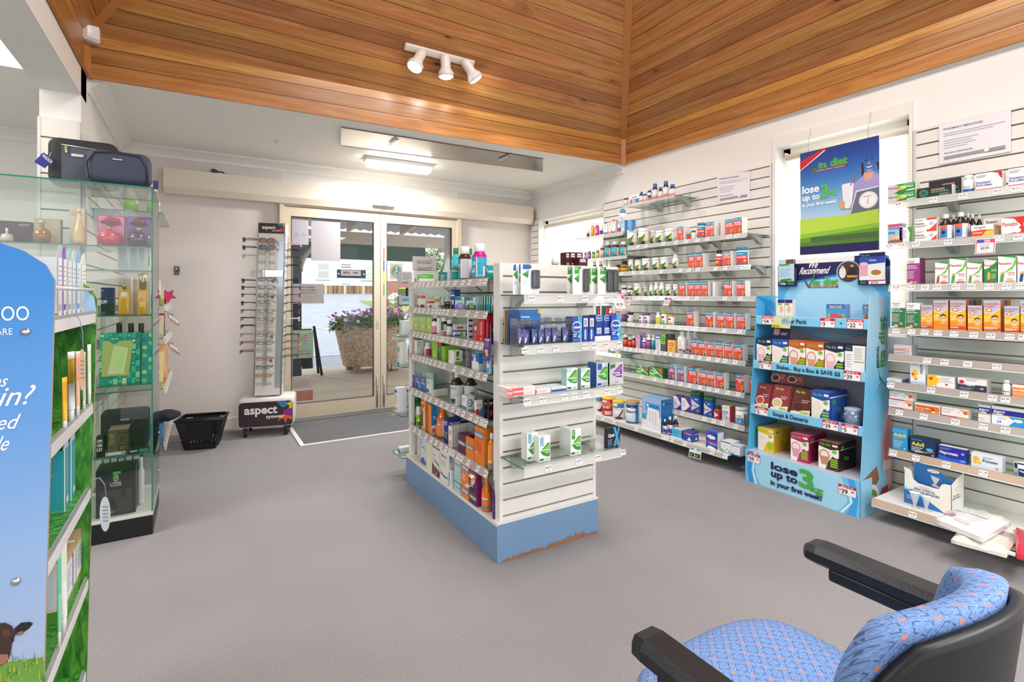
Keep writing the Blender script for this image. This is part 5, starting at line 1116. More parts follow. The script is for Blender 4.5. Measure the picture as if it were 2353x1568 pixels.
s.box(722,1042,562,.045,'single white, red and orange ibuprofen carton','efecea',IBU,side='dcd8d4',h=.048)
ASC="r 0 0 1 1 2a9ade;r 0 .55 1 .82 1f2f9a;r 0 .82 1 1 f0eeea;r 0 .5 1 .54 f0c23a;t fff .05 .66 .36 .13 Aspro;t fff .05 .53 .32 .13 Clear;p eef0f4 0 0 .5 0 .7 .3 .5 .5 0 .48;p cfe6f6 .6 .3 .8 .24 .95 .3 .9 .42 .7 .42;t 2a6ab0 .16 .12 .14 .13 24;l 7ac .2 .4 .3 2 .08 .02"
s.box(1150,1300,572,.055,'small white and blue soluble carton','e9e6e0',"r 0 .52 1 .86 1f3fa8;r 0 .46 1 .5 e8b53a;t fff .05 .68 .8 .12 Aspro;t fff .05 .54 .65 .12 Clear;l bbb .1 .25 .4 2 .08 .02",top='c9c3b8',h=.088)
s.box(1306,1700,592,.06,'large blue carton with white tablets','2a9ade',ASC,top='4a4a52',side='2a8ac8',h=.092)
s=M8
ADV="t f5e83a .08 .62 .8 .16 Advil;t 8ad0ee .08 .86 .84 .06 PHARMACY_MEDICINE;t e890a0 .15 .53 .7 .06 LIQUID;r .08 .4 .75 .43 c8d84a;l bfe2f4 .08 .34 .6 4 .06 .02;r .08 .08 .6 .1 d8d84a;p fff .72 .04 .78 .04 .88 .14 .82 .14"
s.box(155,332,838,.05,'sky-blue carton with yellow Advil lettering'.replace('Advil ',''),'2f9ad4',ADV,side='1f6f9c',top='5ab0dc')
s.box(358,656,965,.07,'navy carton with yellow lettering','15345a',"t f5e83a .06 .5 .5 .24 Advil;t 6aa8c8 .05 .84 .42 .07 PHARMACY_MEDICINE;l e8e8ee .06 .38 .45 3 .1 .04;p f0e23a .2 .1 .6 .18 .6 .22 .2 .15;p e88a5a .6 .17 .95 .28 .95 .32 .6 .22;e .78 .4 .14 .1 4ab8e8;t fff .86 .06 .08 .08 20",top='1a2a38',side='102842',h=.09)
s.box(688,1018,1085,.04,'royal-blue carton reading Naprogesic'.replace(' reading Naprogesic',' with white lettering and round emblem'),'1f2a9c',"p 2a6ad8 0 0 1 0 1 .3 .5 .2 0 .35;t fff .05 .46 .66 .2 Naprogesic;c .87 .66 .05 dfe4f4;c .87 .66 .03 1f2a9c;l 8aa0e0 .05 .85 .4 2 .08 .03;t fff .8 .14 .14 .07 12_tabs",top='e4e2ea',side='15206a',h=.075)
s.box(1068,1432,1150,.05,'pale blue carton with yellow abstract figure','dbe4ef',"p f2b52c .08 .3 .2 .25 .16 .45 .3 .6 .2 .8 .08 .75 .06 .55;p f2b52c .24 .55 .34 .35 .26 .25 .2 .4;t 26304e .38 .48 .52 .18 Ponstan;l 8a98b8 .38 .8 .35 2 .08 .025;e .84 .18 .05 .07 ef8a5a",side='cfd8e2',top='e9edf2',h=.072)
s.box(1562,1650,1228,.05,'half-hidden pale teal carton','cfe0e0','r .1 .5 .5 .9 2a2f3a;r 0 0 1 .15 7ac0cf',h=.06,w=.05)
s.box(1610,1850,1252,.04,'white and navy carton at the photo edge','f0f0f2','r .02 .04 1 .6 1d2f6a;t fff .1 .36 .6 .12 Napro;r 0 .9 1 1 1d2f6a',h=.066)
s=M9;zr(2020,1020,2353,1865)
ul,ur,zb,h=s.measure(322,932,372,.09,850);D=.16;w0=.09
T_=empty('measure_box',s.P((ul+ur)/2,w0+D/2,.0008),'open white and blue display box of conical medicine measures on the bottom medicine shelf','display box',s.group)
f=lambda u,w,z:s.P(u,w0+w,.0008+z);L=ur-ul;H=h-zb
b=B();wave=[(0,0),(L,0),(L,.78*H),(.86*L,.78*H),(.8*L,.74*H),(.74*L,.6*H),(.6*L,.6*H),(.3*L,.62*H),(.2*L,.7*H),(.16*L,.92*H),(0,.98*H)]
CB=M('edebe4',.5)
b.prism(wave,lambda u,z:f(ul+u,0,z),lambda u,z:f(ul+u,.002,z),CB)
draw(b,lambda u,v,e:f(ul+u,-e,v),L,H,"p 2a72b8 0 0 .88 0 .55 .2 .2 .34 0 .37;p 6ac8d8 0 .37 .2 .34 .55 .2 .6 .2 .25 .38 0 .43;e .45 .54 .16 .035 b8b8c0;e .45 .54 .15 .03 edebe4;t c84a4a .34 .525 .2 .03 SURGIPACK;t 3a5a8a .22 .44 .46 .055 40ml_CONICAL;t 3a5a8a .14 .36 .62 .055 MEDICINE_MEASURE;l cfe0f0 .06 .22 .12 3 .04 .015")
b.box(0,.002,0,D,0,.9*H,CB,T=lambda p:f(ul+p.x,p.y,p.z));b.prism([(0,0),(D,0),(D,.98*H),(D*.55,.92*H),(0,.78*H)],lambda w,z:f(ur-.002,w,z),lambda w,z:f(ur,w,z),CB)
b.box(0,L,D-.002,D,0,.8*H,CB,T=lambda p:f(ul+p.x,p.y,p.z))
part(b,'carton_tray',T_)
b=B();draw(b,lambda u,v,e:f(ur+e,u,v),D,H,"e .55 .62 .25 .05 c86a6a;e .55 .62 .23 .045 edebe4;t 4a5a7a .15 .45 .75 .04 40ml_CONICAL;t 4a5a7a .08 .38 .85 .04 MEDICINE_MEASURE");part(b,'side_print',T_)
b=B();C2=M('2468a8',.45)
b.prism([(.17*L,.5*H),(.98*L,.45*H),(.98*L,.86*H),(.86*L,.92*H),(.62*L,1.08*H),(.26*L,1.16*H),(.26*L,1.1*H),(.17*L,1.1*H)],lambda u,z:f(ul+u,.03,z),lambda u,z:f(ul+u,.032,z),C2)
draw(b,lambda u,v,e:f(ul+u,.03-e,v),L,H,"e .58 1.0 .13 .045 e8e6e4;t b04a4a .49 .985 .18 .03 SURGIPACK;p c9c9c6 .52 .88 .72 .84 .64 .66 .72 .62 .68 .57 .56 .6 .54 .64 .6 .67")
part(b,'header_card',T_)
CUP=softclear('f0f5f7',.3,.08)
for xl,xr,yt,yb,n in((388,532,628,860,'clear plastic measuring cup nearer the diet stand'),(545,668,680,905,'clear plastic measuring cup nearer the plastic bags')):
 ul2,ur2,zb2,h2=s.measure(xl,xr,yt,.015,yb,True);r=(ur2-ul2)/2;hh=h2
 b=B();c=s.P((ul2+ur2)/2,.015+r,.0008)
 b.lathe([(r*.62,0),(r*.6,.003),(r*.16,.012),(r*.3,.02),(r,hh),(r*.95,hh),(r*.27,.022),(r*.1,.016)],CUP,c,20)
 b.lathe([(r*1.0,hh-.002),(r*1.04,hh),(r*1.0,hh+.0015)],M('e8eef0',.1),c,20)
 b.build('measuring_cup',loc=c,label=n,cat='measuring cup')
def pack(name,pts,z0,th,look,m,deco=None,cat='bedding pack'):
 """soft flat pack: pixel corners fl, fr, br, bl at height z0"""
 P4=[onz(*zp(*q),z0+th)for q in pts]
 b=B();n=9;random.seed(len(look));top=[];
 for j in range(n):
  for i in range(n):
   u,v=i/(n-1),j/(n-1);p=P4[0].lerp(P4[1],u).lerp(P4[3].lerp(P4[2],u),v)
   e=min(u,1-u,v,1-v);p=V((p.x,p.y,z0+th*(.45+.55*min(1,e*7))+random.uniform(-.004,.004)*(e>0)))
   top.append(p)
 o=b.add(top+[V((p.x,p.y,z0))for p in top],[(j*n+i,j*n+i+1,(j+1)*n+i+1,(j+1)*n+i)for j in range(n-1)for i in range(n-1)]+[(n*n+j*n+i,n*n+(j+1)*n+i,n*n+(j+1)*n+i+1,n*n+j*n+i+1)for j in range(n-1)for i in range(n-1)],m,True)
 rim=[i for i in range(n)]+[j*n+n-1 for j in range(1,n)]+[(n-1)*n+i for i in range(n-2,-1,-1)]+[j*n for j in range(n-2,0,-1)]
 b.add(top+[V((p.x,p.y,z0))for p in top],[(rim[k],n*n+rim[k],n*n+rim[(k+1)%len(rim)],rim[(k+1)%len(rim)])for k in range(len(rim))],m,True)
 c=sum(P4,V())/4;c.z=z0
 if deco:deco(b,P4)
 return b.build(name,loc=c,label=look,cat=cat,group=s.group)
VIN=M('e6e8e6',.18,coat=.6);zt=s.z+.0015
o=pack('vinyl_pack',[(925,1180),(1640,1370),(1760,1200),(1100,980)],zt,.035,'lower clear vinyl bedding pack with a white carry handle',M('dedcd2',.2,coat=.6))
fl,fr=onz(*zp(1100,1225),zt+.01),onz(*zp(1480,1345),zt+.01)
b=B();dv=(fr-fl).normalized();nv=V((dv.y,-dv.x,0));nv=nv if nv.x<0 else-nv
HWm=M('f2f3f3',.3)
b.tube([fl,fl+nv*.03+dv*.01,fl+nv*.055+dv*.025,fr+nv*.055-dv*.012,fr+nv*.03-dv*.004,fr],.0055,HWm,8);b.box(-.02,(fr-fl).length+.07,-.003,.003,-.008,.008,HWm,T=lambda p:fl+dv*p.x-nv*(p.y+.003)+V((0,0,p.z)))
h_=b.build('carry_handle',o);h_.matrix_parent_inverse=MX.Translation(-o.location)
def deco(b,P):
 q=lambda u,v,e=0:P[0].lerp(P[1],u).lerp(P[3].lerp(P[2],u),v)+V((0,0,.004))
 for u0,v0,u1,v1,c in((.1,.1,.2,.34,'d8b0a8'),(.22,.12,.3,.26,'9a90b0'),(.05,.45,.35,.6,'c9d3e6'),(.35,.08,.7,.1,'d87a80'),(.4,.5,.8,.56,'d0d4e2')):
  b.quad(q(u0,v0),q(u1,v0),q(u1,v1),q(u0,v1),c)
pack('vinyl_pack',[(720,890),(1330,1130),(1700,930),(1120,760)],zt+.04,.05,'upper glossy white bedding pack slanted over the lower one',VIN,deco)
pack('red_pack',[(1770,1330),(1990,1390),(1990,1120),(1730,1030)],zt,.05,'red and white plastic pack at the edge of the photo',M('d2324a',.25,coat=.4))
for q in(M1,M2,M3,M4,M5,M6,M7,M8,M9):q.finish('from the diet stand')
zr(2020,540,2353,1632)
talker([zp(1075,218),zp(1302,205),zp(1318,35),zp(1092,48)],3.34,'small red and white price card reading $2.99 on the medicine wall',SV.format('$2.99'),cat='price card',name='price_card')
s=GS[0];zr(930,560,1150,1568)
s.box(168,200,568,.04,'tiny white and green carton','eceae6','r 0 0 .5 1 3f9a5a')
s.box(204,240,478,.1,'white carton with lime panel','eeede9','r .2 .3 .9 .8 6ac04a',xs=480,sd='r .02 .45 .98 .95 56b947;l cfeac0 .1 .75 .5 3 .1 .03',top='f2f1ee',h=.06)
s.box(482,548,470,.05,'plain white carton','ecebe6','',h=.062,w=.05)
s.box(549,580,490,.08,'dark teal carton','2f7f80','l 9fc .2 .7 .6 2 .15 .05',xs=697,sd='r 0 0 1 1 2f7a7a;l cfe .1 .6 .5 2 .15 .05;r .05 .2 .5 .3 d8c04a',top='8ab0a8',h=.056)
s.box(700,735,478,.05,'pale grey-blue carton','dfe6e6','',xs=765,h=.06)
TB="l fff .1 .85 .6 2 .1 .03;e .5 .4 .4 .25 2a8a4a;t fff .2 .38 .6 .08 Gaviscon"
s.jar(766,915,75,'teal bottle with green cap, nearest the door','3cc4cc','1f8a4a',TB,'talc','antacid_bottle','bottle',band='3abfc8')
s.jar(1042,1122,85,'teal bottle with green cap in the back row','3cc4cc','1f8a4a',TB,'talc','antacid_bottle','bottle',band='3abfc8',w=.13)
s.jar(878,1092,52,'brown bottle with white cap, blue and grey label','4a2412','f4f3f2','r 0 0 .32 1 2f9ac8;t fff .05 .62 .26 .14 CON;r 0 .4 .3 .54 d8405a;r .34 0 .44 1 f4f4f4;r .46 .02 .95 .98 d5d2d8;l a09aa8 .5 .9 .42 9 .1 .03','pill','antacid_bottle','bottle',band='d5d2d8')
s.jar(1103,1348,8,'magenta bottle with white cap, turquoise label','c4128a','f4f3f2','r 0 0 1 1 25a9cb;t fff 0.02 .62 .36 .16 SCON;c .26 .36 .12 e9a0b8;c .18 .3 .09 f0f0f4;r .44 0 .5 1 f4f4f4;l cfeef6 .56 .85 .36 2 .1 .03;r .84 .05 1 .55 e6e6e8;t fff .55 .06 .3 .07 500mL','pill','antacid_bottle','bottle',band='25a9cb')
s.box(1338,1362,440,.07,'teal carton tucked by the end panel','25aab2','r .1 .5 .9 .8 d8efe0',xs=1490,sd='r 0 0 1 1 25aab2;r .05 .45 .7 .6 e8efe0;e .85 .35 .12 .2 f0f4f2',h=.065)
s=GS[1]
s.box(206,250,838,.05,'white carton with orange cap panel','efece8','r 0 .7 1 .95 ea5f3a;c .3 .1 .25 7a4a3a',xs=345,sd='r .1 .7 .95 .95 ea5f2f;p 6a4a40 0 0 .9 0 .7 .2 .3 .25 0 .15')
s.box(366,400,930,.06,'flat white and red carton','f1efec','r 0 .6 1 .9 e0452f',xs=485,sd='r .0 .62 1 .9 de4a30;r 0 .05 .5 .4 e6614a')
s.box(488,505,870,.05,'white carton with olive band','efede8','r 0 .5 1 .8 a9b552',xs=572,sd='r .02 .55 .98 .82 a4b24e;c .8 .2 .15 4a2a20')
for i,(x,yt,ww)in enumerate(((586,862,.03),(660,865,.05),(735,868,.07))):s.box(x,x+16,yt,.01,'thin white and green carton','efede9','r 0 .7 1 1 5ac03a;r 0 0 1 .5 e3d34a',w=.02+ww)
DKC='r .0 .55 .95 .8 3a1f2f;t fff .1 .58 .6 .2 Pepto'
s.box(588,610,982,.09,'low dark maroon carton, lower of two','33192a','r 0 .3 1 .7 c83a4a',xs=742,sd='t fff .1 .4 .3 .3 Pepto;t fff .55 .4 .3 .3 Pepto',h=.02)
s.box(650,668,925,.06,'low dark maroon carton, upper of two','33192a','',z0=s.last[0]+.0008,xs=744,sd='t fff .15 .4 .6 .3 Pepto',h=.022)
for k in range(4):
 s.box(752+92*0+k*0,825,760,.05,'royal blue carton in a file going back','2a3aa6','r 0 .6 1 .68 fff;t fff .1 .82 .7 .07 Mylanta;e .5 .3 .3 .12 d8dcf0;e .5 .3 .2 .08 2a3aa6' if k==0 else '',w=.012+k*.036,h=.108,top='3a4ab8',side='2438a8')if False else s.box(752,824,760,.034,'royal blue carton in a file going back','2a3aa6','t fff .1 .82 .7 .07 De-Gas;r .1 .66 .9 .74 fff;e .5 .35 .3 .14 d8dcf0' if k==0 else '',w=.055+k*.036,h=.112,top='3a4ab8',side='2438a8')
MYL="r 0 .7 1 1 2fa8a8;t 12303a .05 .78 .62 .14 Mylanta;r .72 .72 .95 .95 efefef;r 0 .0 1 .7 bfe3e6;p {0} 0 0 1 0 1 .35 .8 .5 .4 .52 .1 .35 0 .1;l fff .35 .4 .5 3 .1 .03"
s.box(826,984,866,.03,'turquoise carton with lilac dome','2fa8a8',MYL.format('8a7ac0'),side='8f82c8',top='8ad0c8')
s.box(1006,1170,872,.03,'turquoise carton with dark green dome','2fa8a8',MYL.format('256a3a'),side='e8eeee',top='8ad0c8')
for x in(1184,1216,1250,1290,1335,1370,1410):s.box(x,x+(26 if x<1400 else 38),874,.08,'slim teal-striped carton','e9f1f0','r 0 0 .55 1 25b0bd;V 12303a .2 .95 .6 .3 Mylanta;p 2a7a4a .55 0 1 0 1 .5 .7 .4',side='2a7f5a')
s=GS[2]
for a in((122,224,1202),(229,345,1205),(352,440,1212)):s.box(*a,.04,'pale lime carton','b5d172','l e3efc0 .1 .85 .5 2 .1 .03;r 0 .3 1 .36 cdb53a;e .6 .4 .2 .1 d8e6a8;t dff0b8 .15 .55 .4 .14 fi',side='bcd47a',top='cfe09a')
PB='l 6a5a60 .15 .85 .5 3 .1 .04'
s.jar(446,590,1152,'large brown bottle with pink label','2a1412','f3f2f1','r 0 0 1 .6 e58aaa;l 4a2a30 .1 .85 .6 2 .12 .06','pill','pill_bottle','pill bottle',band='f3f1f0')
s.box(524,560,1222,.02,'white and pink carton between the bottles','f1efee','r .2 .05 1 .12 b83a6a',xs=600,w=.004)
s.jar(592,705,1213,'brown bottle with teal and red label','2a1412','f3f2f1','r 0 .4 .6 1 2a6a80;r 0 .12 1 .3 d8452a;l fff .1 .85 .4 3 .1 .03','pill','pill_bottle','pill bottle',band='f0eeec',w=.004)
s.jar(680,790,1255,'small brown bottle with white label','2a1412','f3f2f1',PB+';r 0 .6 .2 .9 c83a4a','pill','pill_bottle','pill bottle',band='e6e5ea',w=.004)
s.box(790,815,1445,.06,'low white and blue tube carton, lower of stack','f0efee','r 0 0 1 .3 3a6ab0',xs=1000,sd='r 0 .1 .5 .5 3a6ab0;r .5 .1 .75 .9 7ac23a;r .1 .5 .4 .9 d8d8e0',h=.03)
s.box(790,812,1370,.06,'low white and blue tube carton, upper of stack','f0efee','r 0 0 1 .3 3a6ab0',z0=s.last[0]+.0008,xs=1020,sd='r .2 .4 .7 .7 d8545a;r 0 0 1 .2 3a6ab0',h=.04)
zz=0.
for k in range(4):
 s.box(1022,1042,1400,.03,f'white and blue tablet carton, {ORD[4-k]} down its stack','eceaea','',z0=zz,xs=1120,sd='r .3 .3 .9 .7 2a4a8a;r .05 .3 .25 .7 3a3a4a',h=.028,top='efefef');zz=s.last[0]+.0008
FLO="t fff .1 .7 .8 .12 Flo;r .35 .35 .6 .6 efd8d0;r .3 .1 .5 .2 3ac0b0"
s.box(1122,1195,1300,.03,'red carton with white print, narrow','d22a34','r .3 .6 .8 .8 f0e0dc;r .3 .3 .6 .42 5ac0b0;l e9a0a0 .1 .15 .5 2 .05 .02',side='d22a34',w=.004)
s.box(1198,1296,1232,.04,'tall red carton with teal toothbrush print','d22a34','r .1 .3 .2 .8 4ac0b4;V fff .5 .85 .6 .22 Flowmic;e .55 .12 .1 .05 f0e4da',side='c9242e',xs=1335,w=.006)
for k in range(3):s.box(1338,1362,1232,.05,'red carton filed beside the tall one','d22a34','r .3 .2 .6 .7 4ac0b4' if k==0 else '',w=.012+k*.045,h=.14,side='cf2a34')
s.box(1400,1420,1335,.05,'purple and gold carton by the end panel','4a2a7a','r 0 0 .3 1 d8a84a',xs=1484,sd='e .55 .6 .3 .2 e8b04a;e .5 .52 .26 .17 4a2a7a',w=.01)
s=GS[3];zr(930,760,1150,1568)
s.box(140,157,128,.04,'pink edged carton','d88a9a','l fff .2 .8 .6 3 .1 .03',w=.012)
s.box(158,200,100,.05,'white laxative carton with dark green top','efeeec','r 0 .6 1 1 1f7a44',xs=308,sd='r 0 .62 1 1 1f7a44;t fff .2 .74 .75 .14 Coloxyl;l 7aa08a .15 .5 .5 3 .08 .02;r .6 .05 .95 .2 d5d8da',h=.15)
s.jar(322,446,200,'white jar with magenta label','f2f1f0','f4f3f2','r .3 0 1 .9 c2286a;l f0b8d0 .35 .7 .5 3 .15 .06;r .85 0 1 .9 4a1f3a','pill','pill_bottle','pill bottle')
LG='p 5aa82a .3 .7 .5 .9 .7 .7 .6 .7 .5 .8 .4 .7;l 4a8a2a .2 .55 .5 2 .06 .02;e .4 .2 .3 .06 d8e04a'
s.box(450,532,160,.03,'tall lime carton with leaf print','9ccf4a',LG,side='8cc23a')
s.box(541,602,125,.03,'tall red and green carton','3f6a3a','r 0 .62 1 1 c83a3a;e .5 .5 .4 .12 3f9a4a;l d8d8c0 .2 .85 .6 2 .06 .02',side='2f5a34')
s.box(606,676,135,.03,'tall grey carton behind the lime one','b9bab9','l 4a5a4a .1 .85 .7 2 .06 .02',side='8a8c90',xs=748,w=.05)
s.box(600,662,262,.04,'broad lime carton','86c227','r .2 .05 .6 .2 6aa01f',side='86c227',xs=900,top='86c227')
s.box(716,806,328,.03,'white carton with green and pink photos','f0efec','l b09a90 .05 .85 .4 5 .13 .04',xs=945,sd='r .1 0 1 .2 6ac23a;r .3 .3 .65 .95 2a7a44;e .5 .5 .2 .12 e8c09a;e .6 .62 .1 .15 f0d84a',w=.004)
zz=0.
for k in range(4):
 s.box(1002,1020,500,.04,f'grey-blue strip carton, {ORD[4-k]} down its stack','8a8c9a','',z0=zz,xs=1095,sd='r .5 .2 .9 .8 e0705a;r .1 .3 .4 .6 c9cad4',h=.029,w=.02);zz=s.last[0]+.0008
BW="r 0 .5 1 1 2f6fb4;p f0f2f6 .1 .1 .5 .5 .9 .45 1 .1;l fff .1 .85 .6 2 .08 .03;e .45 .6 .15 .15 fff"
s.box(1098,1212,362,.03,'blue and white carton with a figure','e9eef4',BW,xs=1335,sd='r 0 .4 .6 1 2a8ad0;r 0 0 1 .3 bfe0f4',side='dfe8f0',w=.004)
s.box(1338,1380,382,.02,'second blue and white carton beside it','e9eef4',BW,xs=1420,w=.004)
s.box(1345,1372,640,.04,'low bright blue carton by the end panel','2f93dc','',xs=1482,sd='r .1 .3 .6 .8 5ab0e8;t d8f0ff .15 .4 .4 .3 NOW',h=.03,w=.002)
s=GS[4]
SEN="l d0c8e8 .2 .8 .5 2 .1 .04;t fff .15 .5 .7 .14 Senokot;r .7 .1 .8 .6 {}"
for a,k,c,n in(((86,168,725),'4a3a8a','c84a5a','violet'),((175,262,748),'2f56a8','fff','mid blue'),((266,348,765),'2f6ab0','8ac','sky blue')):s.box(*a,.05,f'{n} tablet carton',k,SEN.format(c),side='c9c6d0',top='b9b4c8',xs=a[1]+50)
s.box(285,330,705,.06,'white and navy carton in the back row','e4e6ea','',w=.09,xs=420,sd='r .55 0 1 1 24509a;r .65 .3 .9 .7 8ab0e0',top='d5dae2')
for k in range(4):s.box(356,440,832,.028,'white carton with teal stripe, filed going back','e9eeec','l 3a6a6a .1 .85 .7 3 .1 .03;e .25 .2 .25 .14 1f7a7c' if k==0 else '',w=.012+k*.031,h=.09,side='1f7f84',sd='r .0 0 .5 1 eef2f0',top='dfe4e0')
s.box(442,478,985,.09,'low beige carton lying flat','e6e0d6','l b0a89a .2 .6 .5 2 .2 .1',xs=710,sd='l c8c0b4 .2 .6 .5 2 .2 .06',h=.035,w=.004,top='ece8e0')
GL_="r 0 0 1 1 e2e4ea;t e0906a .05 .7 .55 .16 AGAROL;l 8aa08a .05 .55 .35 6 .08 .03;l a5a5b0 .5 .85 .4 7 .1 .03;r .0 .05 .5 .3 cfe0d4"
s.jar(748,970,690,'large brown winchester bottle, front label','241008','f4f3f2',GL_,'bottle','laxative_bottle','bottle',band='dfe1e8',w=.05)
s.jar(976,1190,690,'large brown winchester bottle with barcode','241008','f4f3f2','r 0 0 1 1 dcdfe8;l a5a5b0 .05 .9 .5 8 .1 .03;g 2a2a34 .6 .3 .3 .3','bottle','laxative_bottle','bottle',band='dcdfe8',w=.1)
s.box(820,850,1140,.06,'small white and aqua carton','e9efee','r 0 .3 .6 .8 3fb0b0',xs=935,h=.05,w=.004)
s.box(936,1012,1112,.05,'white carton with blue swirl emblem','eef0f0','r 0 0 1 .25 3a9ac0;l 8aa .2 .8 .5 3 .1 .04',xs=1138,sd='e .45 .5 .36 .26 2f4aa0;e .4 .5 .28 .2 eef0f4;t 2f4aa0 .2 .44 .4 .14 Plax',top='f0efec',h=.075,w=.004)
s.box(1140,1172,1150,.05,'white carton with red sun and blue curve','f1efec','r 0 .1 .5 .3 d8403a',xs=1274,sd='t c8404a .05 .62 .75 .1 Gastro-Stop;e .2 .2 .35 .22 d8403a;p 2f9ad4 .3 0 1 0 1 .5 .7 .4 .55 .2;c .85 .36 .07 d8304a;l aaa .1 .85 .5 2 .06 .02',w=.002)
for a,c in(((1280,1310,1135),'3a6ac8'),((1350,1382,1125),'d8503a')):s.box(*a,.05,f'black carton with {"blue" if c[0]=="3" else "red"} ring','17171a','',xs=a[0]+(66 if c[0]=='3' else 108),sd=f'r .1 .78 .8 .84 dddddd;r .1 .68 .6 .73 {c};e .45 .35 .26 .14 {c};e .45 .35 .17 .09 17171a;p {c} .3 .25 .36 .22 .62 .44 .56 .48',top='2a2a2e',w=.002)
b=B();random.seed(5);c=s.P(s.L-.05,.14,.0)
pts=[];n=8
for j in range(n):
 for i in range(n):
  u,v=i/(n-1)-.5,j/(n-1)-.5;e=max(0,1-4*max(u*u,v*v));pts.append(c+V((v*.16,u*.14,.002+e*.11+random.uniform(0,.018)*e)))
b.add(pts,[(j*n+i,j*n+i+1,(j+1)*n+i+1,(j+1)*n+i)for j in range(n-1)for i in range(n-1)],M('c9cfc4',.2,.3),True)
for k in range(14):p=pts[random.randrange(10,54)]+V((-.003,0,.006));q=V((0,.02,.004));b.quad(p,p+q,p+q+V((0,.004,.014)),p+V((0,.004,.014)),('5a8a4a','b04a6a','3a3a3a')[k%3])
o=b.build('sachet_bag',loc=c,cat='bag');s.place(o,'crumpled foil sachet bag',s.L-.05)
s=GS[5];zr(930,900,1150,1078)
s.jar(92,190,66,'green fibre tub with dark green lid','3f9a34','1a6a2c','e .35 .5 .4 .3 a9cf5a;e .35 .5 .25 .2 e4efc8;l fff .2 .9 .6 2 .06 .03','tub','fibre_tub','tub',w=.03)
s.jar(130,192,170,'small white tub with green label','f0f0ea','f3f3ee','r 0 0 1 .8 8cc23a;e .6 .3 .3 .2 f0e85a;r .3 .0 1 .3 2f7a2a','tub','fibre_tub','tub',w=.004)
META="p f2b070 0 0 1 0 1 1 0 1;p 7a1f2f 0 .1 .4 .1 .35 .5 0 .6;e .3 .8 .5 .16 e2562a;t fff .05 .76 .5 .1 ucil;p f6cf9a .5 .1 1 .1 1 .6 .6 .5"
s.box(190,232,55,.05,'tall orange fibre carton','f0a860',META,xs=262,side='ec9a50',w=.01)
s.box(264,300,145,.04,'orange and blue carton','f08a2a','',xs=366,sd='r 0 .3 1 1 2f86c4;r 0 0 1 .3 efe9e2;r .1 .05 .7 .2 e8703a;t fff .3 .5 .4 .1 TE',top='2f6ab0',w=.01)
s.jar(360,505,165,'orange electrolyte bottle with ribbed shoulder','dd6f16','e07a1c','r 0 0 1 1 f0854a;t fff .1 .7 .5 .1 Hydra;r .6 0 1 1 eee4dc;l c96 .65 .85 .3 6 .1 .03','bottle','electrolyte_bottle','bottle',clear=M('d8690f',.15,coat=.5),w=.02)
HY='t fff .1 .5 .8 .2 Hydra_Sports;l 8aa0e0 .1 .35 .5 2 .1 .04'
s.box(440,494,310,.06,'navy sports electrolyte carton','1f2f86','l c8d04a .1 .4 .7 3 .1 .03;l fff .1 .85 .6 3 .06 .03',xs=632,sd='t fff .08 .8 .85 .1 Hydra_Sports;l 8aa0e0 .1 .7 .5 3 .06 .02',top='1a276a',w=.02)
s.box(560,600,300,.06,'second navy sports carton behind it','1f2f86','',xs=765,sd='t fff .1 .7 .8 .15 Hydra_Sports',top='1a276a',w=.12,h=.14)
s.box(492,532,418,.06,'white electrolyte carton with red lines','efe9e6','c .5 .7 .3 f0a050;c .5 .2 .3 f0a050',xs=776,sd='r .05 0 .07 1 d8404a;r .35 0 .37 1 d8404a;r .7 0 .72 1 d8404a;l c8b8b8 .1 .85 .2 8 .1 .03;l c8b8b8 .42 .85 .25 8 .1 .03',top='d9cfca',w=.004,h=.115)
HL='r 0 .45 1 .66 85838a;t fff .08 .5 .8 .12 Hydralyte'
s.box(602,684,485,.05,'dark purple electrolyte carton','56204a',HL,xs=790,side='6a2450',top='7a2a58',w=.002)
s.box(686,782,528,.05,'squat orange electrolyte carton','ec7f1f',HL,side='f08a2a',top='f0952f',w=.001,xs=800)
s.box(786,890,405,.05,'tall orange electrolyte carton','ec7f1f','r 0 .7 1 .88 85838a;t fff .08 .75 .8 .08 Hydralyte;r .1 .3 .35 .65 e0661a;r .4 .3 .7 .6 e0661a;t fff .15 .28 .6 .07 ice',side='f2962f',top='f0952f',xs=1005,w=.001)
s.jar(935,1030,470,'orange bottle with white cap by the end panel','e8872a','f4f3f2','r 0 0 1 1 f0953a;r 0 .0 1 .2 85838a;t fff .1 .25 .6 .12 ice;l fbd9a8 .1 .8 .6 3 .1 .04','tall','electrolyte_bottle','bottle',clear=M('e07a1a',.15,coat=.5),w=.002)
s=base
s.box(116,172,450,.05,'tall pale beige carton at the far end','e2ddd2','l d0a0a0 .2 .85 .5 3 .1 .02',w=.06)
s.box(178,240,505,.08,'pale blue laxative carton','d5dbe6','p 4a5a9a 0 .1 .5 .25 1 .1 1 0 0 0;p 3a4a7a .1 .6 .6 .62 .9 .5 .6 .57;l 8a9ac0 .1 .85 .4 3 .08 .02',xs=330,top='3a6aa8',side='c9cfd8',w=.02)
s.box(242,308,585,.06,'plain cream carton','e6dfcf','',xs=430,top='e0d8c4',w=.01)
s.box(310,394,650,.06,'cream carton with chocolate brown wave','e4e0d4','p 5a2418 0 0 1 0 1 .2 .8 .3 .6 .2 0 .42;e .3 .75 .12 .05 6ac0d8;p 1f3a6a .1 .6 .5 .55 .95 .45 .9 .42 .45 .5;c .5 .2 .22 e8d8c8;c .5 .2 .18 5a2418',xs=450,top='d8ceb8',w=.004)
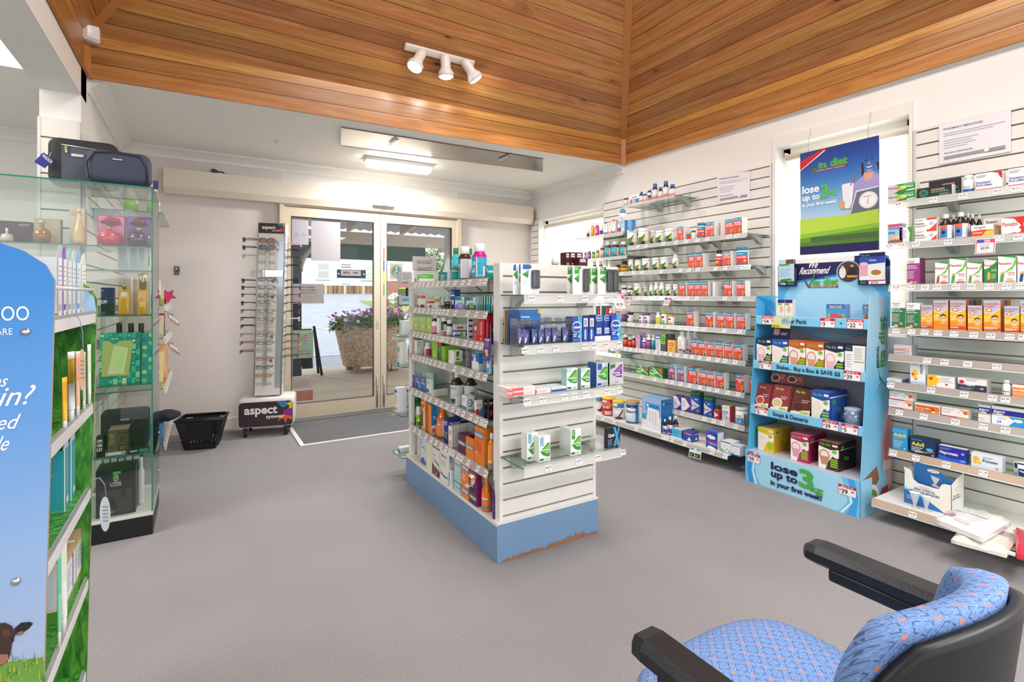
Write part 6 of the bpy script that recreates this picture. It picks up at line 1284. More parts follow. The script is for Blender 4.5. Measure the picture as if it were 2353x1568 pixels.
s.box(398,500,668,.06,'cream carton with blue wave','e6e3da','p 2a5a9a .05 .28 .5 .2 .9 .22 .9 .18 .5 .15 .05 .22;t 2a5a9a .1 .78 .8 .08 OsmoLax;l 9ab .1 .65 .6 4 .05 .015',xs=556,sd='l 2a3f7a .1 .9 .7 4 .06 .02',side='e2e2e0',w=.002)
s.box(497,520,850,.03,'slim white and blue carton leaning','eef0f2','r 0 .1 .4 .9 4a6ab8',xs=552,sd='l 9ab8d8 .2 .8 .6 5 .12 .03',w=-.006,h=.095)
HS='r 0 .72 1 .9 {0};t fff .1 .77 .8 .08 hydralyte;r 0 .12 1 .28 {0};t fff .1 .16 .8 .08 hydralyte;l fff .1 .6 .5 3 .06 .015'
s.box(555,634,715,.05,'pale aqua electrolyte carton','a8cfcf',HS.format('8a9a9c'),side='bcd8d6',w=.004)
s.box(637,724,780,.05,'orange electrolyte carton with a curled tag','ee8426',HS.format('8a8588'),side='1d1416',w=.002)
s.box(726,812,868,.05,'grape purple electrolyte carton','5f1f5a',HS.format('6a6068'),side='8a1a6e',xs=872,w=.001)
s.jar(866,985,950,'orange ribbed electrolyte bottle','e07a1a','e8822a','r 0 0 1 1 ef7f2a;r 0 .05 1 .25 85838a;t fff .05 .6 .7 .14 hydralyte;l fbd9a8 .1 .45 .5 2 .1 .04','bottle','electrolyte_bottle','bottle',clear=M('d8690f',.15,coat=.5),w=.002)
s.jar(988,1040,1005,'purple bottle half hidden by the end panel','4a1f6a','5a2a7a','l d0b0e0 .2 .8 .6 4 .15 .04','bottle','electrolyte_bottle','bottle',w=.004)
for q in GS[:6]+[base]:q.finish()
p0=onx(*zp(785,800),1.182);b=B()
W_=M('f4ede6',.4)
ring=[onx(*zp(790+42*math.cos(a*PI/6)-40,1000+70*math.sin(a*PI/6)),1.175)for a in range(-4,6)]
for i in range(len(ring)-1):
 d=V((-.02,.0,-.004));b.quad(ring[i],ring[i+1],ring[i+1]+d,ring[i]+d,W_ if i%3 else M('f0853a'))
b.tube([p0,onx(*zp(745,850),1.172),onx(*zp(760,930),1.175)],.004,M('ee8030'),6,flat=.4)
b.build('shelf_tag',loc=p0,label='curled orange and white shelf tag hanging among the orange cartons',cat='shelf sign')
zr(930,760,1150,1568)
q=[onx(*zp(*c),1.165)for c in((1265,490),(1395,500),(1420,130),(1310,115))]
talker([zp(1265,490),zp(1395,500),zp(1420,130),zp(1310,115)],1.165,'purple leaflet hanging from the third gondola shelf beside the end panel','l fff .1 .93 .8 2 .05 .025;r .2 .6 .75 .85 7a66a8;r .25 .35 .7 .5 ecc95a;e .6 .28 .2 .07 ecc95a;l b0a0d0 .1 .18 .7 3 .05 .015',base='55398c',name='leaflet',cat='leaflet')
CLEARB=glassmat('f6f8fa',.08,gl=1.6)
def blister(s,xl,xr,yt,look,card,dsl,bub=(),w=.03,name='blister_pack',yaw=0.):
 ul,ur,zb,h=s.measure(xl,xr,yt,w)
 Wd=ur-ul;u=(ul+ur)/2
 b=B();b.box(-Wd/2,Wd/2,0,.0012,0,h,card);draw(b,flat(Wd),Wd,h,dsl)
 o=b.build(name,loc=s.P(u,w,.0006),rz=s.rz+yaw,local=True,cat='blister pack')
 for(cx,cy,rw,rh,k)in bub:
  b=B();b.rbox((cx-rw)*Wd-Wd/2,(cx+rw)*Wd-Wd/2,-.016,-.001,(cy-rh)*h,(cy+rh)*h,min(rw*Wd,.007)*.95,M(k,.2,coat=.5));b.build('holder',o)
  b=B();b.rbox((cx-rw*1.12)*Wd-Wd/2,(cx+rw*1.12)*Wd-Wd/2,-.018,-.0006,(cy-rh*1.04)*h,(cy+rh*1.04)*h,.005,CLEARB);b.build('bubble',o)
 s.place(o,look,u);return o
s=ES[0];zr(1180,420,1480,1568)
QB="p 2a5fae .05 .8 .5 .8 .5 1 .15 1;p 4aa83f .05 .68 .75 .82 .75 .5;p 2f7f2f .05 .68 .75 .6 .75 .5;l 9aaacc .2 .4 .4 2 .05 .015;r 0 .02 1 .06 fff"
QB2="p 2a5fae .1 .82 .42 .82 .5 .98 .12 .98;p 1f4a8a .42 .82 .6 .88 .5 .98;p 4aa83f .06 .66 .44 .8 .38 .54;p 2f7f2f .06 .66 .41 .66 .38 .54;l 9aaacc .12 .42 .2 2 .05 .015"
QG="p 3f9a3a .05 .72 .9 .72 .95 .98 .1 .98;l fff .2 .92 .5 2 .06 .02;p 4aa83f .0 .55 .95 .72 .8 .38;p 2f7f2f 0 .55 .85 .55 .8 .38"
QG2="p 3f9a3a .1 .72 .4 .72 .42 .98 .12 .98;l fff .14 .92 .2 2 .06 .02;p 4aa83f .08 .56 .42 .72 .36 .4;p 2f7f2f .08 .56 .38 .56 .36 .4;c .46 .93 .05 5a3a2a"
zr(900,560,1460,2091)
blister(s,1040,1092,182,'white and blue blister card at the outer edge','eef1f6',QB,w=.06)
blister(s,1094,1105,180,'thin blister card edge between the blue ones','dde3ee','r 0 .7 1 1 2a5fae;r 0 .4 1 .6 4aa83f',w=.045)
blister(s,1107,1266,175,'white and blue blister card with a dark capsule','f2f4f8',QB2,[(.76,.5,.2,.3,'1e2a48')],w=.025)
blister(s,1507,1552,195,'narrow white and green blister card','f0f3f0',QG,w=.06)
blister(s,1554,1690,192,'white and green blister card with one black tube','f2f5f2',QG2,[(.78,.5,.17,.4,'1c1a1e')],w=.025)
blister(s,1692,1708,212,'thin green blister card edge','dbe6d8','r 0 .4 1 1 3f9a3a',w=.05)
blister(s,1712,1768,208,'white and green blister card between two others','f0f3f0',QG,w=.055)
blister(s,1770,1934,200,'white and green blister card with two black tubes','f2f5f2',QG2.replace('c .46','c .36'),[(.56,.5,.15,.4,'1c1a1e'),(.86,.5,.13,.4,'1c1a1e')],w=.025)
s=ES[1]
o=s.box(1002,1278,568,.004,'large navy brochure with gold edges','1f4a8c','p 2f7ac8 .45 .35 1 .2 1 .9 .8 1 .3 1;p 163a78 0 0 .7 0 .9 .4 .6 .6 0 .9;t fff .38 .76 .32 .06 Nicabate;t f0a07a .34 .66 .4 .05 YOUR_PARTNER;t fff .3 .58 .5 .06 TO_QUIT_SUCCESS;p f0d25a .9 .92 1 .85 1 1 .92 1',w=.11,name='brochure',cat='brochure')
for k,x in enumerate((968,984)):s.box(x,x+12,570,.004,'upright navy and gold brochure edge','2a3a6a','r 0 0 .4 1 d8b45a',w=.125,name='brochure',cat='brochure')
for k,(x,yt)in enumerate(((1066,645),(1114,665),(1186,655),(1244,660),(1302,640),(1362,635),(1450,640),(1532,640))):
 ul,ur,zb,h=s.measure(x,x+56,yt,.03)
 b=B();Wd=ur-ul;b.box(-.002,0,-.02,.055,0,h,CLEARB);b.box(-.0012,.0,-.005,.05,h*.74,h,softclear('b9c4d0',.45))
 o=b.build('patch_pack',loc=s.P(ul+.004,.03,.0006),rz=s.rz,local=True,cat='blister pack')
 b=B();b.rbox(.003,Wd,-.004,.012,h*.05,h*.62,.006,M('2a2f8f',.2,coat=.6));draw(b,lambda u,v,e:(.003+u,-.0045-e,h*.05+v),Wd-.003,h*.57,'p dfe6f4 .1 .1 .35 .05 .6 .4 .4 .5;p 8a9ad8 .5 .55 .8 .5 .8 .7;r .1 .8 .8 .92 1a1f5a');b.build('patch_strip',o)
 b=B();b.rbox(.001,Wd+.003,-.007,.014,h*.02,h*.66,.006,CLEARB);b.build('bubble',o)
 s.place(o,'clear upright pack holding dark blue strips',ul)
NC="p 2fb0cf .75 0 1 0 1 1 .55 1;e .45 .6 .5 .22 fff;e .45 .59 .46 .19 1f4fae;t fff .1 .55 .8 .1 {};l fff .1 .3 .35 2 .07 .03;p cfe6f6 .6 .18 .85 .22 .8 .28 .58 .25;l 9ac .1 .08 .5 1 .05 .02"
NE="e .5 .88 .42 .12 fff;e .5 .88 .38 .1 1f4fae;t fff .25 .85 .5 .07 Nicotinell;r .2 .28 .8 .5 f4f4f4;g 22264a .26 .3 .48 .16;p 2aa8c8 .8 .8 1 .7 1 1 .8 1"
NS="r 0 0 1 .5 1f3f9a;r .15 .62 .9 .95 f2f2f4;g 2a2a3a .25 .66 .5 .24;e .5 .3 .3 .16 4a7ad0;V fff .3 .5 .4 .3 Nicotinell"
s.box(1548,1634,630,.05,'blue and aqua nicotine carton with patch print','1f4fae',NC.format('otinell')+';c .7 .25 .1 e8a04a',side='1b3f92',w=.02)
for a in((1638,1688,633),(1692,1740,633)):s.box(*a,.05,'narrow blue carton with white barcode panel','1f3f9a',NS,side='1b3592',w=.02)
for a in((1746,1810,615),(1814,1880,615)):s.box(*a,.05,'blue carton with low barcode','1b3f9c',NE,side='1b3592',w=.035)
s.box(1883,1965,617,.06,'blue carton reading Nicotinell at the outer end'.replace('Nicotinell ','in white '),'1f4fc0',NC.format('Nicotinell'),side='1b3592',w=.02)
s.box(1680,1720,620,.04,'blue carton top peeping from the back row','1b3f9c',NE,w=.1)
s.box(1745,1880,795,.012,'small plain white card lying in front','eceae6','',w=.012)
s=ES[2]
RED='r 0 .1 1 .9 e4646a;l f7c9c9 .2 .7 .6 2 .2 .1';
for x0,x1,n in((992,1044,'narrow'),(1046,1230,'wide')):
 s.box(x0,x1,1262,.1,f'{n} flat white and red carton, lower of two','f0e9e6',RED if n=='narrow' else 'r 0 .2 .45 .9 e4646a;l e0c0c0 .5 .6 .4 2 .25 .1',h=.02,top='f2efec',w=.03)
 s.box(x0,x1,1215,.1,f'{n} flat white and red carton, upper of two','f0e9e6',RED if n=='narrow' else 'r 0 .2 .45 .9 e4646a;l e0c0c0 .5 .6 .4 2 .25 .1',z0=s.last[0]+.0008,h=.02,top='f2efec',w=.03)
s.box(1233,1364,1248,.09,'flat white carton with pink print','f2e6e4','r 0 .2 .1 .8 e4646a;l e8b0b0 .2 .6 .6 2 .25 .1',h=.023,top='f2efec',w=.03)
s.box(1370,1500,1240,.09,'flat white and blue carton','f0f1f3','r 0 .1 1 .55 2a5ab0;l aab .1 .75 .6 1 .2 .1',h=.022,top='e9ecf2',w=.03)
NQ="p 2f9a2a .05 .5 .75 .92 .95 .9 .95 .3 .7 .28 .3 .36;p 7ac04a .2 .5 .8 .82 .93 .8 .9 .6 .5 .5;t fff .2 .5 .7 .1 nicorette;t fff .5 .38 .4 .1 gum;r .05 .05 .4 .14 1f7a3a;l 9aa .55 .1 .35 2 .06 .02;r 0 .82 .45 .98 {}"
for a in((1500,1596,1072),(1622,1704,1072)):s.box(*a,.04,'white and mint gum carton','eaf1ef',NQ.format('bfe0dc'),side='a9cfc8',w=.04)
s.box(1756,1856,1022,.065,'large silver gum carton with blue side','c3ccd6',"p 2f9a2a .1 .48 .7 .8 .95 .8 .95 .25 .7 .24 .35 .32;p 7ac04a .3 .52 .8 .74 .93 .72 .9 .6;t fff .15 .48 .78 .08 nicorette;t fff .55 .39 .35 .08 gum;r .1 .7 .45 .96 2a5aae;c .6 .9 .09 fff;r .08 .05 .4 .13 1f3f8a;l 7a8a9a .55 .1 .35 2 .06 .02",side='2a5fb8',top='c9d0da',w=.04)
s.box(1868,1988,1024,.065,'large silver inhaler carton with purple emblem','c9cbcc',"p 7a2a96 .15 .5 .8 .92 .92 .9 .9 .3 .5 .34;p a85ac0 .3 .54 .8 .84 .88 .8 .88 .64;t fff .2 .5 .7 .09 nicorette;t fff .4 .4 .5 .08 inhalator;p 2f7a3a .05 .72 .4 .8 .38 .96 .05 .92;l 8a8a8a .4 .12 .3 2 .06 .02",side='2a5a3a',top='c9cac8',w=.04)
s=ES[3];zr(900,880,1460,1996)
NG="r .1 .62 .42 .98 8fc0da;l 5a8ab0 .14 .9 .2 3 .06 .02;p 2f9a2a .1 .42 .75 .72 .95 .72 .95 .18 .7 .18 .35 .26;p 7ac04a .3 .46 .8 .66 .93 .66 .9 .5;t fff .15 .42 .78 .08 nicorette;t fff .5 .33 .4 .08 gum;r .06 .05 .4 .13 1f7a3a;l 9aa .5 .1 .4 2 .05 .02"
s.box(1108,1196,432,.05,'white and pale blue gum carton set back','f1f3f2',NG,side='eceee9',w=.075,h=.125)
s.box(1205,1300,440,.06,'white and pale blue gum carton at the front','f1f3f2',NG,side='eceee9',w=.03)
s.box(1195,1235,428,.03,'third gum carton peeping from behind','d8e4ea','r 0 .6 1 1 8fc0da',w=.135)
NGG=NG.replace('8fc0da','3f9a3a').replace('5a8ab0','fff')
for a,w in(((1465,1552,380),.03),((1440,1500,375),.075),((1415,1470,368),.12)):s.box(*a,.04,'white and green gum carton','f2f4f1',NGG,side='e9ebe6',w=w)
s.box(1757,1870,368,.04,'black carton with blue X','15181e','p 2fa0d0 .5 1 .68 1 1 .1 1 0 .9 0;p 2fa0d0 .9 1 1 .95 .66 .05 .5 .05;t fff .12 .55 .5 .16 Quit;l 9ac .1 .4 .35 5 .06 .02;t 2fa0d0 .1 .06 .4 .06 MINT;t fff .74 .12 .12 .1 2',side='1a1c20',w=.03,xs=1878)
s.box(1668,1735,445,.04,'clear plastic tray',softclear('e6eae8',.35,.1),'',w=.05)
for q in ES:q.finish('from the eyewear side')
GB_=[(GS[6],[(1190,1245,'mint')]),]
zr(900,560,1460,2091)
def far(s,u,h,wd,look,base_,dsl,w=.03):
 b=B();b.box(-wd/2,wd/2,0,.05,0,h,base_,side=base_);draw(b,flat(wd),wd,h,dsl)
 draw(b,lambda a,v,e:(wd/2+e,a,v),.05,h,dsl)
 o=b.build('carton',loc=s.P(u,w,.0006),rz=s.rz,local=True,cat='carton');s.place(o,look,u)
FB='r 0 .6 1 .8 7ab8d8;l 8a9ac0 .15 .5 .6 5 .08 .03;r 0 0 1 .1 3aa8d8'
far(GS[6],.42,.1,.08,'pale mint carton','dfeae6','l 9ab .2 .8 .6 5 .1 .03')
far(GS[7],.45,.15,.05,'tall white and aqua carton','f0f2f4',FB);far(GS[7],.37,.13,.05,'white and orange carton','f3e6de','r 0 .2 1 .8 e8602f',.02)
far(GS[8],.46,.17,.07,'white and violet carton','eef0f6','r 0 .8 1 .9 4a4ab0;l 8a9ac0 .15 .6 .6 4 .08 .03;r 0 .1 1 .2 e8a03a');far(GS[8],.37,.16,.07,'white carton with orange base stripe','eef0f6','r 0 .8 1 .9 4a4ab0;l 8a9ac0 .15 .6 .6 4 .08 .03;r 0 .1 1 .2 e8a03a',.02)
far(GS[9],.41,.03,.12,'low white and blue carton','f0f2f6','r 0 0 1 .5 3a8ad0')
for q in GS[6:]:
 q.phrase=('upper','middle','lower','lowest')[GS.index(q)-6]+' far-end gondola shelf';q.group='goods on the far end of the gondola';q.finish()
R1=Shelf((GX1,2.147,1.335),(0,1,0),(-1,0,0),1.1,.27,'far top gondola shelf','goods on the far top gondola shelf')
R1.furnish('glass shelf on the window side of the gondola, topmost',brackets=(.2,.8))
def rtop(y,x,wy,d,z1,look,base_,dsl):
 b=B();h=z1-1.336;b.box(-wy/2,wy/2,0,d,0,h,base_);draw(b,flat(wy),wy,h,dsl)
 o=b.build('carton',loc=(x,y,1.3356),local=True,cat='carton');R1.place(o,look,y)
BT='l fff .15 .9 .6 1 .1 .05;t fff .1 .82 .7 .08 Betadine;t fff .2 .55 .6 .08 Sore_Throat;t fff .3 .44 .4 .08 Gargle;l e8b0a8 .2 .3 .5 4 .06 .02'
for px0,px1,py,yy,n in((627,678,836,2.205,'leftmost'),(680,751,833,2.205,'middle'),(754,832,836,2.205,'rightmost'),(785,892,905,2.15,'front')):
 a,c=ony(1180+px0/5.2267,420+py/5.2267,yy),ony(1180+px1/5.2267,420+py/5.2267,yy)
 b=B();wd=c.x-a.x-.002;h=a.z-1.336;b.box(-wd/2,wd/2,0,.05 if n!='front' else .045,0,h,'4a1218');draw(b,flat(wd),wd,h,BT)
 o=b.build('carton',loc=((a.x+c.x)/2,yy,1.3358),local=True,cat='carton');R1.place(o,{'leftmost':'maroon throat carton nearest the white-capped bottle','middle':'maroon throat carton between two others','rightmost':'maroon throat carton nearest the window','front':'lower maroon throat carton in front of the tall ones'}[n],(a.x+c.x)/2)
for px0,px1,py,yy,n,k in((490,568,893,2.2,'clear bottle with grey-white cap','d8cfc0'),(590,626,885,2.3,'green bottle with white cap','1f6a4a')):
 a,c=ony(1180+px0/5.2267,420+py/5.2267,yy),ony(1180+px1/5.2267,420+py/5.2267,yy);r=(c.x-a.x)/2;h=a.z-1.336
 b=B();b.lathe([(r*1.1,0),(r*1.1,h*.45),(r*.6,h*.65),(r*.6,h*.68)],M(k,.15));o=b.build('mouthwash_bottle',loc=((a.x+c.x)/2,yy+r,1.3358),local=True,cat='bottle')
 b=B();b.lathe([(r*.95,h*.68),(r,h*.7),(r*.95,h)],M('d9dad8'));b.build('cap',o);R1.place(o,n,a.x)
R1.finish()
YN,YFR=1.449,2.15
xf_=lambda z:3.16+.1*z
CY=M('7cc7ea',.35,noise=.02);LB='9ad6f2';NAVY='221f54';GRN='5cae3a'
vt=empty('diet_display_stand',(3.34,1.8,0),'tall pale blue cardboard display stand of diet products under the window','display stand')
def side_art():
 m,nt,b=newmat('printed_blue_card')
 tc=N(nt,'ShaderNodeTexCoord');sp=N(nt,'ShaderNodeSeparateXYZ');nt.links.new(tc.outputs['Object'],sp.inputs[0])
 nt.links.new(ramp(nt,sp.outputs[2],[(0.,'8fd0ee'),(.35,'7fc0e0'),(.7,'5fb4dc'),(1.,'a6cfe6')]),b.inputs['Base Color']);b.inputs['Roughness'].default_value=.32
 return m
SIDE=side_art()
b=B();prof=[(xf_(0),0),(3.538,0),(3.497,1.25),(xf_(1.25),1.25)]
b.prism(prof,lambda x,z:(x,YN,z),lambda x,z:(x,YN+.005,z),SIDE)
fmN=lambda u,v,e:(3.16+u,YN-e,v)
draw(b,fmN,1,1,'p d9a0a0 .33 .1 .39 .1 .372 .62 .35 .61 .3 .52 .26 .38 .27 .28 .31 .22;p c87a88 .295 .25 .375 .25 .37 .56 .35 .55 .31 .48 .28 .38;p e6c9c4 .27 .22 .37 .22 .375 .27 .28 .28;p 8a5a3a .03 .2 .2 .26 .23 .18 .1 .08 .01 .1;e .13 .09 .1 .075 e9e6dc;e .12 .09 .08 .05 6a9a3a;e .1 .11 .03 .03 d8703a;e .15 .08 .03 .02 e6b48a;p c23a2a .22 .04 .33 .06 .34 .13 .26 .12')
def vtxt(m,t,u,z0,z1,h):
 b.text(t,lambda x,y:(3.16+u-y,YN-.002,z0+x),0,0,z1-z0,h,M(m),exact=True,bold=.03)
vtxt('4c8a3a','ita diet',.30,.83,1.13,.075);vtxt('1e2a24','MEDICAL',.225,.83,.96,.026);vtxt('5a1a2a','NUTRITION ENERGY & WEIGHTLOSS',.325,.84,1.12,.012)
draw(b,fmN,1,1,'p 3a6a3a .21 .86 .235 .78 .31 .72 .235 .76;p 3a6a3a .31 .80 .22 .71 .17 .66 .235 .73',e0=.002)
part(b,'side_panel',vt)
b=B();b.prism(prof,lambda x,z:(x,YFR-.005,z),lambda x,z:(x,YFR,z),M('4fb0de',.32))
draw(b,lambda u,v,e:(3.16+u,YFR-.005-e,v),1,1,'p 2a8fd0 .2 1.12 .33 1.05 .33 1.09 .21 1.2;p 2a8fd0 .12 1.24 .33 1.13 .33 1.2 .14 1.25;p 3aa0da .15 .95 .34 .85 .34 .9 .14 1')
part(b,'side_panel',vt)
b=B();G_=M('c2c3cd',.45);b.quad((3.53,YN,0),(3.53,YFR,0),(3.497,YFR,1.06),(3.497,YN,1.06),G_);part(b,'back_panel',vt)
HX=3.492;HT=1.50;y0h,y1h=2.125,1.435;HW_=y0h-y1h;hz0=1.05;HH=HT-hz0
fmH=lambda u,v,e:(HX-e,y0h-u,hz0+v)
b=B();out=[(0,0),(HW_,0),(HW_,HH-.04),(HW_-.01,HH-.012),(HW_-.035,HH),(.035,HH),(.01,HH-.012),(0,HH-.04)]
b.prism(out,lambda u,v:fmH(u,v,0),lambda u,v:fmH(u,v,-.005),M('56b2e4',.3))
draw(b,fmH,HW_,HH,'e .5 .3 .45 .5 8ecff0;e .5 .25 .36 .4 a5daf4;p 221f54 .0 .62 .0 .9 .05 1 .95 1 1 .9 1 .84;p 2a86d0 .0 .6 1 .81 1 .84 0 .63;r .18 .93 .72 1 f2f2f4;c .67 .78 .105 8fc8ea;c .67 .78 .095 4a3a34;e .62 .77 .03 .08 e9e4e2;e .7 .77 .035 .09 2a2422;e .62 .85 .014 .02 e0b08a;e .7 .86 .014 .02 c89a7a;r .66 .7 .76 .73 d8a05a')
for t,u,v,w_,h_,c in(('We',.30,.86,.09,.045,'fff'),('Recommend',.22,.77,.27,.045,'fff')):b.text(t,lambda x,y:fmH(x,y,.003),u*HW_,v*HH,w_*HW_,h_,M(c),shear=.4,bold=.02)
def logo(b,fm,u,v,s,lift=.003,med=True):
 """tick-shaped V with the word mark; s = width in metres"""
 e=lift
 P=lambda pts,c:b.poly([fm(u+x*s,v+y*s,e)for x,y in pts],M(c))
 P([(0,.16),(.05,.17),(.14,.03),(.3,.36),(.36,.42),(.16,-.06),(.12,-.06)],'3f8a3a');e+=.0004
 P([(.0,.16),(.045,.16),(.12,.02),(.14,.04),(.12,-.05)],'9a2a3a')
 e+=.0004
 b.text('ita',lambda x,y:fm(x,y,e),u+.26*s,v+.03*s,.22*s,.17*s,M(GRN),bold=.045);b.text('diet',lambda x,y:fm(x,y,e),u+.56*s,v+.03*s,.42*s,.19*s,M(GRN),bold=.045)
 if med:b.text('MEDICAL',lambda x,y:fm(x,y,e),u+.3*s,v+.22*s,.3*s,.055*s,M('1f1c3a'),bold=.03)
 P([(.16,-.05),(.98,-.05),(.98,.0),(.18,.0)],'8a1f34');e+=.0004
 b.text('NUTRITION, ENERGY & WEIGHTLOSS',lambda x,y:fm(x,y,e),u+.2*s,v-.04*s,.75*s,.03*s,M('f0e0e0'))
logo(b,fmH,.27*HW_,.32*HH+.12,.32*HW_)
part(b,'header_panel',vt)
TIER=[(1.055,1.115),(.755,.813),(.45,.508)]
def strip(k,z0,z1,items):
 b=B();x=xf_((z0+z1)/2);h=z1-z0;L=YFR-YN-.01
 b.box(x,x+.004,YN+.005,YFR-.005,z0,z1,M('7fcdf0',.35));fm=lambda u,v,e:(x-e,YFR-.005-u,z0+v)
 draw(b,fm,L,h,'r 0 .9 1 1 a9e0f8;r 0 0 1 .06 4f9ad6')
 uu=lambda px:YFR-.005-onx(px,HZN,x).y
 for it in items:
  if it[0]=='tag':
   u0,u1=uu(it[1]),uu(it[2]);w_=u1-u0
   draw(b,lambda u,v,e:fm(u0+u,h*.06+v,e),w_,h*.88,f"r -.03 -.03 1.03 1.03 c8283c;r 0 0 1 .7 f7f6f8;T fff .5 .77 .9 .17 {it[3]};t 222 .04 .34 .12 .2 $;t 1a1a1a .16 .14 {.5 if len(it[4].split('.')[0]) > 1 else .3} .44 {it[4].split('.')[0]};t 222 .72 .36 .24 .2 .{it[4].split('.')[1]}",e0=.0012)
  else:b.text(it[3],lambda a,c:fm(a,c,.0025),uu(it[1]),h*it[4],uu(it[2])-uu(it[1]),h*it[5],M('24243f'),bold=.02)
 part(b,'price_strip',vt)
 b=B();b.box(x+.004,3.50,YN+.006,YFR-.006,z0+.006,z0+.01,M('b9bac6',.5));part(b,'deck',vt)
strip(0,*TIER[0],[('tag',1752,1781,'STARTER PACK','54.95'),('txt',1791,1869,'Starter Pack',.3,.42),('tag',1886,1918,'BARS','3.99'),('txt',1930,1936,'OR',.4,.2),('tag',1947,1983,'BOX OF 6 BARS','22.95')])
strip(1,*TIER[1],[('tag',1745,1772,'SACHETS','2.99'),('txt',1784,1931,'Shakes... Buy a Box & SAVE $$',.3,.42),('tag',1940,1977,'BOX OF 14','39.95')])
strip(2,*TIER[2],[('tag',1736,1764,'SACHETS','2.99'),('txt',1776,1857,'Soups & Desserts',.28,.46),('tag',1891,1926,'BOX OF 14','39.95'),('tag',1934,1971,'SHAKER','5.50')])
b=B();z1=.208;x=3.162;L=YFR-YN+.006
b.box(x,x+.005,YN-.003,YFR+.003,0,z1,M('a4dcf6',.33));fm=lambda u,v,e:(x-e,YFR+.003-u,v)
draw(b,fm,L,z1,'p 6cc4f0 0 0 .16 0 .11 .25 .1 .55 .14 1 0 1;p 2f9ae0 .04 0 .09 0 .06 .4 .08 1 .03 1 .02 .4;p e2f5fd .1 0 .12 0 .085 .4 .11 1 .095 1 .07 .4;p 6cc4f0 1 0 .84 0 .91 .35 .9 .7 .86 1 1 1;p 3fa6e6 .97 0 .9 0 .95 .4 .91 1 .96 1 .99 .5;p e2f5fd .87 0 .85 0 .93 .35 .9 .8 .92 .8 .945 .35',e0=.0005)
uu=lambda px:YFR+.003-onx(px,HZN,x).y
for t,p0,p1,v,h_,c in(('lose',1772,1833,.63,.045,NAVY),('up to',1772,1833,.40,.045,NAVY),('in your first week!',1771,1889,.14,.030,NAVY),('3',1836,1870,.38,.105,'4cb04a'),('kg',1862,1892,.33,.04,'4cb04a')):
 b.text(t,lambda a,cc,k=('3','kg').count(t)*.0004*len(t):fm(a,cc,.003+k),uu(p0),v*z1,uu(p1)-uu(p0),h_,M(c),bold=.035,exact=True)
for p0,p1,v0 in((1718,1746,.66),(1928,1967,.52)):
 u0=uu(p0);draw(b,lambda u,v,e:fm(u0+u,v0*z1+v,e),uu(p1)-u0,.054,"r -.03 -.03 1.03 1.03 c8283c;r 0 0 1 .72 f7f6f8;T fff .5 .78 .9 .16 BOX OF 14;t 222 .04 .36 .12 .2 $;t 1a1a1a .16 .14 .48 .46 39;t 222 .7 .38 .26 .2 .95",e0=.0015)
b.box(x+.005,3.53,YN+.005,YFR-.005,z1-.006,z1,M('b9bac6',.5));b.quad((x-.0,YN-.003,0),(x,YN-.003,z1),(3.3,YN-.003,z1),(3.3,YN-.003,0),M('8fd0ee',.33))
part(b,'base_front',vt)
def pocket(py,name,look,y,z0,z1,w,inset,dsl,d2):
 b=B();b.rbox(HX-.03,HX-.006,y-w/2,y+w/2,z0,z1,.006,M(NAVY,.4));fm=lambda u,v,e:(HX-.03-e,y+w/2-u,z0+v)
 draw(b,fm,w,z1-z0,d2);part(b,'brochure_pocket',vt)
 b=B();bz=z0+.03;h=inset;b.box(HX-.036,HX-.0315,y-w*.42,y+w*.42,bz,bz+h,'dfe4ea');draw(b,lambda u,v,e:(HX-.036-e,y+w*.42-u,bz+v),w*.84,h,dsl)
 b.build(name,loc=(HX-.034,y,bz),label=look,cat='brochure')
pocket(0,'brochure','pale blue take-one leaflet in the navy pocket of the diet stand',2.045,1.315,1.44,.13,.155,'r 0 .0 1 1 b9d6e8;r .05 .72 .7 .8 4c9a4a;l 8ab0d0 .1 .55 .7 6 .06 .02;p 3a7a2a 0 0 1 0 .8 .15 .2 .12;r .5 .8 1 1 6a4a3a;r .6 .02 .9 .08 6ac03a','t fff .08 .1 .4 .14 Take;t 6ac24a .54 .1 .36 .14 One')
pocket(1,'booklet','blue recipe booklet with pink shake in the right-hand pocket of the diet stand',1.515,1.315,1.41,.165,.165,'r 0 0 1 1 e9eef2;p 2a4fb0 0 .55 1 .62 1 .85 0 .85;r 0 .85 1 1 221f54;t 5cae3a .05 .88 .5 .06 Vita_diet;r .02 .15 .34 .6 e6a8b8;e .18 .6 .16 .06 f0c4d0;e .66 .25 .3 .16 f2ece0;e .66 .27 .2 .1 c86a3a;e .58 .3 .1 .06 6a9a3a;t fff .4 .7 .55 .05 Lifestyle','t 4cb04a .08 .1 .2 .22 2in1;r .36 .05 .94 .38 c8283c;r .38 .07 .92 .26 f7f6f8;t 222 .45 .09 .4 .13 $9.95')
def vs_(z,ph):
 return Shelf((xf_(z)+.006,YFR-.006,z),XM['U'],XM['W'],YFR-YN-.012,.24,ph,'diet products on the cardboard stand')
zone(1700,540,4.355)
s=vs_(TIER[0][0]+.0105,'top tier of the diet stand')
VP='r 0 .86 1 1 2a2f6a;e .55 .6 .3 .16 e8c4a0;l b9a 0.1 .3 .6 4 .05 .02;r 0 0 1 .08 3a4a7a;r .05 .78 .6 .84 6aae5a'
for a in((378,447,650),(449,528,650)):s.box(*a,.03,'small white navy-topped carton','f3f1ec',VP,side='e9e6e0',w=.03,xs=a[1]+32)
SN='r 0 0 1 1 4a9ad8;p 3f6ab8 0 .8 .08 1 .92 1 1 .8;t f2d83a .18 .82 .64 .12 SNACK_BARS;r .05 .1 .95 .55 8ac04a;p d84a6a .2 .25 .9 .2 .85 .5 .25 .6;p 3a9a6a .4 .3 .7 .28 .7 .4 .4 .42;p f2d22a 0 0 .4 0 .3 .25 .1 .3 0 .2;t 222 .03 .03 .3 .18 $1.99'
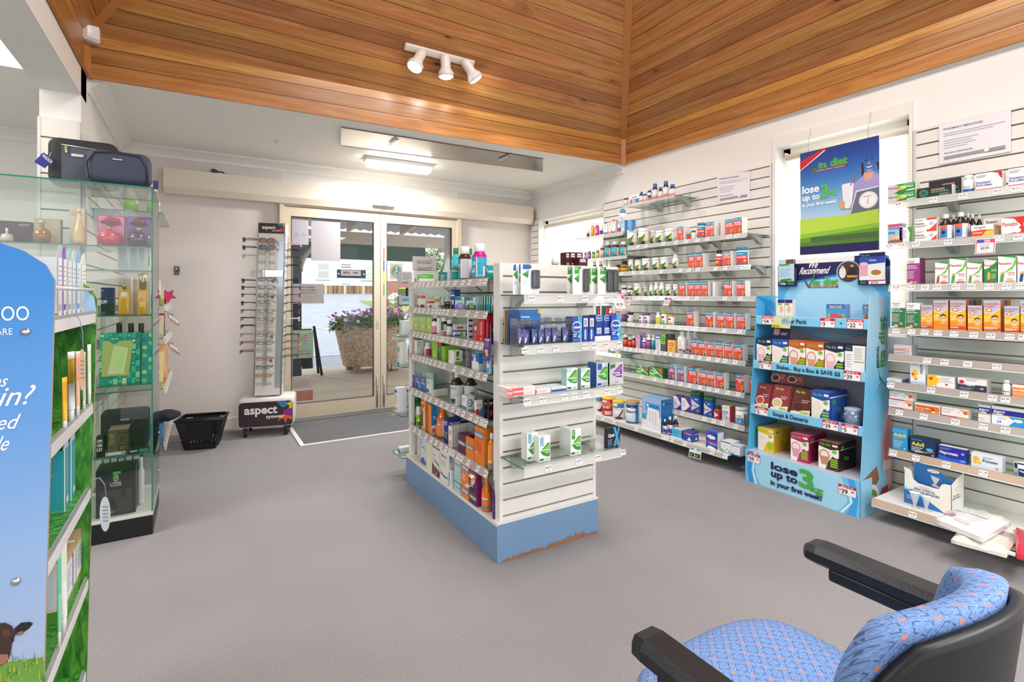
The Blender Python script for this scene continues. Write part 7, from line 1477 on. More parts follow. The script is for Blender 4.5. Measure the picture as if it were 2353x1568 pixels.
s.box(862,1062,695,.05,'snack bar box with yellow price flash','4a9ad8',SN,side='7a9ac8',w=.012)
s.box(1226,1320,700,.05,'snack bar box half hidden at the side','4a9ad8',SN,w=.03)
s.finish()
s=vs_(TIER[1][0]+.0105,'shakes tier of the diet stand')
def shake(k,drink='e8c0c8',txt='Shake',white=False):
 if white:return 'r 0 0 1 1 f1f1f0;r 0 .82 .4 1 2a2a5a;r .45 .55 .95 .95 e4e8e0;l 9aa .5 .9 .4 7 .05 .015;l aab .08 .7 .3 6 .07 .02;r .5 .1 .75 .22 b9bac0;r .45 .5 .95 .53 8ac04a;t 5cae3a .06 .87 .35 .06 Vita'
 return f'r 0 0 1 1 {k};p f3f2ee 0 0 .5 0 .62 .3 1 .5 1 .78 .6 .72 0 .8;p {k} .35 0 1 0 1 .42 .7 .5 .5 .3;r 0 .8 1 1 {k};t 5cc03a .06 .85 .55 .08 Vita_diet;e .3 .5 .27 .2 {drink};e .3 .52 .2 .13 f4e4e2;p {drink} .06 .45 .54 .45 .45 .15 .15 .15;r .6 .28 .95 .33 8fce2f;r .6 .2 .95 .25 8fce2f;r .6 .12 .95 .17 8fce2f;r .6 .36 .95 .41 8fce2f;e .8 .68 .12 .06 7ac23a;r .7 .86 .95 .93 f2efe6'
for i,(a,k,dk,n)in enumerate((((168,318,1035),'2a2258','e8b8c4','navy shake box with pink drink, far end'),((322,486,1048),'2a52b8','f0ead8','blue shake box with cream drink'),((489,660,1058),'c9622a','d8a080','orange-brown shake box beside the blue one'),((663,846,1075),'c9622a','d8a080','orange-brown shake box beside the navy one'),((850,1044,1090),'2a2258','e8b8c4','navy shake box with pink drink, near end'))):
 s.box(*a,.1,n,k,shake(k,dk),w=.012,top=k)
s.box(1049,1252,1110,.1,'white back of a shake box','f1f1f0',shake('',white=True),w=.012,top='2a2a5a')
s.finish()
def loosecard(pts,X,look,base_,dsl,name='sachet',cat='sachet'):return talker([zp(*p)for p in pts],X,look,dsl,base_,name,cat)
loosecard([(335,1028),(495,1040),(512,945),(348,932)],3.30,'dark sachet hung above the blue shake box','2a2140','r 0 .3 .35 .95 b88a98;l dcd8e8 .45 .5 .4 2 .15 .06')
loosecard([(318,925),(500,938),(520,825),(338,818)],3.25,'yellow and blue price flap over the starter pack strip','d5dfae','p f0dc3a 0 0 .5 0 .6 .25 0 .4;t 333 .05 .05 .4 .2 $9.95;r .5 .4 .95 .7 8ab8d8;l 7a9a8a .5 .85 .4 3 .12 .04','price_flap','price card')
zone(1690,840,4.355)
s=vs_(TIER[2][0]+.0105,'soups tier of the diet stand')
SAC='r 0 0 1 1 8a2f34;t 8ace5a .1 .84 .5 .08 Vita_diet;p f0e0dc 0 .25 1 .35 1 0 0 0;e .35 .42 .3 .16 {0};e .35 .42 .25 .12 {1};r .5 .22 .92 .28 8fce2f;r .5 .14 .92 .2 8fce2f;l e8c8c8 .5 .62 .4 2 .06 .02'
for xs_,xe,yt,dk,n in((178,325,175,('e8e0dc','c8503a'),'red tomato'),(335,520,190,('e9e2cf','c9b98a'),'red and cream'),(535,745,222,('6a3420','4a2012'),'brown chocolate')):
 ul,ur,zb,h=s.measure(xs_,xe,yt,.03)
 for k in range(4):
  b=B();w_=(ur-ul)*.92;hh=h*.98;T=lambda p:MX.Rotation(-.32,3,'X')@p
  b.rbox(-w_/2,w_/2,0,.008,0,hh,.003,M('8a2f34' if k==0 and dk[0]!='6a3420' else('4a2214' if dk[0]=='6a3420' else 'a04a4a'),.3),T=T)
  if k==0:draw(b,lambda u,v,e:T(V((u-w_/2,-e,v))),w_,hh,SAC.format(*dk).replace('8a2f34','8a2f34' if dk[0]!='6a3420' else '5a2a1a'))
  o=b.build('soup_sachet',loc=s.P((ul+ur)/2+.004*k,.022+.017*k,.002),rz=s.rz,local=True,cat='sachet');s.place(o,f'{n} sachet, {ORD[k+1]} of its row',(ul+ur)/2)
b=None
s.box(760,945,260,.1,'blue shake carton turned to show its side','2a52b8',shake('2a52b8','f0ead8'),side='2450ae',top='4a68b0',xs=1118,w=.02,sd='r 0 .82 1 .86 e9e9f4;p 3a68c8 .1 .1 .9 .1 .9 .8 .1 .8;t 5cc03a .35 .42 .45 .12 Vita;e .25 .7 .1 .08 4ca04a')
s.finish()
p=s.P(s.L-.085,.07,.002);b=B()
b.lathe([(.034,0),(.038,.01),(.044,.12),(.045,.125),(.03,.13),(.0,.132)],M('9fb0cc',.3),p,20)
o=b.build('drink_shaker',loc=p,label='grey-blue drink shaker in a clear bag at the end of the soups tier',cat='shaker')
b=B();b.sphere(p+V((-.005,0,.062)),.066,glassmat('f2f4f8',.15,gl=2.),14,10,(.85,1.,1.));b.build('bag',o).matrix_parent_inverse=MX.Translation(-p)
for pts,n in((((352,165),(505,185),(520,75),(365,60)),'brown soup sachet hung under the shakes strip, far one'),(((510,178),(680,200),(692,100),(525,82)),'brown soup sachet hung under the shakes strip, near one')):
 loosecard(pts,3.32,n,'8a4a48','r 0 0 1 1 93504c;e .3 .45 .28 .35 e8dcd8;e .3 .45 .22 .27 6a3424;l d8b0b0 .6 .7 .3 3 .14 .05')
s=Shelf((3.168,YFR-.006,.2085),XM['U'],XM['W'],YFR-YN-.012,.3,'base of the diet stand','diet products on the cardboard stand')
for a,xs_,k,dk,n in(((224,384,632),566,'e8c62a','f2ecd0','yellow'),((552,734,692),912,'b82a62','e0a0b4','crimson'),((830,1036,768),1208,'4a2a1c','c09070','chocolate brown')):
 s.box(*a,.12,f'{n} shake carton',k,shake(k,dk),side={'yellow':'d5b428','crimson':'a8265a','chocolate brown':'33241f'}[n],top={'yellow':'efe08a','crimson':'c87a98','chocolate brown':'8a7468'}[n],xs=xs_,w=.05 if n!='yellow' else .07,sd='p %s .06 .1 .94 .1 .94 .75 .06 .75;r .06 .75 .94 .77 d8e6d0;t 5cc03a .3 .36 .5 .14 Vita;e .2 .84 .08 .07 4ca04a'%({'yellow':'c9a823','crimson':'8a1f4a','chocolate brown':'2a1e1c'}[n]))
s.finish()
PX=3.57;py0,py1,pz0,pz1=2.008,1.524,1.532,2.236;PW,PH=py0-py1,pz1-pz0
b=B();b.box(PX,PX+.002,py1,py0,pz0,pz1,'f4f4f4');fm=lambda u,v,e:(PX-e,py0-u,pz0+v)
sky=['bcd8ec','a4cbe8','8abde4','6fabdc','5596d2','4380c6','356cb8','2c59a8','264a98','22408c']
d=''
for i in range(36):
 k=i/35*9;a,c=sky[int(k)],sky[min(9,int(k)+1)];f_=k-int(k)
 h_=''.join('%02x'%round(int(a[j:j+2],16)*(1-f_)+int(c[j:j+2],16)*f_)for j in(0,2,4))
 d+=f'r 0 {.32+.0189*i:.4f} 1 {.32+.0189*(i+1):.4f} {h_};'
d+='p 8cc63a 0 .07 1 .07 1 .36 .6 .34 0 .345;p b9dc4a .0 .2 1 .24 1 .36 .6 .34 0 .345;p 6a9a2a 0 .07 1 .07 1 .2 0 .16;r 0 .08 1 .12 54812a;r .15 .115 1 .165 4a6a3a;r 0 0 1 .08 221f54;p c82a3a 0 .83 0 .92 .32 1 .36 1 .34 .985;p fff 0 .825 0 .832 .34 .983 .35 .975'
draw(b,fm,PW,PH,d,e0=.0005)
draw(b,fm,PW,PH,'p 3a2218 .76 .68 .74 .8 .77 .9 .84 .945 .92 .94 1 .93 1 .66 .9 .65 .8 .66;p a89ad0 .70 .45 .66 .52 .72 .62 .82 .68 .95 .69 1 .66 1 .44;p d8a888 .84 .62 .82 .7 .95 .72 .93 .64;e .885 .79 .085 .085 e2b394;e .9 .83 .08 .04 e2b394;p 3a2218 .8 .83 .79 .9 .86 .92 .9 .87 .85 .86;p 3a2218 .99 .7 .965 .8 .99 .9 1 .9 1 .7;p 3a2218 .8 .72 .795 .8 .82 .78 .83 .7 .8 .66;e .85 .805 .014 .005 2a1a14;e .925 .812 .014 .005 2a1a14;e .888 .775 .012 .012 cf9a7a;p b05a54 .845 .752 .89 .742 .935 .756 .915 .736 .89 .73 .865 .734;p fff .852 .75 .89 .743 .928 .753 .912 .739 .89 .735 .868 .738;r .84 .823 .87 .826 3a2218;r .91 .83 .945 .833 3a2218;p e9eef4 .58 .4 .68 .4 .71 .62 .56 .62;e .635 .62 .075 .008 f8fafc;p d8556a .66 .6 .675 .6 .735 .7 .725 .705;p d8a888 .53 .42 .55 .5 .6 .46 .6 .4 .56 .4;p d8a888 .68 .44 .72 .5 .7 .4 .66 .4;p 6a7288 .66 .345 1 .36 1 .56 .74 .545 .7 .48;p e9ebee .66 .345 .67 .345 .745 .535 1 .552 1 .56 .735 .548;e .88 .45 .11 .075 e9eaee;e .88 .45 .085 .057 f6f6f8;p c83a3a .865 .415 .875 .415 .885 .47 .88 .47;l 8a8a9a .82 .48 .1 1 .03 .006',e0=.004)
logo(b,fm,.12*PW,.805*PH,.52*PW,.006,med=False)
for t,u,v,w_,h_,c,al in(('SINCE 1987',.31,.895,.12,.012,'fff','l'),('lose',.03,.60,.24,.07,'fff','l'),('up to',.03,.53,.24,.055,'fff','l'),('in your first week!',.03,.47,.46,.03,'fff','l'),('3',.28,.53,.13,.125,'5cbe4a','l'),('kg',.40,.555,.1,.045,'6cc85a','l'),('Just',.12,.285,.14,.035,'1f3a1a','l'),('5',.275,.28,.06,.058,'1f3a1a','l'),('daily steps!',.36,.295,.46,.035,'1f3a1a','l'),('Complete',.19,.018,.17,.028,'fff','l'),('DIY STARTER PACK',.37,.02,.36,.028,'f2e23a','l'),('Available!',.74,.022,.2,.028,'fff','l')):
 b.text(t,lambda x,y:fm(x,y,.006),u*PW,v*PH,w_*PW,h_*PH,M(c),al,bold=.03)
for i in range(5):
 cu,cv=.08+.21*i,.205+.005*i;r=.085 if i<4 else .1
 draw(b,fm,PW,PH,f'c {cu} {cv} {r} fff;c {cu} {cv} {r*.9} {("f4f0ec", "efe6da", "f6f8f8", "eef2ea", "f4f2f2")[i]};'+('r .03 .18 .13 .22 d86a3a;e .08 .2 .03 .015 f0d0a0','e .29 .205 .07 .04 6a8a3a;e .27 .21 .03 .02 d84a3a;e .31 .2 .03 .02 e9a86a;e .3 .22 .02 .012 f6f0e0','r .45 .18 .47 .22 dfe9ee;r .49 .18 .51 .225 dfe9ee;r .53 .18 .55 .22 dfe9ee','e .71 .235 .02 .016 c8906a;p 3a9ab8 .66 .19 .7 .22 .74 .22 .7 .18;p d8703a .72 .19 .78 .22 .78 .19','r .89 .19 .95 .25 3a2a24;r .9 .195 .94 .225 e8d8b0')[i],e0=.0045)
 b.text(str(i+1),lambda x,y:fm(x,y,.0065),cu*PW,(.145+.004*i)*PH,0,.016*PH,M('c8e23a'),'c',bold=.03)
for i,t in enumerate((('REPLACE 2','VITADIET','SUPPLEMENTS'),('CHOOSE A','MAIN MEAL','FROM THE LIST'),('DRINK 8 - 10','GLASSES OF','WATER'),('30 MINUTES','OF','EXERCISE'),('PERFORM A','KETONE TEST','(Optional)'))):
 for j,q_ in enumerate(t):b.text(q_,lambda x,y:fm(x,y,.0065),(.08+.21*i)*PW,(.131-.014*j+.003*i)*PH,.15*PW,.0105*PH,M('fff'),'c',bold=.03)
vs0=[fm(u*PW,v*PH,.0068)for u,v in((.02,.86),(.02,.86))]
b.text('THE ORIGINAL',lambda x,y:fm(.03*PW+x*.86-y*.5,.852*PH+x*.5+y*.86,.0068),0,0,.14,.016,M('fff'),bold=.03)
draw(b,fm,PW,PH,'r .02 .02 .15 .055 4a3a6a;r .04 .03 .13 .05 8ac04a',e0=.006)
o=b.build('diet_poster',loc=(PX,1.766,pz0),label='large diet poster with a smiling woman hanging before the window blind',cat='poster')
for y in(1.955,1.585):
 b=B();b.tube([(PX,y,pz1-.004),(PX,y+.002,pz1+.06),(PX+.03,y,2.405)],.0016,M('b9b4aa',.5),5);w_=b.build('hanging_wire',o);w_.matrix_parent_inverse=MX.Translation(-o.location)
slatwall('slatwall_panel',(-.75,3.771,.06),(1,0,0),.155,(0,1,0),0,2.18,'narrow cream slatted panel on the wall end above the glass cabinet',g0=2.03-.06,pitch=.1)
slatwall('slatwall_panel',(-.561,3.81,.06),(0,1,0),1.68,(-1,0,0),0,2.12,'slatted side-wall panel between the glass cabinet and the back wall',g0=2.03-.06,pitch=.1)
LS=[]
for i,(z,y1)in enumerate(((1.19,4.9),(.98,4.9),(.66,4.95),(.30,4.95))):
 s=Shelf((-.2,3.95,z),(0,1,0),(-1,0,0),y1-3.95,.36,f'{ORD[i+1]} side-wall shelf',f'goods on the {ORD[i+1]} side-wall shelf')
 s.furnish(f'{ORD[i+1]} glass shelf down the side wall behind the cabinet',brackets=(.1,.7),tickets=());LS.append(s)
def put(s,u,w,wd,d,h,look,k,dsl='',rz=0.,name='carton',cat='carton'):
 b=B();b.box(-wd/2,wd/2,0,d,0,h,k);draw(b,flat(wd),wd,h,dsl);
 draw(b,lambda a,v,e:(-wd/2-e,d-a,v),d,h,dsl)
 o=b.build(name,loc=s.P(u,w,.0006),rz=s.rz+rz,local=True,cat=cat);s.place(o,look,u)
put(LS[0],.5,.02,.07,.05,.12,'cream carton','e6d2b0','r 0 0 1 .3 d8a84a');put(LS[0],.6,.01,.06,.05,.10,'crimson gift carton','b82a5a','r .2 .3 .8 .7 d88aa8')
put(LS[0],.3,.03,.07,.05,.16,'white and green carton','eef0ea','r 0 0 1 .4 4aa83a')
put(LS[1],.45,.02,.08,.06,.13,'cream and blue carton','e9dcc0','r 0 .1 .5 .5 3a8ac0');put(LS[1],.6,.02,.05,.05,.14,'slim red and green carton','b0303a','r 0 0 1 .4 3a7a4a')
put(LS[2],.35,.02,.1,.06,.2,'pale yellow bath carton','f0dca0','e .5 .5 .3 .2 e8b84a');put(LS[2],.55,.005,.1,.06,.24,'peach bath carton','f0b880','r .1 .2 .9 .8 f4cfa0;r .2 .3 .5 .6 e89a50');put(LS[2],.7,.005,.08,.06,.2,'orange bath carton','eaa560','r .1 .2 .9 .8 f2c28a')
for k in range(3):
 b=B();h=.022;b.box(-.13,.13,0,.07,0,h,'3a7fc4',top='6aa8dc');draw(b,flat(.26),.26,h,'r .05 .2 .6 .8 d8e6f2');o=b.build('flat_carton',loc=LS[3].P(.45,.02,.0006+k*(h+.0008)),rz=LS[3].rz,local=True,cat='carton');LS[3].place(o,f'blue flat carton, {("lowest", "middle", "topmost")[k]} of its stack',.45)
for q in LS:q.finish('from the cabinet')
b=B();p=LS[3].P(.42,.03,.075);random.seed(4)
b.sphere(p+V((.03,0,.03)),.05,M('1a1d2e',.9),14,8,(1.5,2.2,.75));b.sphere(p+V((.07,.06,.02)),.035,M('1d2030',.9),12,8,(1.3,1.4,.8));b.sphere(p+V((.04,-.08,.03)),.03,M('161927',.9),12,8,(1.2,1.5,.9))
b.build('knitted_beanie',loc=p,label='dark navy knitted beanie lying on the blue flat cartons',cat='hat')
for z,y,n in((1.14,4.42,'upper'),(.93,4.45,'lower')):
 p=V((-.215,y,z));b=B()
 for k in range(4):
  q=p+V((.02+.012*k,.02*k,-.02-.012*k));b.tube([q,q+V((.03,0,-.055))],.008,M('d8c9c4',.2,.5),8)
 b.tube([p,p+V((.05,.03,-.03))],.003,M('8a8a8a',.3,.8),5)
 b.build('tester_tubes',loc=p,label=f'{n} bunch of little clear tester tubes clipped to a side-wall shelf',cat='sample tubes')
p=V((-.195,4.45,1.25));b=B()
b.prism([(.055*math.cos(a*PI/5+.3)*(1 if a%2 else .5),.055*math.sin(a*PI/5+.3)*(1 if a%2 else .5))for a in range(10)],lambda x,z:p+V((x,0,z)),lambda x,z:p+V((x,.02,z)),M('c4386a',.5));b.tube([p+V((-.05,.01,.0)),p+V((0,.01,0))],.004,M('c4386a'),6)
b.build('star_ornament',loc=p,label='crimson star ornament poking out beside the glass cabinet',cat='ornament')
CX0,CX1,CY0,CY1,CZ=-1.52,-.21,3.285,3.762,1.82
cab=empty('display_cabinet',((CX0+CX1)/2,(CY0+CY1)/2,0),'tall clear glass display cabinet of perfumes on a black plinth, bags on top','glass cabinet')
b=B();b.box(CX0,CX1+.0,CY0-.005,CY1,.001,.1,M('17171a',.35));part(b,'plinth',cat:=cab)
b=B();b.box(CX0,CX1,CY0,CY1,.1,.118,M('d9d8d3',.4));part(b,'deck',cab)
PG=glassmat('f7fbf9',gl=1.2);GE=M('2f7f6c',.1)
def sheet(nm,x0,x1,y0,y1,z0,z1,edges):
 b=B();b.box(x0,x1,y0,y1,z0,z1,PG)
 for e in edges:b.box(*e,GE)
 part(b,nm,cab)
sheet('front_pane',CX0,CX1-.006,CY0,CY0+.005,.12,CZ-.006,[(CX1-.0065,CX1-.0055,CY0,CY0+.005,.12,CZ-.006)])
sheet('side_pane',CX1-.005,CX1,CY0,CY1,.12,CZ-.006,[(CX1-.0052,CX1+.0002,CY0-.0012,CY0-.0002,.12,CZ),(CX1-.005,CX1,CY1,CY1+.001,.12,CZ)])
sheet('top_pane',CX0,CX1,CY0,CY1,CZ-.006,CZ,[(CX0,CX1,CY0-.0022,CY0-.0012,CZ-.007,CZ+.0005),(CX1,CX1+.001,CY0,CY1,CZ-.006,CZ)])
CS_=[]
for z,n in((1.506,'first'),(1.39,'second'),(1.15,'third'),(.79,'fourth'),(.427,'fifth')):
 y0=CY0+.012 if z!=1.39 else CY0+.2
 sheet('glass_shelf',CX0+.01,CX1-.008,y0,CY1-.02,z-.006,z,[(CX0+.01,CX1-.008,y0-.001,y0,z-.006,z)])
 CS_.append(Shelf((CX0,y0,z),YM['U'],YM['W'],CX1-CX0-.01,.42,f'{n} cabinet shelf',f'perfumes and gifts on the {n} cabinet shelf'))
b=B()
for z in(1.51,1.15,.79,.43,1.7,.2):b.lathe([(.006,0),(.006,.004)],M('d9d9d9',.2,.8),T=lambda p:V((CX1+p.z-.001,CY1-.03+p.x,z+p.y)),n=10)
part(b,'glass_clip',cab)
CS_.append(Shelf((CX0,CY0+.012,.1185),YM['U'],YM['W'],CX1-CX0-.01,.42,'cabinet floor','gifts on the cabinet floor'))
s=CS_[0];zr(0,300,500,1960)
s.box(-150,285,815,.08,'wide plum perfume carton','4a2c34','t c9a8a4 .72 .82 .24 .1 euphoria',w=.12,side='3a2229')
s.box(302,548,795,.05,'champagne gold perfume carton','b9a48c','r .05 .05 .95 .95 c4b09a',w=.11,side='8f7c68',top='cbb9a2')
s.box(622,766,700,.06,'blush perfume carton with script','e2cbb4','t d8a890 .1 .8 .8 .12 Glow;r .1 .6 .9 .62 d8b8a0',w=.12,side='b98c8c')
pm=s
def scent(xl,xr,yt,look,prof,glass,cap,w=.03,neck=None):
 ul,ur,zb,h=pm.measure(xl,xr,yt,w,None,True);R=(ur-ul)/2;c=(0,R,0)
 b=B();b.lathe([(r*R,z*h)for r,z in prof],glass,c,24);o=b.build('perfume_bottle',loc=pm.P((ul+ur)/2,w,.0006),local=True,cat='perfume bottle')
 b=B();b.lathe([(r*R,z*h)for r,z in cap[0]],M(cap[1],.2,cap[2]),c,16);b.build('cap',o);pm.place(o,look,ul);return o,R,h
AMB=M('a8712f',.08,coat=.6)
scent(288,468,808,'round amber glass perfume ball',[(.5,0),(.85,.12),(1,.34),(.85,.55),(.4,.67),(.25,.70)],AMB,([(.22,.70),(.24,.8),(.4,.86),(.36,.97),(.1,1.0)],'c9b49a',.3))
scent(650,780,705,'tall peach perfume bottle with slim neck',[(.78,0),(.98,.12),(.95,.3),(.7,.48),(.35,.68),(.28,.86),(.2,.87)],M('eec48e',.12,coat=.4),([(.2,.87),(.22,.99),(.0,1.)],'d9d4cc',.6))
scent(-5,130,880,'small clear perfume with silver cap',[(.8,0),(1,.2),(.8,.55),(.3,.6)],M('d9c3b4',.1,coat=.4),([(.22,.6),(.24,1.),(0,1.)],'e4e0da',.6))
def lola(x0,x1,yt,bx0,bx1,by,look1,look2,card,liq,petal,in_):
 s.box(x0,x1,yt,.05,look1,card,f'r .04 .04 .96 .96 {in_};p {liq} .5 0 1 0 1 .25 .7 .3;p {petal} .1 .75 .4 .98 .8 .9 .9 .7 .5 .65',w=.11,side='5a1a3a',top=card)
 o,R,h=scent(bx0,bx1,by,look2,[(.5,0),(.85,.1),(1,.28),(.85,.46),(.3,.54),(.16,.55)],M(liq,.06,coat=.8),([(.17,.55),(.18,.69),(0,.7)],'cbb27a',.7),w=.015)
 b=B()
 for k in range(7):
  a=k*2*PI/7;c=V((0,R,h*.78));d=V((math.cos(a),math.sin(a),.05*(-1)**k));e=V((-d.y,d.x,0));r=R*(.8 if k%2 else .95)
  b.add([c,c+d*r*.5+e*r*.42+V((0,0,.006)),c+d*r,c+d*r*.5-e*r*.42+V((0,0,.008)),c+V((0,0,.02))],[(0,1,2,3),(4,1,2,3)],M(petal,.5),True)
 b.sphere((0,R,h*.86),R*.36,M(petal,.5),12,8,(1.3,1.3,.7));b.build('flower_cap',o)
lola(874,1130,765,868,1105,775,'square hot-pink perfume carton','wide pink-red perfume bottle with flower cap','c93a78','e0284f','b0143f','e88ab8')
lola(1140,1358,780,1138,1360,790,'square violet perfume carton','wide dark purple perfume bottle with flower cap','7a3f8f','42102f','7a0f2a','8a5aa8')
pm=s=CS_[1];CLG=glassmat('e6eef0',.05,gl=2.5)
for a in((1055,1140,1062),(1162,1238,1062),(1240,1312,1065)):
 s.box(*a,.05,'clear gift box with a pale glass bottle',softclear('e0e8ec',.35,.1),'r .15 .1 .85 .9 cfdbe0',w=.02)
s.box(1330,1352,1060,.04,'slim green and white carton','e9f0e6','r .2 .2 .8 .7 4aa04a',w=.06)
sl=Shelf((-.2,3.95,1.78),(0,1,0),(-1,0,0),.8,.36,'high side-wall shelf','lotion bottles on the high side-wall shelf')
sl.furnish('highest glass shelf down the side wall behind the cabinet',brackets=(.1,.6))
for u,w in((.1,.18),(.28,.18),(.1,.06),(.28,.06)):
 b=B();b.lathe([(.026,0),(.03,.008),(.03,.1),(.022,.125),(.01,.135),(.01,.14)],M('eef0ea',.3));o=b.build('lotion_bottle',loc=sl.P(u,w,.0006),rz=sl.rz,local=True,cat='bottle')
 b=B();b.lathe([(.0306,.012),(.0306,.08)],M('9ccf6a',.4));b.build('label',o)
 b=B();b.lathe([(.011,.14),(.011,.155),(.004,.156),(.004,.175),(.012,.176),(.012,.186)],M('f2f2f0',.3));b.build('pump',o);sl.place(o,'white pump bottle with lime label',u+w*.1)
sl.finish('from the cabinet')
pm=s=CS_[2];zr(0,650,420,1463)
s.box(806,912,40,.06,'navy carton reading OP!','1c1a5a','t fff .02 .42 .45 .12 OP!;r .02 .88 .2 .9 fff;r 0 0 1 .45 16142a;t fff .02 .42 .45 .12 OP!;l 8a8a98 .02 .1 .4 2 .06 .02',w=.03,side='121016')
for a,n in(((946,1040,5),'square golden perfume with a cream label'),((1102,1180,0),'slim golden perfume under a chrome cap')):
 ul,ur,zb,h=s.measure(*a,.03);wd=ur-ul
 b=B();b.rbox(-wd/2,wd/2,0,wd*.6,0,h*.8,wd*.12,M('e0a22c',.06,coat=.8));
 if 'cream' in n:draw(b,flat(wd),wd,h*.8,'r .25 .72 .75 .9 efe2d2')
 else:draw(b,flat(wd),wd,h*.8,'r .2 .3 .8 .5 f6cf6a')
 o=b.build('perfume_bottle',loc=s.P((ul+ur)/2,.03,.0006),local=True,cat='perfume bottle');s.place(o,n,ul)
 b=B();b.lathe([(wd*.16,h*.8),(wd*.18,h*.97),(0,h)]if 'cream' in n else[(wd*.4,h*.8),(wd*.4,h*1.28),(0,h*1.3)],M('b9a06a',.2,.8),(0,wd*.3,0),16);b.build('cap',o)
for a in((1042,1098,-45),(1186,1198,-45)):s.box(*a,.05,'pearly gold perfume carton','e8d3c0','r .1 0 .3 1 f4eae0;r .5 0 .7 1 c9a878',w=.08)
pm=s=CS_[3]
ul,ur,zb,h=s.measure(792,1120,402,.04);wd=ur-ul;T=lambda p:MX.Rotation(-.12,3,'X')@V(p)
b=B();b.box(-wd/2,wd/2,0,.05,0,h,'1f9a80',T=T);fm=lambda u,v,e:T(V((u-wd/2,-e,v)))
random.seed(9);d=''
for i in range(9):
 for j in range(9):
  c=random.choice(['2fb59a','7fd0a0','b9dca0','1f8aa0','149074','5ac2a0']);d+=f'r {i/9:.3f} {j/9:.3f} {(i+1)/9:.3f} {(j+1)/9:.3f} {c};' if(i+j)%2 else f'c {(i+.5)/9:.3f} {(j+.5)/9:.3f} .045 {c};'
draw(b,fm,wd,h,d+'p a9b86a .06 .16 .72 .16 .82 .84 .06 .84;p cfd89a .2 .2 .6 .2 .7 .7 .35 .75;p b8e08a .35 .3 .55 .3 .62 .65 .45 .7;e .36 .88 .12 .1 149074;t d8f0e0 .27 .87 .18 .03 Green_Tea',de=.00008)
b.box(wd/2+.004,wd/2+.06,.01,.06,0,h*.98,'22a08a',T=T)
draw(b,lambda u,v,e:T(V((wd/2+.004+u,.01-e,v))),.056,h*.98,';'.join(f'c {.25+.5*(j%2)} {(j+.5)/12:.3f} .2 {["7fd0a0","1f8aa0","b9dca0"][j%3]}' for j in range(12)))
o=b.build('gift_set',loc=s.P((ul+ur)/2,.04,.001),local=True,cat='gift box');s.place(o,'teal dotted green-tea gift set with clear window',ul)
for a in((912,998,325),(1008,1090,325),(1092,1170,325)):s.jar(*a,'glossy black grooming bottle','121214','1a1a1c','e .5 .3 .3 .2 d8603a','talc','grooming_bottle','bottle',w=.2)
pm=s=CS_[4]
s.box(862,1030,1178,.07,'bronze cologne carton with embossed panel','5a4a3c','V 9a8468 .08 .85 .6 .2 BOSS;r .47 .1 .98 .9 3f3428;r .55 .45 .9 .8 6a5a48;r .58 .48 .87 .77 3f3428;l a8906a .6 .3 .25 2 .06 .02',w=.02,top='8a7a68',side='1c1a1c',xs=1088)
s.box(768,832,1235,.05,'black carton with white block letters','141414','t fff .1 .72 .7 .14 OP!;t fff .1 .52 .7 .14 ONE;t fff .1 .32 .7 .14 LD',w=.015)
ul,ur,zb,h=s.measure(800,1190,1030,.14);b=B();b.rbox(-(ur-ul)/2,(ur-ul)/2,0,.12,0,h,.02,M('1d1f2b',.75));b.rbox(-.02,.02,-.003,0,h*.75,h*.8,.002,M('9a9aa0',.3,.8));o=b.build('toiletry_bag',loc=s.P((ul+ur)/2,.14,.001),local=True,cat='bag');s.place(o,'dark navy toiletry bag lying inside',ul)
b=B();
p=s.P(1.1,.05,.14)
for k,(a,n)in enumerate((((850,1010,960),'silver pen set in a clear sleeve'),((1030,1190,930),'black and teal boxed pen set'))):
 ul,ur,_,h=s.measure(*a,.05);bb=B();bb.box(-(ur-ul)/2,(ur-ul)/2,0,.05,0,.02,'9aa0a8' if k==0 else '1a1c20');draw(bb,flat(ur-ul),ur-ul,.02,'r .1 .3 .8 .7 dfe3e8' if k==0 else 't fff .1 .3 .4 .4 SAINT;r .55 .1 1 .9 1f8a8a');o=bb.build('pen_set',loc=s.P((ul+ur)/2,.05,0)+V((0,0,.0)),local=True,cat='boxed pens');o.location.z=s.z+.001;o.location.y=CY0+.03+.0+.002*k;o.location.x+=.0;s.place(o,n,ul)
pm=s=CS_[5];zr(0,1050,420,1271)
s.box(664,945,85,.09,'large black gift carton with a leaf emblem','17171a',"r .42 .88 .62 .94 2fb84a;r .1 .05 .9 .55 3a3836;e .5 .8 .07 .08 9aa07a;p 3a9a4a .46 .76 .5 .88 .54 .76;t d8d2c0 .36 .66 .28 .06 LYNX;r .36 .63 .64 .65 b8a070;r .62 .35 .74 .55 1b1b1d;p 121214 .3 .15 .55 .15 .45 .38 .35 .45;l 9a9a9a .3 .08 .15 1 .04 .02",w=.02,top='26262a',side='1c1c20',xs=998)
for k in range(6):
 xl=668+k*52;ul,ur,zb,h=s.measure(xl,xl+40,22+8*(k%2)-6*k,.16)
 b=B();b.box(-(ur-ul)/2,(ur-ul)/2,0,.02,0,h,'e6e6e6');o=b.build('white_carton',loc=s.P((ul+ur)/2,.16,.0006),local=True,cat='carton');s.place(o,'slim white carton behind the black gift carton',ul)
s.jar(955,1005,5,'white flip-top bottle','e9ebec','f2f2f2','','talc','lotion_bottle','bottle',w=.12)
for q in CS_:q.finish('from the hall side' if False else 'from the blue stand')
def bag(nm,x0,x1,y0,y1,h,look,k,lean=0.):
 b=B();b.rbox(x0,x1,y0,y1,CZ+.001,CZ+h,.045,M(k,.7,noise=.08),5);return b.build(nm,loc=((x0+x1)/2,(y0+y1)/2,CZ),label=look,cat='bag')
def ch(b,n,o,l=None):
 c=b.build(n,o);c.matrix_parent_inverse=MX.Translation(-o.location)
 if l:c['label']=l
 return c
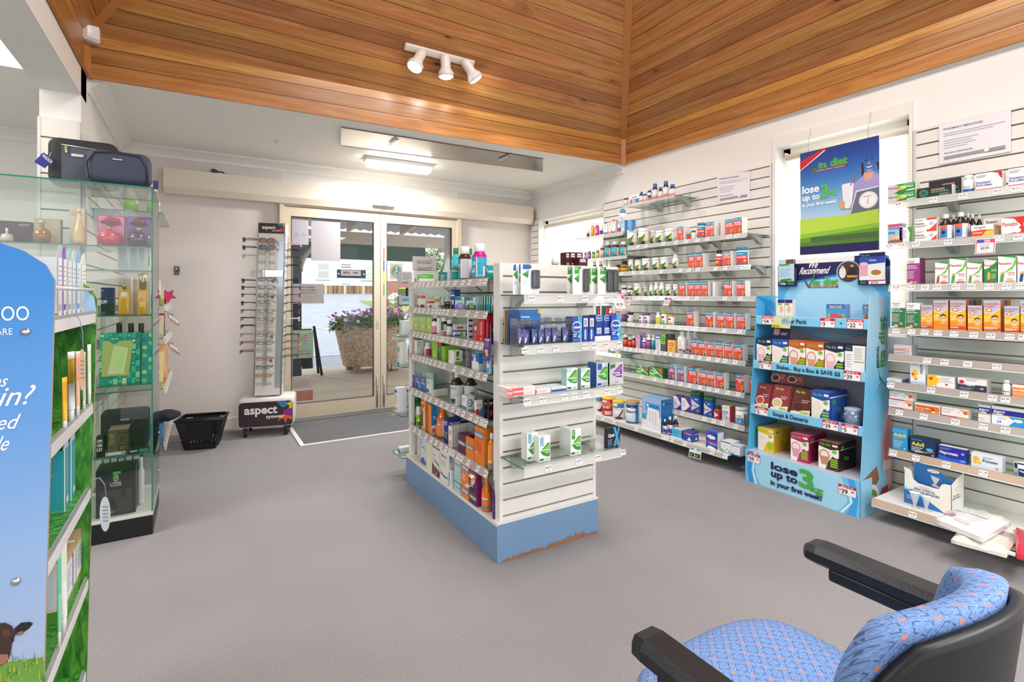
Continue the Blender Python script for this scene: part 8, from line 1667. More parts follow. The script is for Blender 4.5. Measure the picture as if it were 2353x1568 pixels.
a=ony(190,400,3.33);c=ony(350,400,3.33)
o=bag('toiletry_bag',a.x+.01,c.x-.004,3.30,3.42,.178,'rounded slate-blue zip toiletry bag at the cabinet corner','3b4254')
b=B();rr=[(a.x+.03,.02),(a.x+.02,.1),(a.x+.05,.155),((a.x+c.x)/2,.168),(c.x-.05,.155),(c.x-.02,.1),(c.x-.018,.02)]
b.tube([(x,3.3,CZ+z)for x,z in rr],.004,M('23283a',.6),6);ch(b,'piping',o)
b=B();b.rbox((a.x+c.x)/2-.02,(a.x+c.x)/2+.02,3.2955,3.30,CZ+.125,CZ+.133,.0015,M('c9c9ce',.25,.8));ch(b,'metal_badge',o)
b=B();p=V((c.x+.005,3.36,CZ+.03));b.box(p.x-.004,p.x+.02,p.y,p.y+.002,p.z-.025,p.z+.02,'2a2f78');ch(b,'swing_tag',o,'dark blue swing tag')
a2,c2=ony(108,400,3.47),ony(240,400,3.47)
o=bag('toiletry_bag',a2.x,c2.x+.06,3.45,3.60,.25,'tall black and grey zip toiletry bag behind the slate one','26272d')
b=B();b.box(a2.x+.06,c2.x+.04,3.446,3.449,CZ+.02,CZ+.2,M('4d5160',.6));ch(b,'front_pocket',o,'grey front pocket')
b=B();b.tube([(a2.x+.06,3.444,CZ+.205),(c2.x+.04,3.444,CZ+.195)],.003,M('c9c9ce',.25,.8),6);b.rbox(a2.x+.075,a2.x+.085,3.44,3.444,CZ+.165,CZ+.2,.001,M('c9b98a',.25,.8));ch(b,'zip',o)
b=B();b.rbox(a2.x+.1,a2.x+.15,3.441,3.4455,CZ+.15,CZ+.165,.002,M('d9d9dc',.3,.5));ch(b,'name_badge',o)
b=B();q=[ony(*p,3.43)for p in((103,387),(122,368),(100,350),(78,372))];nn=V((0,.0015,0));b.hexa([q[3],q[0],q[0]+nn,q[3]+nn,q[2],q[1],q[1]+nn,q[2]+nn],M('2b2f86',.35))
b.text('WINDSOR',lambda x,y:q[2].lerp(q[1],.1)+(q[1]-q[2]).normalized()*x+(q[2]-q[3]).normalized()*(y-.02)+V((0,-.002,0)),0,0,.05,.014,M('e8e8f0'));ch(b,'swing_tag',o,'blue diamond swing tag reading WINDSOR')
b=B();b.tube([ony(112,362,3.44),ony(118,350,3.46)],.0012,M('ddd'));ch(b,'tag_cord',o)
Y0S,Y1S=1.49,2.05
def panel_mat():
 m,nt,b=newmat('printed_sky_card');tc=N(nt,'ShaderNodeTexCoord');sp=N(nt,'ShaderNodeSeparateXYZ');nt.links.new(tc.outputs['Object'],sp.inputs[0])
 nt.links.new(ramp(nt,mth(nt,'DIVIDE',sp.outputs[2],1.4),[(.3,'aab9d6'),(.5,'93b3de'),(.7,'5f9ada'),(.9,'2a86d2'),(1.,'1f7ecf')]),b.inputs['Base Color']);b.inputs['Roughness'].default_value=.3;return m
def grass_mat():
 m,nt,b=newmat('printed_grass_card');tc=N(nt,'ShaderNodeTexCoord');mp=N(nt,'ShaderNodeMapping');mp.inputs['Scale'].default_value=(60,60,14);nt.links.new(tc.outputs['Object'],mp.inputs[0])
 nz=N(nt,'ShaderNodeTexNoise',i_Scale=1.,i_Detail=4.,i_Distortion=.8);nt.links.new(mp.outputs[0],nz.inputs['Vector'])
 nt.links.new(ramp(nt,nz.outputs[0],[(.3,'1f5a1c'),(.5,'3f8a2e'),(.7,'6ab04a')]),b.inputs['Base Color']);b.inputs['Roughness'].default_value=.4;return m
SKYP,GRASS=panel_mat(),grass_mat()
xe=lambda z:-.3+.021*z
def arch(dz):
 pts=[(xe(0),.004),(xe(1.28),1.285-dz)]
 for k in range(1,10):
  a=k*PI/10;pts.append((-.53+.255*math.cos(a),1.285-dz+.105*math.sin(a)))
 return pts+[(-.785,1.285-dz),(-.78,.004)]
st=empty('skincare_stand',(-.54,1.77,0),'blue floor stand with sky and grass print holding skin care at the left edge','display stand')
b=B();b.prism(arch(0),lambda x,z:(x,Y0S,z),lambda x,z:(x,Y0S+.012,z),SKYP,M('b39a86',.6));
pp=lambda px,py,e=.001:ony(px,py,Y0S-e)
def ptext(t,px,py,px1,h,c='f2f6fa',sh=0.,e=.0015):
 p0=pp(px,py);p1=pp(px1,py);cap=pp(px,py-h).z-p0.z
 b.text(t,lambda x,y:(p0.x+x,Y0S-e,p0.z+y),0,0,p1.x-p0.x,cap,M(c),shear=sh,bold=.004,exact=True)
ptext('GOO',-28,738,67,34);ptext('SKINCARE',-75,772,29,15)
ptext('does',-60,893,12,28,sh=.35);ptext('skin?',-75,940,66,46,sh=.35);ptext('need',-62,994,34,34,sh=.35);ptext('little',-58,1043,15,34,sh=.35)
pol=lambda pts,c,e:b.poly([pp(x,y,e)for x,y in pts],M(c,.5))
random.seed(11)
pol([(-60,1568),(-60,1540),(0,1524),(100,1512),(103,1568)],'6a9a3a',.001)
for k in range(70):
 x=random.uniform(-30,102);y=random.uniform(1515,1572);pol([(x,y),(x+random.uniform(-5,5),y-random.uniform(8,26)),(x+3,y)],random.choice(['4f8a2c','7ab03f','a9c84a','3f7a28','c9c040']),.0013+.00001*k)
pol([(-40,1450),(-10,1434),(12,1432),(28,1440),(35,1460),(28,1480),(24,1505),(18,1520),(6,1530),(-40,1535)],'3a241c',.0022)
pol([(32,1446),(48,1432),(68,1430),(76,1434),(66,1446),(50,1456),(36,1460)],'1c1820',.0024);pol([(38,1455),(52,1450),(54,1458),(44,1462)],'8a6a58',.0026)
pol([(4,1448),(20,1446),(24,1462),(8,1466)],'5a3424',.0024);pol([(-10,1505),(18,1504),(20,1516),(8,1528),(-10,1530)],'9a6a5a',.0024);pol([(26,1468),(32,1466),(32,1474),(27,1476)],'0f0a08',.0026)
part(b,'near_side_panel',st)
for px,py in((59,763),(37,1337)):
 b=B();b.sphere(pp(px,py),.0085,M('c9c9cc',.15,.9),14,8,(1,.55,1));part(b,'screw',st)
b=B();b.prism(arch(.045),lambda x,z:(x,Y1S-.012,z),lambda x,z:(x,Y1S,z),GRASS,M('b39a86',.6))
draw(b,lambda u,v,e:(-.8+u,Y1S-.012-e,v),1,1,'p a9cfee .03 1.2 .525 1.2 .52 1.245 .46 1.32 .27 1.342 .1 1.32 .03 1.24;p 7fb86a .03 1.16 .525 1.16 .525 1.2 .03 1.2')
part(b,'far_side_panel',st)
b=B();b.box(-.785,-.775,Y0S+.012,Y1S-.012,.004,1.2,GRASS);part(b,'back_panel',st)
CLT=softclear('d5d9da',.45,.15);MS=[]
for i,z in enumerate((1.197,.917,.655,.375,.09)):
 b=B();b.box(-.775,xe(z)-.012,Y0S+.012,Y1S-.012,z-.012,z,GRASS if i else M('a8a7a6',.4));b.box(xe(z)-.012,xe(z)-.004,Y0S+.012,Y1S-.012,z-.03,z+.006,M('9b9a98',.4)if i<2 else CLT)
 b.box(xe(z)-.0035,xe(z)-.002,Y0S+.012,Y1S-.012,z-.03,z-.002,M('e9eaec',.2));part(b,'shelf_tray',st)
 MS.append(Shelf((xe(z)-.02,Y0S+.014,z),(0,1,0),(-1,0,0),Y1S-Y0S-.028,.42,f'{("top", "second", "third", "fourth", "lowest")[i]} tray of the blue stand',f'skin care on the {("top", "second", "third", "fourth", "lowest")[i]} tray of the blue stand'))
b=B();b.tube([(xe(1.27)-.01,Y0S+.012,1.268),(xe(1.27)-.01,Y1S-.012,1.268)],.005,M('e4e6e8',.3,.4),8);part(b,'guard_rail',st)
def upright(s,px0,px1,h,d,look,k,edge,hook=True,w=.012):
 u0,u1=s.hit(px0,HZN,w)[0],s.hit(px1,HZN,w)[0];wd=max(.02,abs(u1-u0)-.002);u=(u0+u1)/2
 b=B();b.box(-wd/2,wd/2,0,d,0,h,k,side=k);draw(b,flat(wd),wd,h,f'r 0 0 .25 1 {edge};l 9aa .4 .85 .5 6 .08 .015;r .4 .1 .9 .2 {edge}')
 draw(b,lambda a,v,e:(-wd/2-e,d-a,v),d,h,f'r 0 0 1 1 {k};l 9aa .2 .85 .6 6 .06 .012;r 0 .02 1 .05 6ab04a;t 7a8a9a .3 .5 .4 .03 MooGoo')
 o=b.build('cream_carton',loc=s.P(u,w,.0006),rz=s.rz,local=True,cat='carton');s.place(o,look,u)
 if hook:
  b=B();T=lambda p:V((p.x,p.y,p.z));b.prism([(-wd*.1,h),(wd*.9,h),(wd*.75,h+.035),(wd*.3,h+.028)],lambda x,z:(x-wd*.4,.0,z),lambda x,z:(x-wd*.4,.002,z),M(edge));b.build('hang_flap',o)
s=MS[0]
for a,k,e,n in(((131,143),'eceef0','b9c4cf','grey-white'),((143,152),'efeaf4','8a4ac0','purple-edged white'),((154,164),'eef0f0','9fd0c8','aqua-edged white'),((165,173),'eef0f2','c4d6e6','pale white'),((174,184),'e4edf6','8ab4e2','light blue edged white'),((186,197),'f0f2f2','dfe6ea','plain white')):upright(s,*a,.15,.1,f'{n} cream carton',k,e)
def tube(s,px0,px1,h,look,k,band,w=-.02):
 """squeeze tube standing on its cap, flat crimp at the top"""
 pm_=(px0+px1)/2;ra,rc=ray(px0,HZN),ray(px1,HZN);th=abs(math.atan2(ra.x,ra.y)-math.atan2(rc.x,rc.y))/2
 u=s.hit(pm_,HZN,w+.02)[0];q=s.P(u,w+.02);R=math.hypot(q.x,q.y)*math.sin(th);n=16
 b=B();vs=[];fs=[]
 for j,(f,z)in enumerate(((0,.18),(.05,.2),(.4,.55),(.8,.9),(1,1.))):
  for i in range(n):a=2*PI*i/n;vs.append((R*math.cos(a)*(.8*(1-f)+1.15*f),R+R*math.sin(a)*(.8*(1-f)+.06*f),h*z))
 for j in range(4):
  for i in range(n):fs.append((j*n+i,j*n+(i+1)%n,(j+1)*n+(i+1)%n,(j+1)*n+i))
 fs.append(tuple(4*n+i for i in range(n)));b.add(vs,fs,M(k,.3),True)
 o=b.build('cream_tube',loc=s.P(u,w,.0006),rz=s.rz-.5,local=True,cat='tube')
 b=B();b.lathe([(R*.62,0),(R*.66,h*.17),(R*.5,h*.185)],M('f4f4f2',.3),(0,R,0),16);b.build('cap',o)
 b=B();vs2=[(x*1.012,R+(y-R)*1.03,z)for x,y,z in vs];o2=n*2
 b.add([vs2[n*2+i]for i in range(n)]+[vs2[n*3+i]for i in range(n)],[(i,(i+1)%n,n+(i+1)%n,n+i)for i in range(n)],M(band,.35),True);b.build('printed_band',o)
 s.place(o,look,u)
s=MS[1]
tube(s,122,140,.13,'short yellow tube','f2c23a','e8a92a');tube(s,138,162,.185,'white tube with yellow band','f2f1ee','f0c040');tube(s,155,170,.18,'peach tube','f2bfa4','efab8c');tube(s,171,183,.17,'grey-green tube','c9cfbc','9fb08a');tube(s,184,197,.185,'plain white tube with green dots','f0f2ee','dfe8d4');tube(s,130,142,.2,'green crimped tube in the back row','9ab86a','b5cc8a',.05)
s=MS[2]
s.jar(114,166,1040,'large white pump bottle with peach band','f2f0ee','f4f3f2','','tall','pump_bottle','bottle')if False else None
def pumpb(s,px0,px1,h,look,band):
 pm_=(px0+px1)/2;ra,rc=ray(px0,HZN),ray(px1,HZN);th=abs(math.atan2(ra.x,ra.y)-math.atan2(rc.x,rc.y))/2
 u=s.hit(pm_,HZN,.05)[0];q=s.P(u,.05);R=math.hypot(q.x,q.y)*math.sin(th);c=(0,R,0)
 b=B();b.lathe([(R*.94,0),(R,h*.03),(R,h*.52),(R*.85,h*.62),(R*.4,h*.7),(R*.4,h*.74)],M('f3f1ee',.25,coat=.3),c,24);o=b.build('pump_bottle',loc=s.P(u,.02,.0006),rz=s.rz,local=True,cat='bottle')
 b=B();b.lathe([(R*1.003,h*.28),(R*1.003,h*.36)],M(band,.3),c,24);b.lathe([(R*1.003,h*.06),(R*1.003,h*.08)],M('6aa04a',.3),c,24);b.build('printed_band',o)
 b=B();b.lathe([(R*.45,h*.74),(R*.45,h*.82),(R*.15,h*.83),(R*.15,h*.92),(R*.4,h*.93),(R*.4,h),(0,h)],M('f4f3f1',.3),c,16);b.rbox(-R*.12,R*.12,-R*.35,R*.8,h*.93,h*.98,R*.08,M('f4f3f1',.3));b.build('pump',o)
 s.place(o,look,u)
pumpb(s,112,162,.215,'large white pump bottle with peach band','f0a98a')
for a,n in(((146,158),'nearer'),((161,173),'farther')):upright(s,*a,.17,.1,f'{n} teal carton with grey edge','2fa0ae','c4d6dc',True,.012)
tube(s,186,200,.14,'white bottle with teal band','f0f2f2','2fa0ae')
s=MS[3]
tube(s,110,124,.25,'mint green tube','8fd6b4','6ac8a0');tube(s,120,143,.25,'white tube with green stripe','f0f2f0','dfe8d8')
for k in range(2):
 u0,u1=s.hit(146+26*k,HZN,.0)[0],s.hit(170+24*k,HZN,.0)[0];wd=abs(u1-u0);h=.16
 b=B();b.box(-wd/2,wd/2,0,.16,0,h,'e6dcc8',top='b59a78',side='eceae4');draw(b,flat(wd),wd,h,'r 0 0 1 .2 5aa03a;r .1 .25 .8 .8 e9eef4;r .8 .25 .9 .85 4a7ac0;r 0 .86 1 1 c9a068;l 8a9ab8 .2 .7 .5 5 .08 .02');draw(b,lambda a,v,e:(a-wd/2,v,h+e),wd,.16,'r 0 .35 1 .6 a9b06a');draw(b,lambda a,v,e:(-wd/2-e,.16-a,v),.16,h,'r 0 0 1 .2 5aa03a;r .1 .25 .9 .8 e9eef4;l 8a9ab8 .2 .7 .5 5 .08 .02')
 o=b.build('soap_carton',loc=s.P((u0+u1)/2,.0,.0006),rz=s.rz,local=True,cat='carton');s.place(o,f'kraft and green soap carton, {("nearer", "farther")[k]} one',u0)
for q in MS:q.finish('from the near panel')
for(pts,disc,look)in((((168,720),(182,735),(189,765),(190,800)),(188,850,8,48),'peach oval wobbler on a grey strip hanging from the top tray of the blue stand'),(((213,1104),(228,1100),(240,1115),(243,1140)),(241,1182,12,40),'pale blue oval wobbler hanging from the third tray of the blue stand')):
 X=-.262 if disc[0]<200 else-.258;P=[onx(*p,X)for p in pts];b=B()
 for i in range(3):
  e=V((0,.012,0));b.quad(P[i],P[i+1],P[i+1]+e,P[i]+e,M('6f8fb8',.3))
 o=b.build('wobbler',loc=P[0],label=look,cat='shelf sign');b=B();cx_,cy_,rx_,ry_=disc
 b.prism([(cx_+rx_*math.cos(a*PI/12),cy_+ry_*math.sin(a*PI/12))for a in range(24)],lambda x,y:onx(x,y,X),lambda x,y:onx(x,y,X)+V((.0012,0,0)),M('e9b89a' if disc[0]<200 else 'cfe0ea',.35));c=ch(b,'tag',o)
 b=B();
 for i in range(5):q0,q1=onx(cx_-rx_*.5,cy_-ry_*.4+i*ry_*.2,X),onx(cx_+rx_*.5,cy_-ry_*.4+i*ry_*.2,X);b.hexa([q0+V((.002,0,0)),q1+V((.002,0,0)),q1+V((.0025,0,0)),q0+V((.0025,0,0)),q0+V((.002,0,.003)),q1+V((.002,0,.003)),q1+V((.0025,0,.003)),q0+V((.0025,0,.003))],M('8aa0b0'))
 ch(b,'printed_lines',o)
SRZ=math.radians(-13.8);SO=V((.502,5.025,0));SRm=MX.Rotation(SRZ,3,'Z')
sw=lambda p:SO+SRm@V(p)
LEANX=.024
def tower(p):
 p=V(p);return sw((p.x+(p.z-.35)*LEANX,p.y,p.z))
sp_=empty('eyewear_stand',sw((0,.15,0)),'tall white revolving eyewear stand on a dark wheeled base by the doors','eyewear stand')
b=B();b.rbox(-.225,.225,0,.30,.085,.345,.03,M('e6e3e0',.35),4,T=sw);part(b,'base',sp_)
b=B();out=[]
def rr(x0,x1,z0,z1,r,n=5):
 o=[]
 for cx,cz,a0 in((x1-r,z1-r,0),(x0+r,z1-r,PI/2),(x0+r,z0+r,PI),(x1-r,z0+r,1.5*PI)):
  for k in range(n+1):a=a0+k*PI/2/n;o.append((cx+r*math.cos(a),cz+r*math.sin(a)))
 return o
DK=M('3a2a30',.4,noise=.05)
b.prism(rr(-.219,.219,.092,.31,.03),lambda x,z:sw((x,-.001,z)),lambda x,z:sw((x,-.003,z)),DK);fm=lambda u,v,e:sw((-.219+u,-.003-e,.092+v))
b.prism(rr(-.2225,.2225,.0885,.3135,.032),lambda x,z:sw((x,.0005,z)),lambda x,z:sw((x,-.0015,z)),M('f0eeee',.35))
def splash(b,fm,w,h,u0,s):
 draw(b,fm,w,h,f'p 2a8ac0 {u0} .98 {u0+.18} .98 {u0+.2} .8 {u0+.12} .72 {u0+.06} .82;p d9d03a {u0+.18} .9 {u0+.29} .98 {u0+.29} .62 {u0+.22} .66 {u0+.24} .78;p 9a2a86 {u0+.12} .62 {u0+.29} .7 {u0+.29} .32 {u0+.2} .4 {u0+.14} .38;p e0652a {u0} .16 {u0+.12} .46 {u0+.2} .4 {u0+.29} .34 {u0+.29} .2 {u0+.2} .28 {u0+.17} .08 {u0+.12} .3;p c8405a {u0+.02} .3 {u0+.1} .5 {u0+.08} .36')
splash(b,fm,.438,.218,.70,1)
b.text('aspect',lambda x,y:fm(x,y,.002),.045,.115,.30,.072,M('f6f4f4'),bold=.03);b.text('eyewear',lambda x,y:fm(x,y,.002),.22,.07,.15,.034,M('f6f4f4'),bold=.02)
part(b,'base_panel',sp_)
for x,y in((-.17,.03),(.16,.03),(-.17,.27),(.16,.27)):
 b=B();c=sw((x,y,.042));b.lathe([(.0,-.012),(.038,-.012),(.041,0),(.038,.012),(0,.012)],M('26262a',.5),T=lambda p,c=c:c+V((p.z,p.x,p.y)),n=16);b.box(c.x-.018,c.x+.018,c.y-.018,c.y+.018,.06,.088,M('3a3a3e',.5));part(b,'caster',sp_)
TX0,TX1,TY0,TY1,TZ0,TZ1=-.105,.115,.04,.26,.36,1.805
b=B();b.box(TX0,TX1,TY0,TY1,TZ0,TZ1,M('ebe9e6',.3),T=tower);part(b,'column',sp_)
b=B();b.box(-.06,.06,.09,.21,.345,.36,M('b9b9bb',.3,.6),T=tower);part(b,'swivel',sp_)
b=B();E_=M('9a9a9e',.25,.8)
for x in(TX0,TX1):
 for y in(TY0,TY1):b.box(x-.005,x+.005,y-.005,y+.005,TZ0,TZ1,E_,T=tower)
part(b,'corner_trim',sp_)
b=B();b.box(TX0-.004,TX1+.004,TY0-.004,TY1+.004,TZ1,TZ1+.1,M('e9e7e4',.3),T=tower);b.box(TX0+.002,TX1-.002,TY0-.006,TY0-.004,TZ1+.004,TZ1+.096,DK,T=tower);b.box(TX0-.006,TX0-.004,TY0+.002,TY1-.002,TZ1+.004,TZ1+.096,M('8a8688',.4),T=tower)
fh=lambda u,v,e:tower((TX0+.002+u,TY0-.006-e,TZ1+.004+v))
splash(b,fh,.216,.092,.70,1);b.text('aspect',lambda x,y:fh(x,y,.002),.03,.04,.15,.03,M('f6f4f4'),bold=.03);b.text('eyewear',lambda x,y:fh(x,y,.002),.11,.02,.07,.014,M('e8e6e6'),bold=.02)
part(b,'header',sp_)
b=B();b.box(TX1-.055,TX1-.006,TY0-.002,TY0-.0005,.42,TZ1-.06,M('c3c7d2',.12,.4),T=tower);part(b,'mirror_strip',sp_)
b=B();b.box(TX0+.05,TX1-.004,TY0-.035,TY0-.031,1.418,1.478,M('c9c5bc',.03,1.),T=tower);part(b,'mirror',sp_)
b=B()
for k in range(17):
 z=.45+.0775*k
 for x in(-.07,.01):b.box(x-.025,x+.03,TY0-.0022,TY0-.0008,z,z+.028,M('cfc6b6',.5),T=tower)
 for y in(.08,.17):b.box(TX0-.0022,TX0-.0008,y-.02,y+.03,z,z+.028,M('d6cfc2',.5),T=tower);b.box(TX1+.0008,TX1+.0022,y-.02,y+.03,z,z+.028,M('cbbfb4',.5),T=tower)
part(b,'slot_pattern',sp_)
b=B();b.box(-.035,-.005,TY0-.022,TY0-.001,.45,TZ1-.05,glassmat('f4f6f6',.06,gl=1.5),T=tower);part(b,'nose_rail',sp_)
def rim_pts(cx,w,h,kind,n=20):
 o=[]
 for k in range(n):
  a=2*PI*k/n;c,s_=math.cos(a),math.sin(a)
  e={'rect':.55,'round':1.,'cat':.75,'soft':.75}[kind]
  x=math.copysign(abs(c)**e,c)*w;z=math.copysign(abs(s_)**e,s_)*h
  if kind=='cat' and z>0:z+=.15*h*abs(x/w)
  o.append((cx+x,z))
 return o
GP={}
def glasses_proto(kind,frame,lens,hw=.027,hh=.017,th=.0022,half=False):
 key=(kind,frame,lens,hw,hh,half)
 if key in GP:return GP[key]
 P={}
 fm_=M(frame,.25,coat=.3);b=B();cx=.034
 for sx in(-1,1):
  pts=rim_pts(sx*cx,hw,hh,kind)
  if half:pts=[p for p in pts if p[1]>=-.001];b.tube([(x,0,z)for x,z in sorted(pts)],th,fm_,6)
  else:b.tube([(x,0,z)for x,z in pts],th,fm_,6,closed=True)
 b.tube([(-.009,-.001,.004),(0,-.003,.007),(.009,-.001,.004)],th*.9,fm_,6)
 P['frame']=b
 for i,sx in enumerate((-1,1)):
  b=B();b.poly([(x,0,z)for x,z in rim_pts(sx*cx,hw*.97,hh*.97,kind)],M(lens,.08,coat=.6)if lens!='clear' else glassmat('f2f6f6',.03,gl=1.8));P['lens%d'%i]=b
  b=B();x=sx*(cx+hw);b.tube([(x,0,.006),(x+sx*.003,.01,.007),(x+sx*.002,.095,.007),(x,.125,-.004),(x-sx*.002,.135,-.014)],[.0022,.0024,.0026,.003,.0026],fm_,6,flat=1.4);P['temple%d'%i]=b
 GP[key]=(P,{});return GP[key]
def glasses(loc,rz,kind,frame,lens,label,group,tagc=None,tx=0.,**kw):
 P,cache=glasses_proto(kind,frame,lens,**kw)
 if 'root' not in cache:
  o=P['frame'].build('spectacles',loc=loc,rz=rz,local=True);cache['root']=o;cache['parts']=[(n[:-1],P[n].build(n[:-1],o))for n in('lens0','lens1','temple0','temple1')]
 else:
  o=cache['root'].copy();COL.objects.link(o);o.location=loc;o.rotation_euler=(0,0,rz)
  for n,c in cache['parts']:
   d=c.copy();COL.objects.link(d);d.parent=o
 for k in('label','category','group'):
  if k in o:del o[k]
 tag(o,label,'sunglasses' if lens!='clear' else 'glasses',group)
 o.name='sunglasses' if lens!='clear' else 'spectacles'
 if tagc:
  b=B();b.box(.045+tx,.066+tx,-.004,-.003,-.028,-.006,tagc);b.box(.05+tx,.061+tx,-.0046,-.004,-.02,-.013,'d8b45a' if tagc[0]=='1' else 'fff');b.tube([(.055+tx,-.003,-.006),(.055,0,.006)],.0008,M('eee'));b.build('price_tag',o)
 return o
FR=[(200,'soft','3a1f1a','8a5a48',1.25,'7a2a1a'),(245,'soft','1a1416','5a5060',1.25,None),(445,'rect','3a1f1c','clear',1.,'1a1a1c'),(495,'rect','4a2418','clear',1.,'b58a2a'),(545,'rect','1c1a1c','clear',1.,'16161a'),(590,'rect','1e1c1e','clear',1.,'e9e4e2'),(645,'rect','5a2a2a','clear',1.,None),(697,'rect','2a2224','clear',1.,'7a4a3a'),(745,'soft','b9b4ac','clear',1.,None),(798,'rect','8a4050','clear',1.,'16161a'),(850,'rect','2a2426','clear',1.,None),(898,'rect','a8c4d8','clear',1.,None),(950,'rect','a0406a','clear',1.,'14161c'),(1003,'rect','26222a','clear',1.,'e9d9c8'),(1055,'rect','a8703a','clear',1.,None)]
FN={'3a1f1a':'tortoise','1a1416':'black','3a1f1c':'dark brown','4a2418':'amber tortoise','1c1a1c':'black','1e1c1e':'charcoal','5a2a2a':'maroon','2a2224':'thin black','b9b4ac':'clear silver','8a4050':'rose','2a2426':'black','a8c4d8':'pale blue','a0406a':'magenta','26222a':'dark violet','a8703a':'bronze'}
fr_y=lambda y:ony(0,480+y/2.75,4.99)
for i,(yy,kind,f,l,sc,tg)in enumerate(FR):
 z=zat(*(tower((0,TY0-.128,1.1)).xy),480+yy/2.75)
 glasses(tower((-.012,TY0-.128,z)),SRZ,kind,f,l,f"{FN[f]} {'sunglasses' if l != 'clear' else 'reading glasses'}, {ORD[i+1]} pair down the stand's front" if i else "tortoise brown sunglasses at the very top of the stand's front",'glasses on the front of the eyewear stand',tg,hw=.027*(1.1 if sc>1 else 1),hh=.013*sc*(1.25 if sc>1 else 1))
SL=[(195,'14181c','2a2a2e','1a1a1e'),(245,'14181c','2a2a2e','1a1a1f'),(297,'d9d9dc','clear','1c1c1e'),(455,'1c1c1e','26262a','d8c02a'),(500,'2a2a2c','3a3a3e',None),(545,'3a2a28','clear','e6dcd2'),(597,'4a1a1c','3a1618',None),(645,'5a6a62','clear','1c3a2a'),(693,'3a3434','clear','1e3a2e'),(742,'1e1c1e','clear','1a2e26'),(797,'b9aca8','clear',None),(848,'a05048','clear','e9dfda'),(903,'4a2a24','clear','d9cfc8')]
SLN=['black','glossy black','clear','black with yellow tag','charcoal','brown with pale tag','dark red','grey-green','smoke','thin black','beige','rust','dark tortoise']
for i,(yy,f,l,tg)in enumerate(SL):
 z=zat(*(tower((TX0-.128,.14,1.1)).xy),480+yy/2.75)
 glasses(tower((TX0-.128,.14,z)),SRZ-PI/2,'soft' if l!='clear' else 'rect',f,l,f"{SLN[i]} pair, {ORD[i+1]} down the side of the stand facing the basket",'glasses on the basket side of the eyewear stand',tg,tx=-.03,hh=.014 if l=='clear' else .019)
RL=[(228,'d8a0b0','c890a4','pink'),(265,'1a1418','3a3440','black'),(310,'4a2a1c','5a3a34','brown'),(362,'101012','1e1e22','square black'),(455,'2a1a2e','4a3a5a','violet'),(500,'141418','2a2a30','round black'),(547,'18181c','2c2a32','dark grey'),(597,'5a2214','6a3426','red tortoise'),(650,'26222a','4a4650','smoke'),(697,'e4e4e8','2a3a4a','white-framed'),(745,'1c1c20','38343c','wide black'),(797,'2a1c1c','4a3a3c','dark brown'),(840,'8a4a54','9a6a74','dusty rose'),(885,'a0402c','b0604c','orange-red'),(930,'4a1c18','5a2c28','deep maroon')]
for i,(yy,f,l,n)in enumerate(RL):
 z=zat(*(tower((TX1+.128,.14,1.1)).xy),480+yy/2.75)
 glasses(tower((TX1+.128,.14,z)),SRZ+PI/2,'round' if i%3 else 'soft',f,l,f"{n} sunglasses, {ORD[i+1]} down the side of the stand facing the doors",'sunglasses on the door side of the eyewear stand',hh=.02)
b=B();b.box(-.16,-.115,.03,.034,1.42,1.475,glassmat('f2f4f4',.08,gl=2.),T=tower);part(b,'clear_holder',sp_)
bk=V((.02,4.95,0));BR_=MX.Rotation(math.radians(-14),3,'Z');bt=lambda p:bk+BR_@V(p)
BK=M('17181b',.4,noise=.1)
bs=empty('shopping_basket',bk,'black plastic shopping basket on the carpet between cabinet and eyewear stand','basket')
b0,t0,bh,tk=(.11,.075),(.168,.118),.24,.004
def bw(sx,sy,u,z):
 hx=b0[0]+(t0[0]-b0[0])*z;hy=b0[1]+(t0[1]-b0[1])*z
 return V((hx*u,sy*hy,.006+bh*z))if sx==0 else V((sx*hx,hy*u,.006+bh*z))
def cell(b,sx,sy,u0,u1,z0,z1):
 q=[bw(sx,sy,u0,z0),bw(sx,sy,u1,z0),bw(sx,sy,u1,z1),bw(sx,sy,u0,z1)]
 n=V((sx,sy,0))*-tk;b.hexa([bt(q[0]),bt(q[1]),bt(q[1]+n),bt(q[0]+n),bt(q[3]),bt(q[2]),bt(q[2]+n),bt(q[3]+n)],BK)
for nm,sx,sy in(('front_wall',0,-1),('back_wall',0,1),('side_wall',-1,0),('side_wall',1,0)):
 b=B()
 cell(b,sx,sy,-1,1,0,.06);cell(b,sx,sy,-1,1,.93,1)
 nb=11
 for k in range(nb):u=-1+2*(k+.0)/(nb-1)*.98;cell(b,sx,sy,u-.04,u+.06,.06,.32)
 cell(b,sx,sy,-1,1,.32,.38);cell(b,sx,sy,-.62,.62,.38,.93);cell(b,sx,sy,-1,-.9,.38,.93);cell(b,sx,sy,.9,1,.38,.93)
 for u in(-.82,-.7,.64,.76):cell(b,sx,sy,u-.01,u+.03,.38,.93)
 cell(b,sx,sy,-.9,-.62,.58,.62);cell(b,sx,sy,.62,.9,.58,.62)
 part(b,nm,bs)
b=B();b.box(-b0[0],b0[0],-b0[1],b0[1],.002,.01,BK,T=bt);part(b,'bottom',bs)
b=B();c4=[(t0[0],t0[1]),(-t0[0],t0[1]),(-t0[0],-t0[1]),(t0[0],-t0[1])];b.tube([bt((x,y,.247))for x,y in c4],.009,BK,8,closed=True);part(b,'rim',bs)
for sy in(-1,1):
 b=B();b.tube([bt((-t0[0]-.004,sy*.05,.247)),bt((-t0[0]+.02,sy*.1,.258)),bt((t0[0]-.02,sy*.1,.258)),bt((t0[0]+.004,sy*.05,.247))],.006,M('202124',.35),8);part(b,'handle',bs)
mt=empty('entry_mat',(1.55,5.0,0),'dark grey entry mat with white edging inside the sliding doors','mat')
MX0,MX1,MY0,MY1=.745,2.52,4.565,5.395
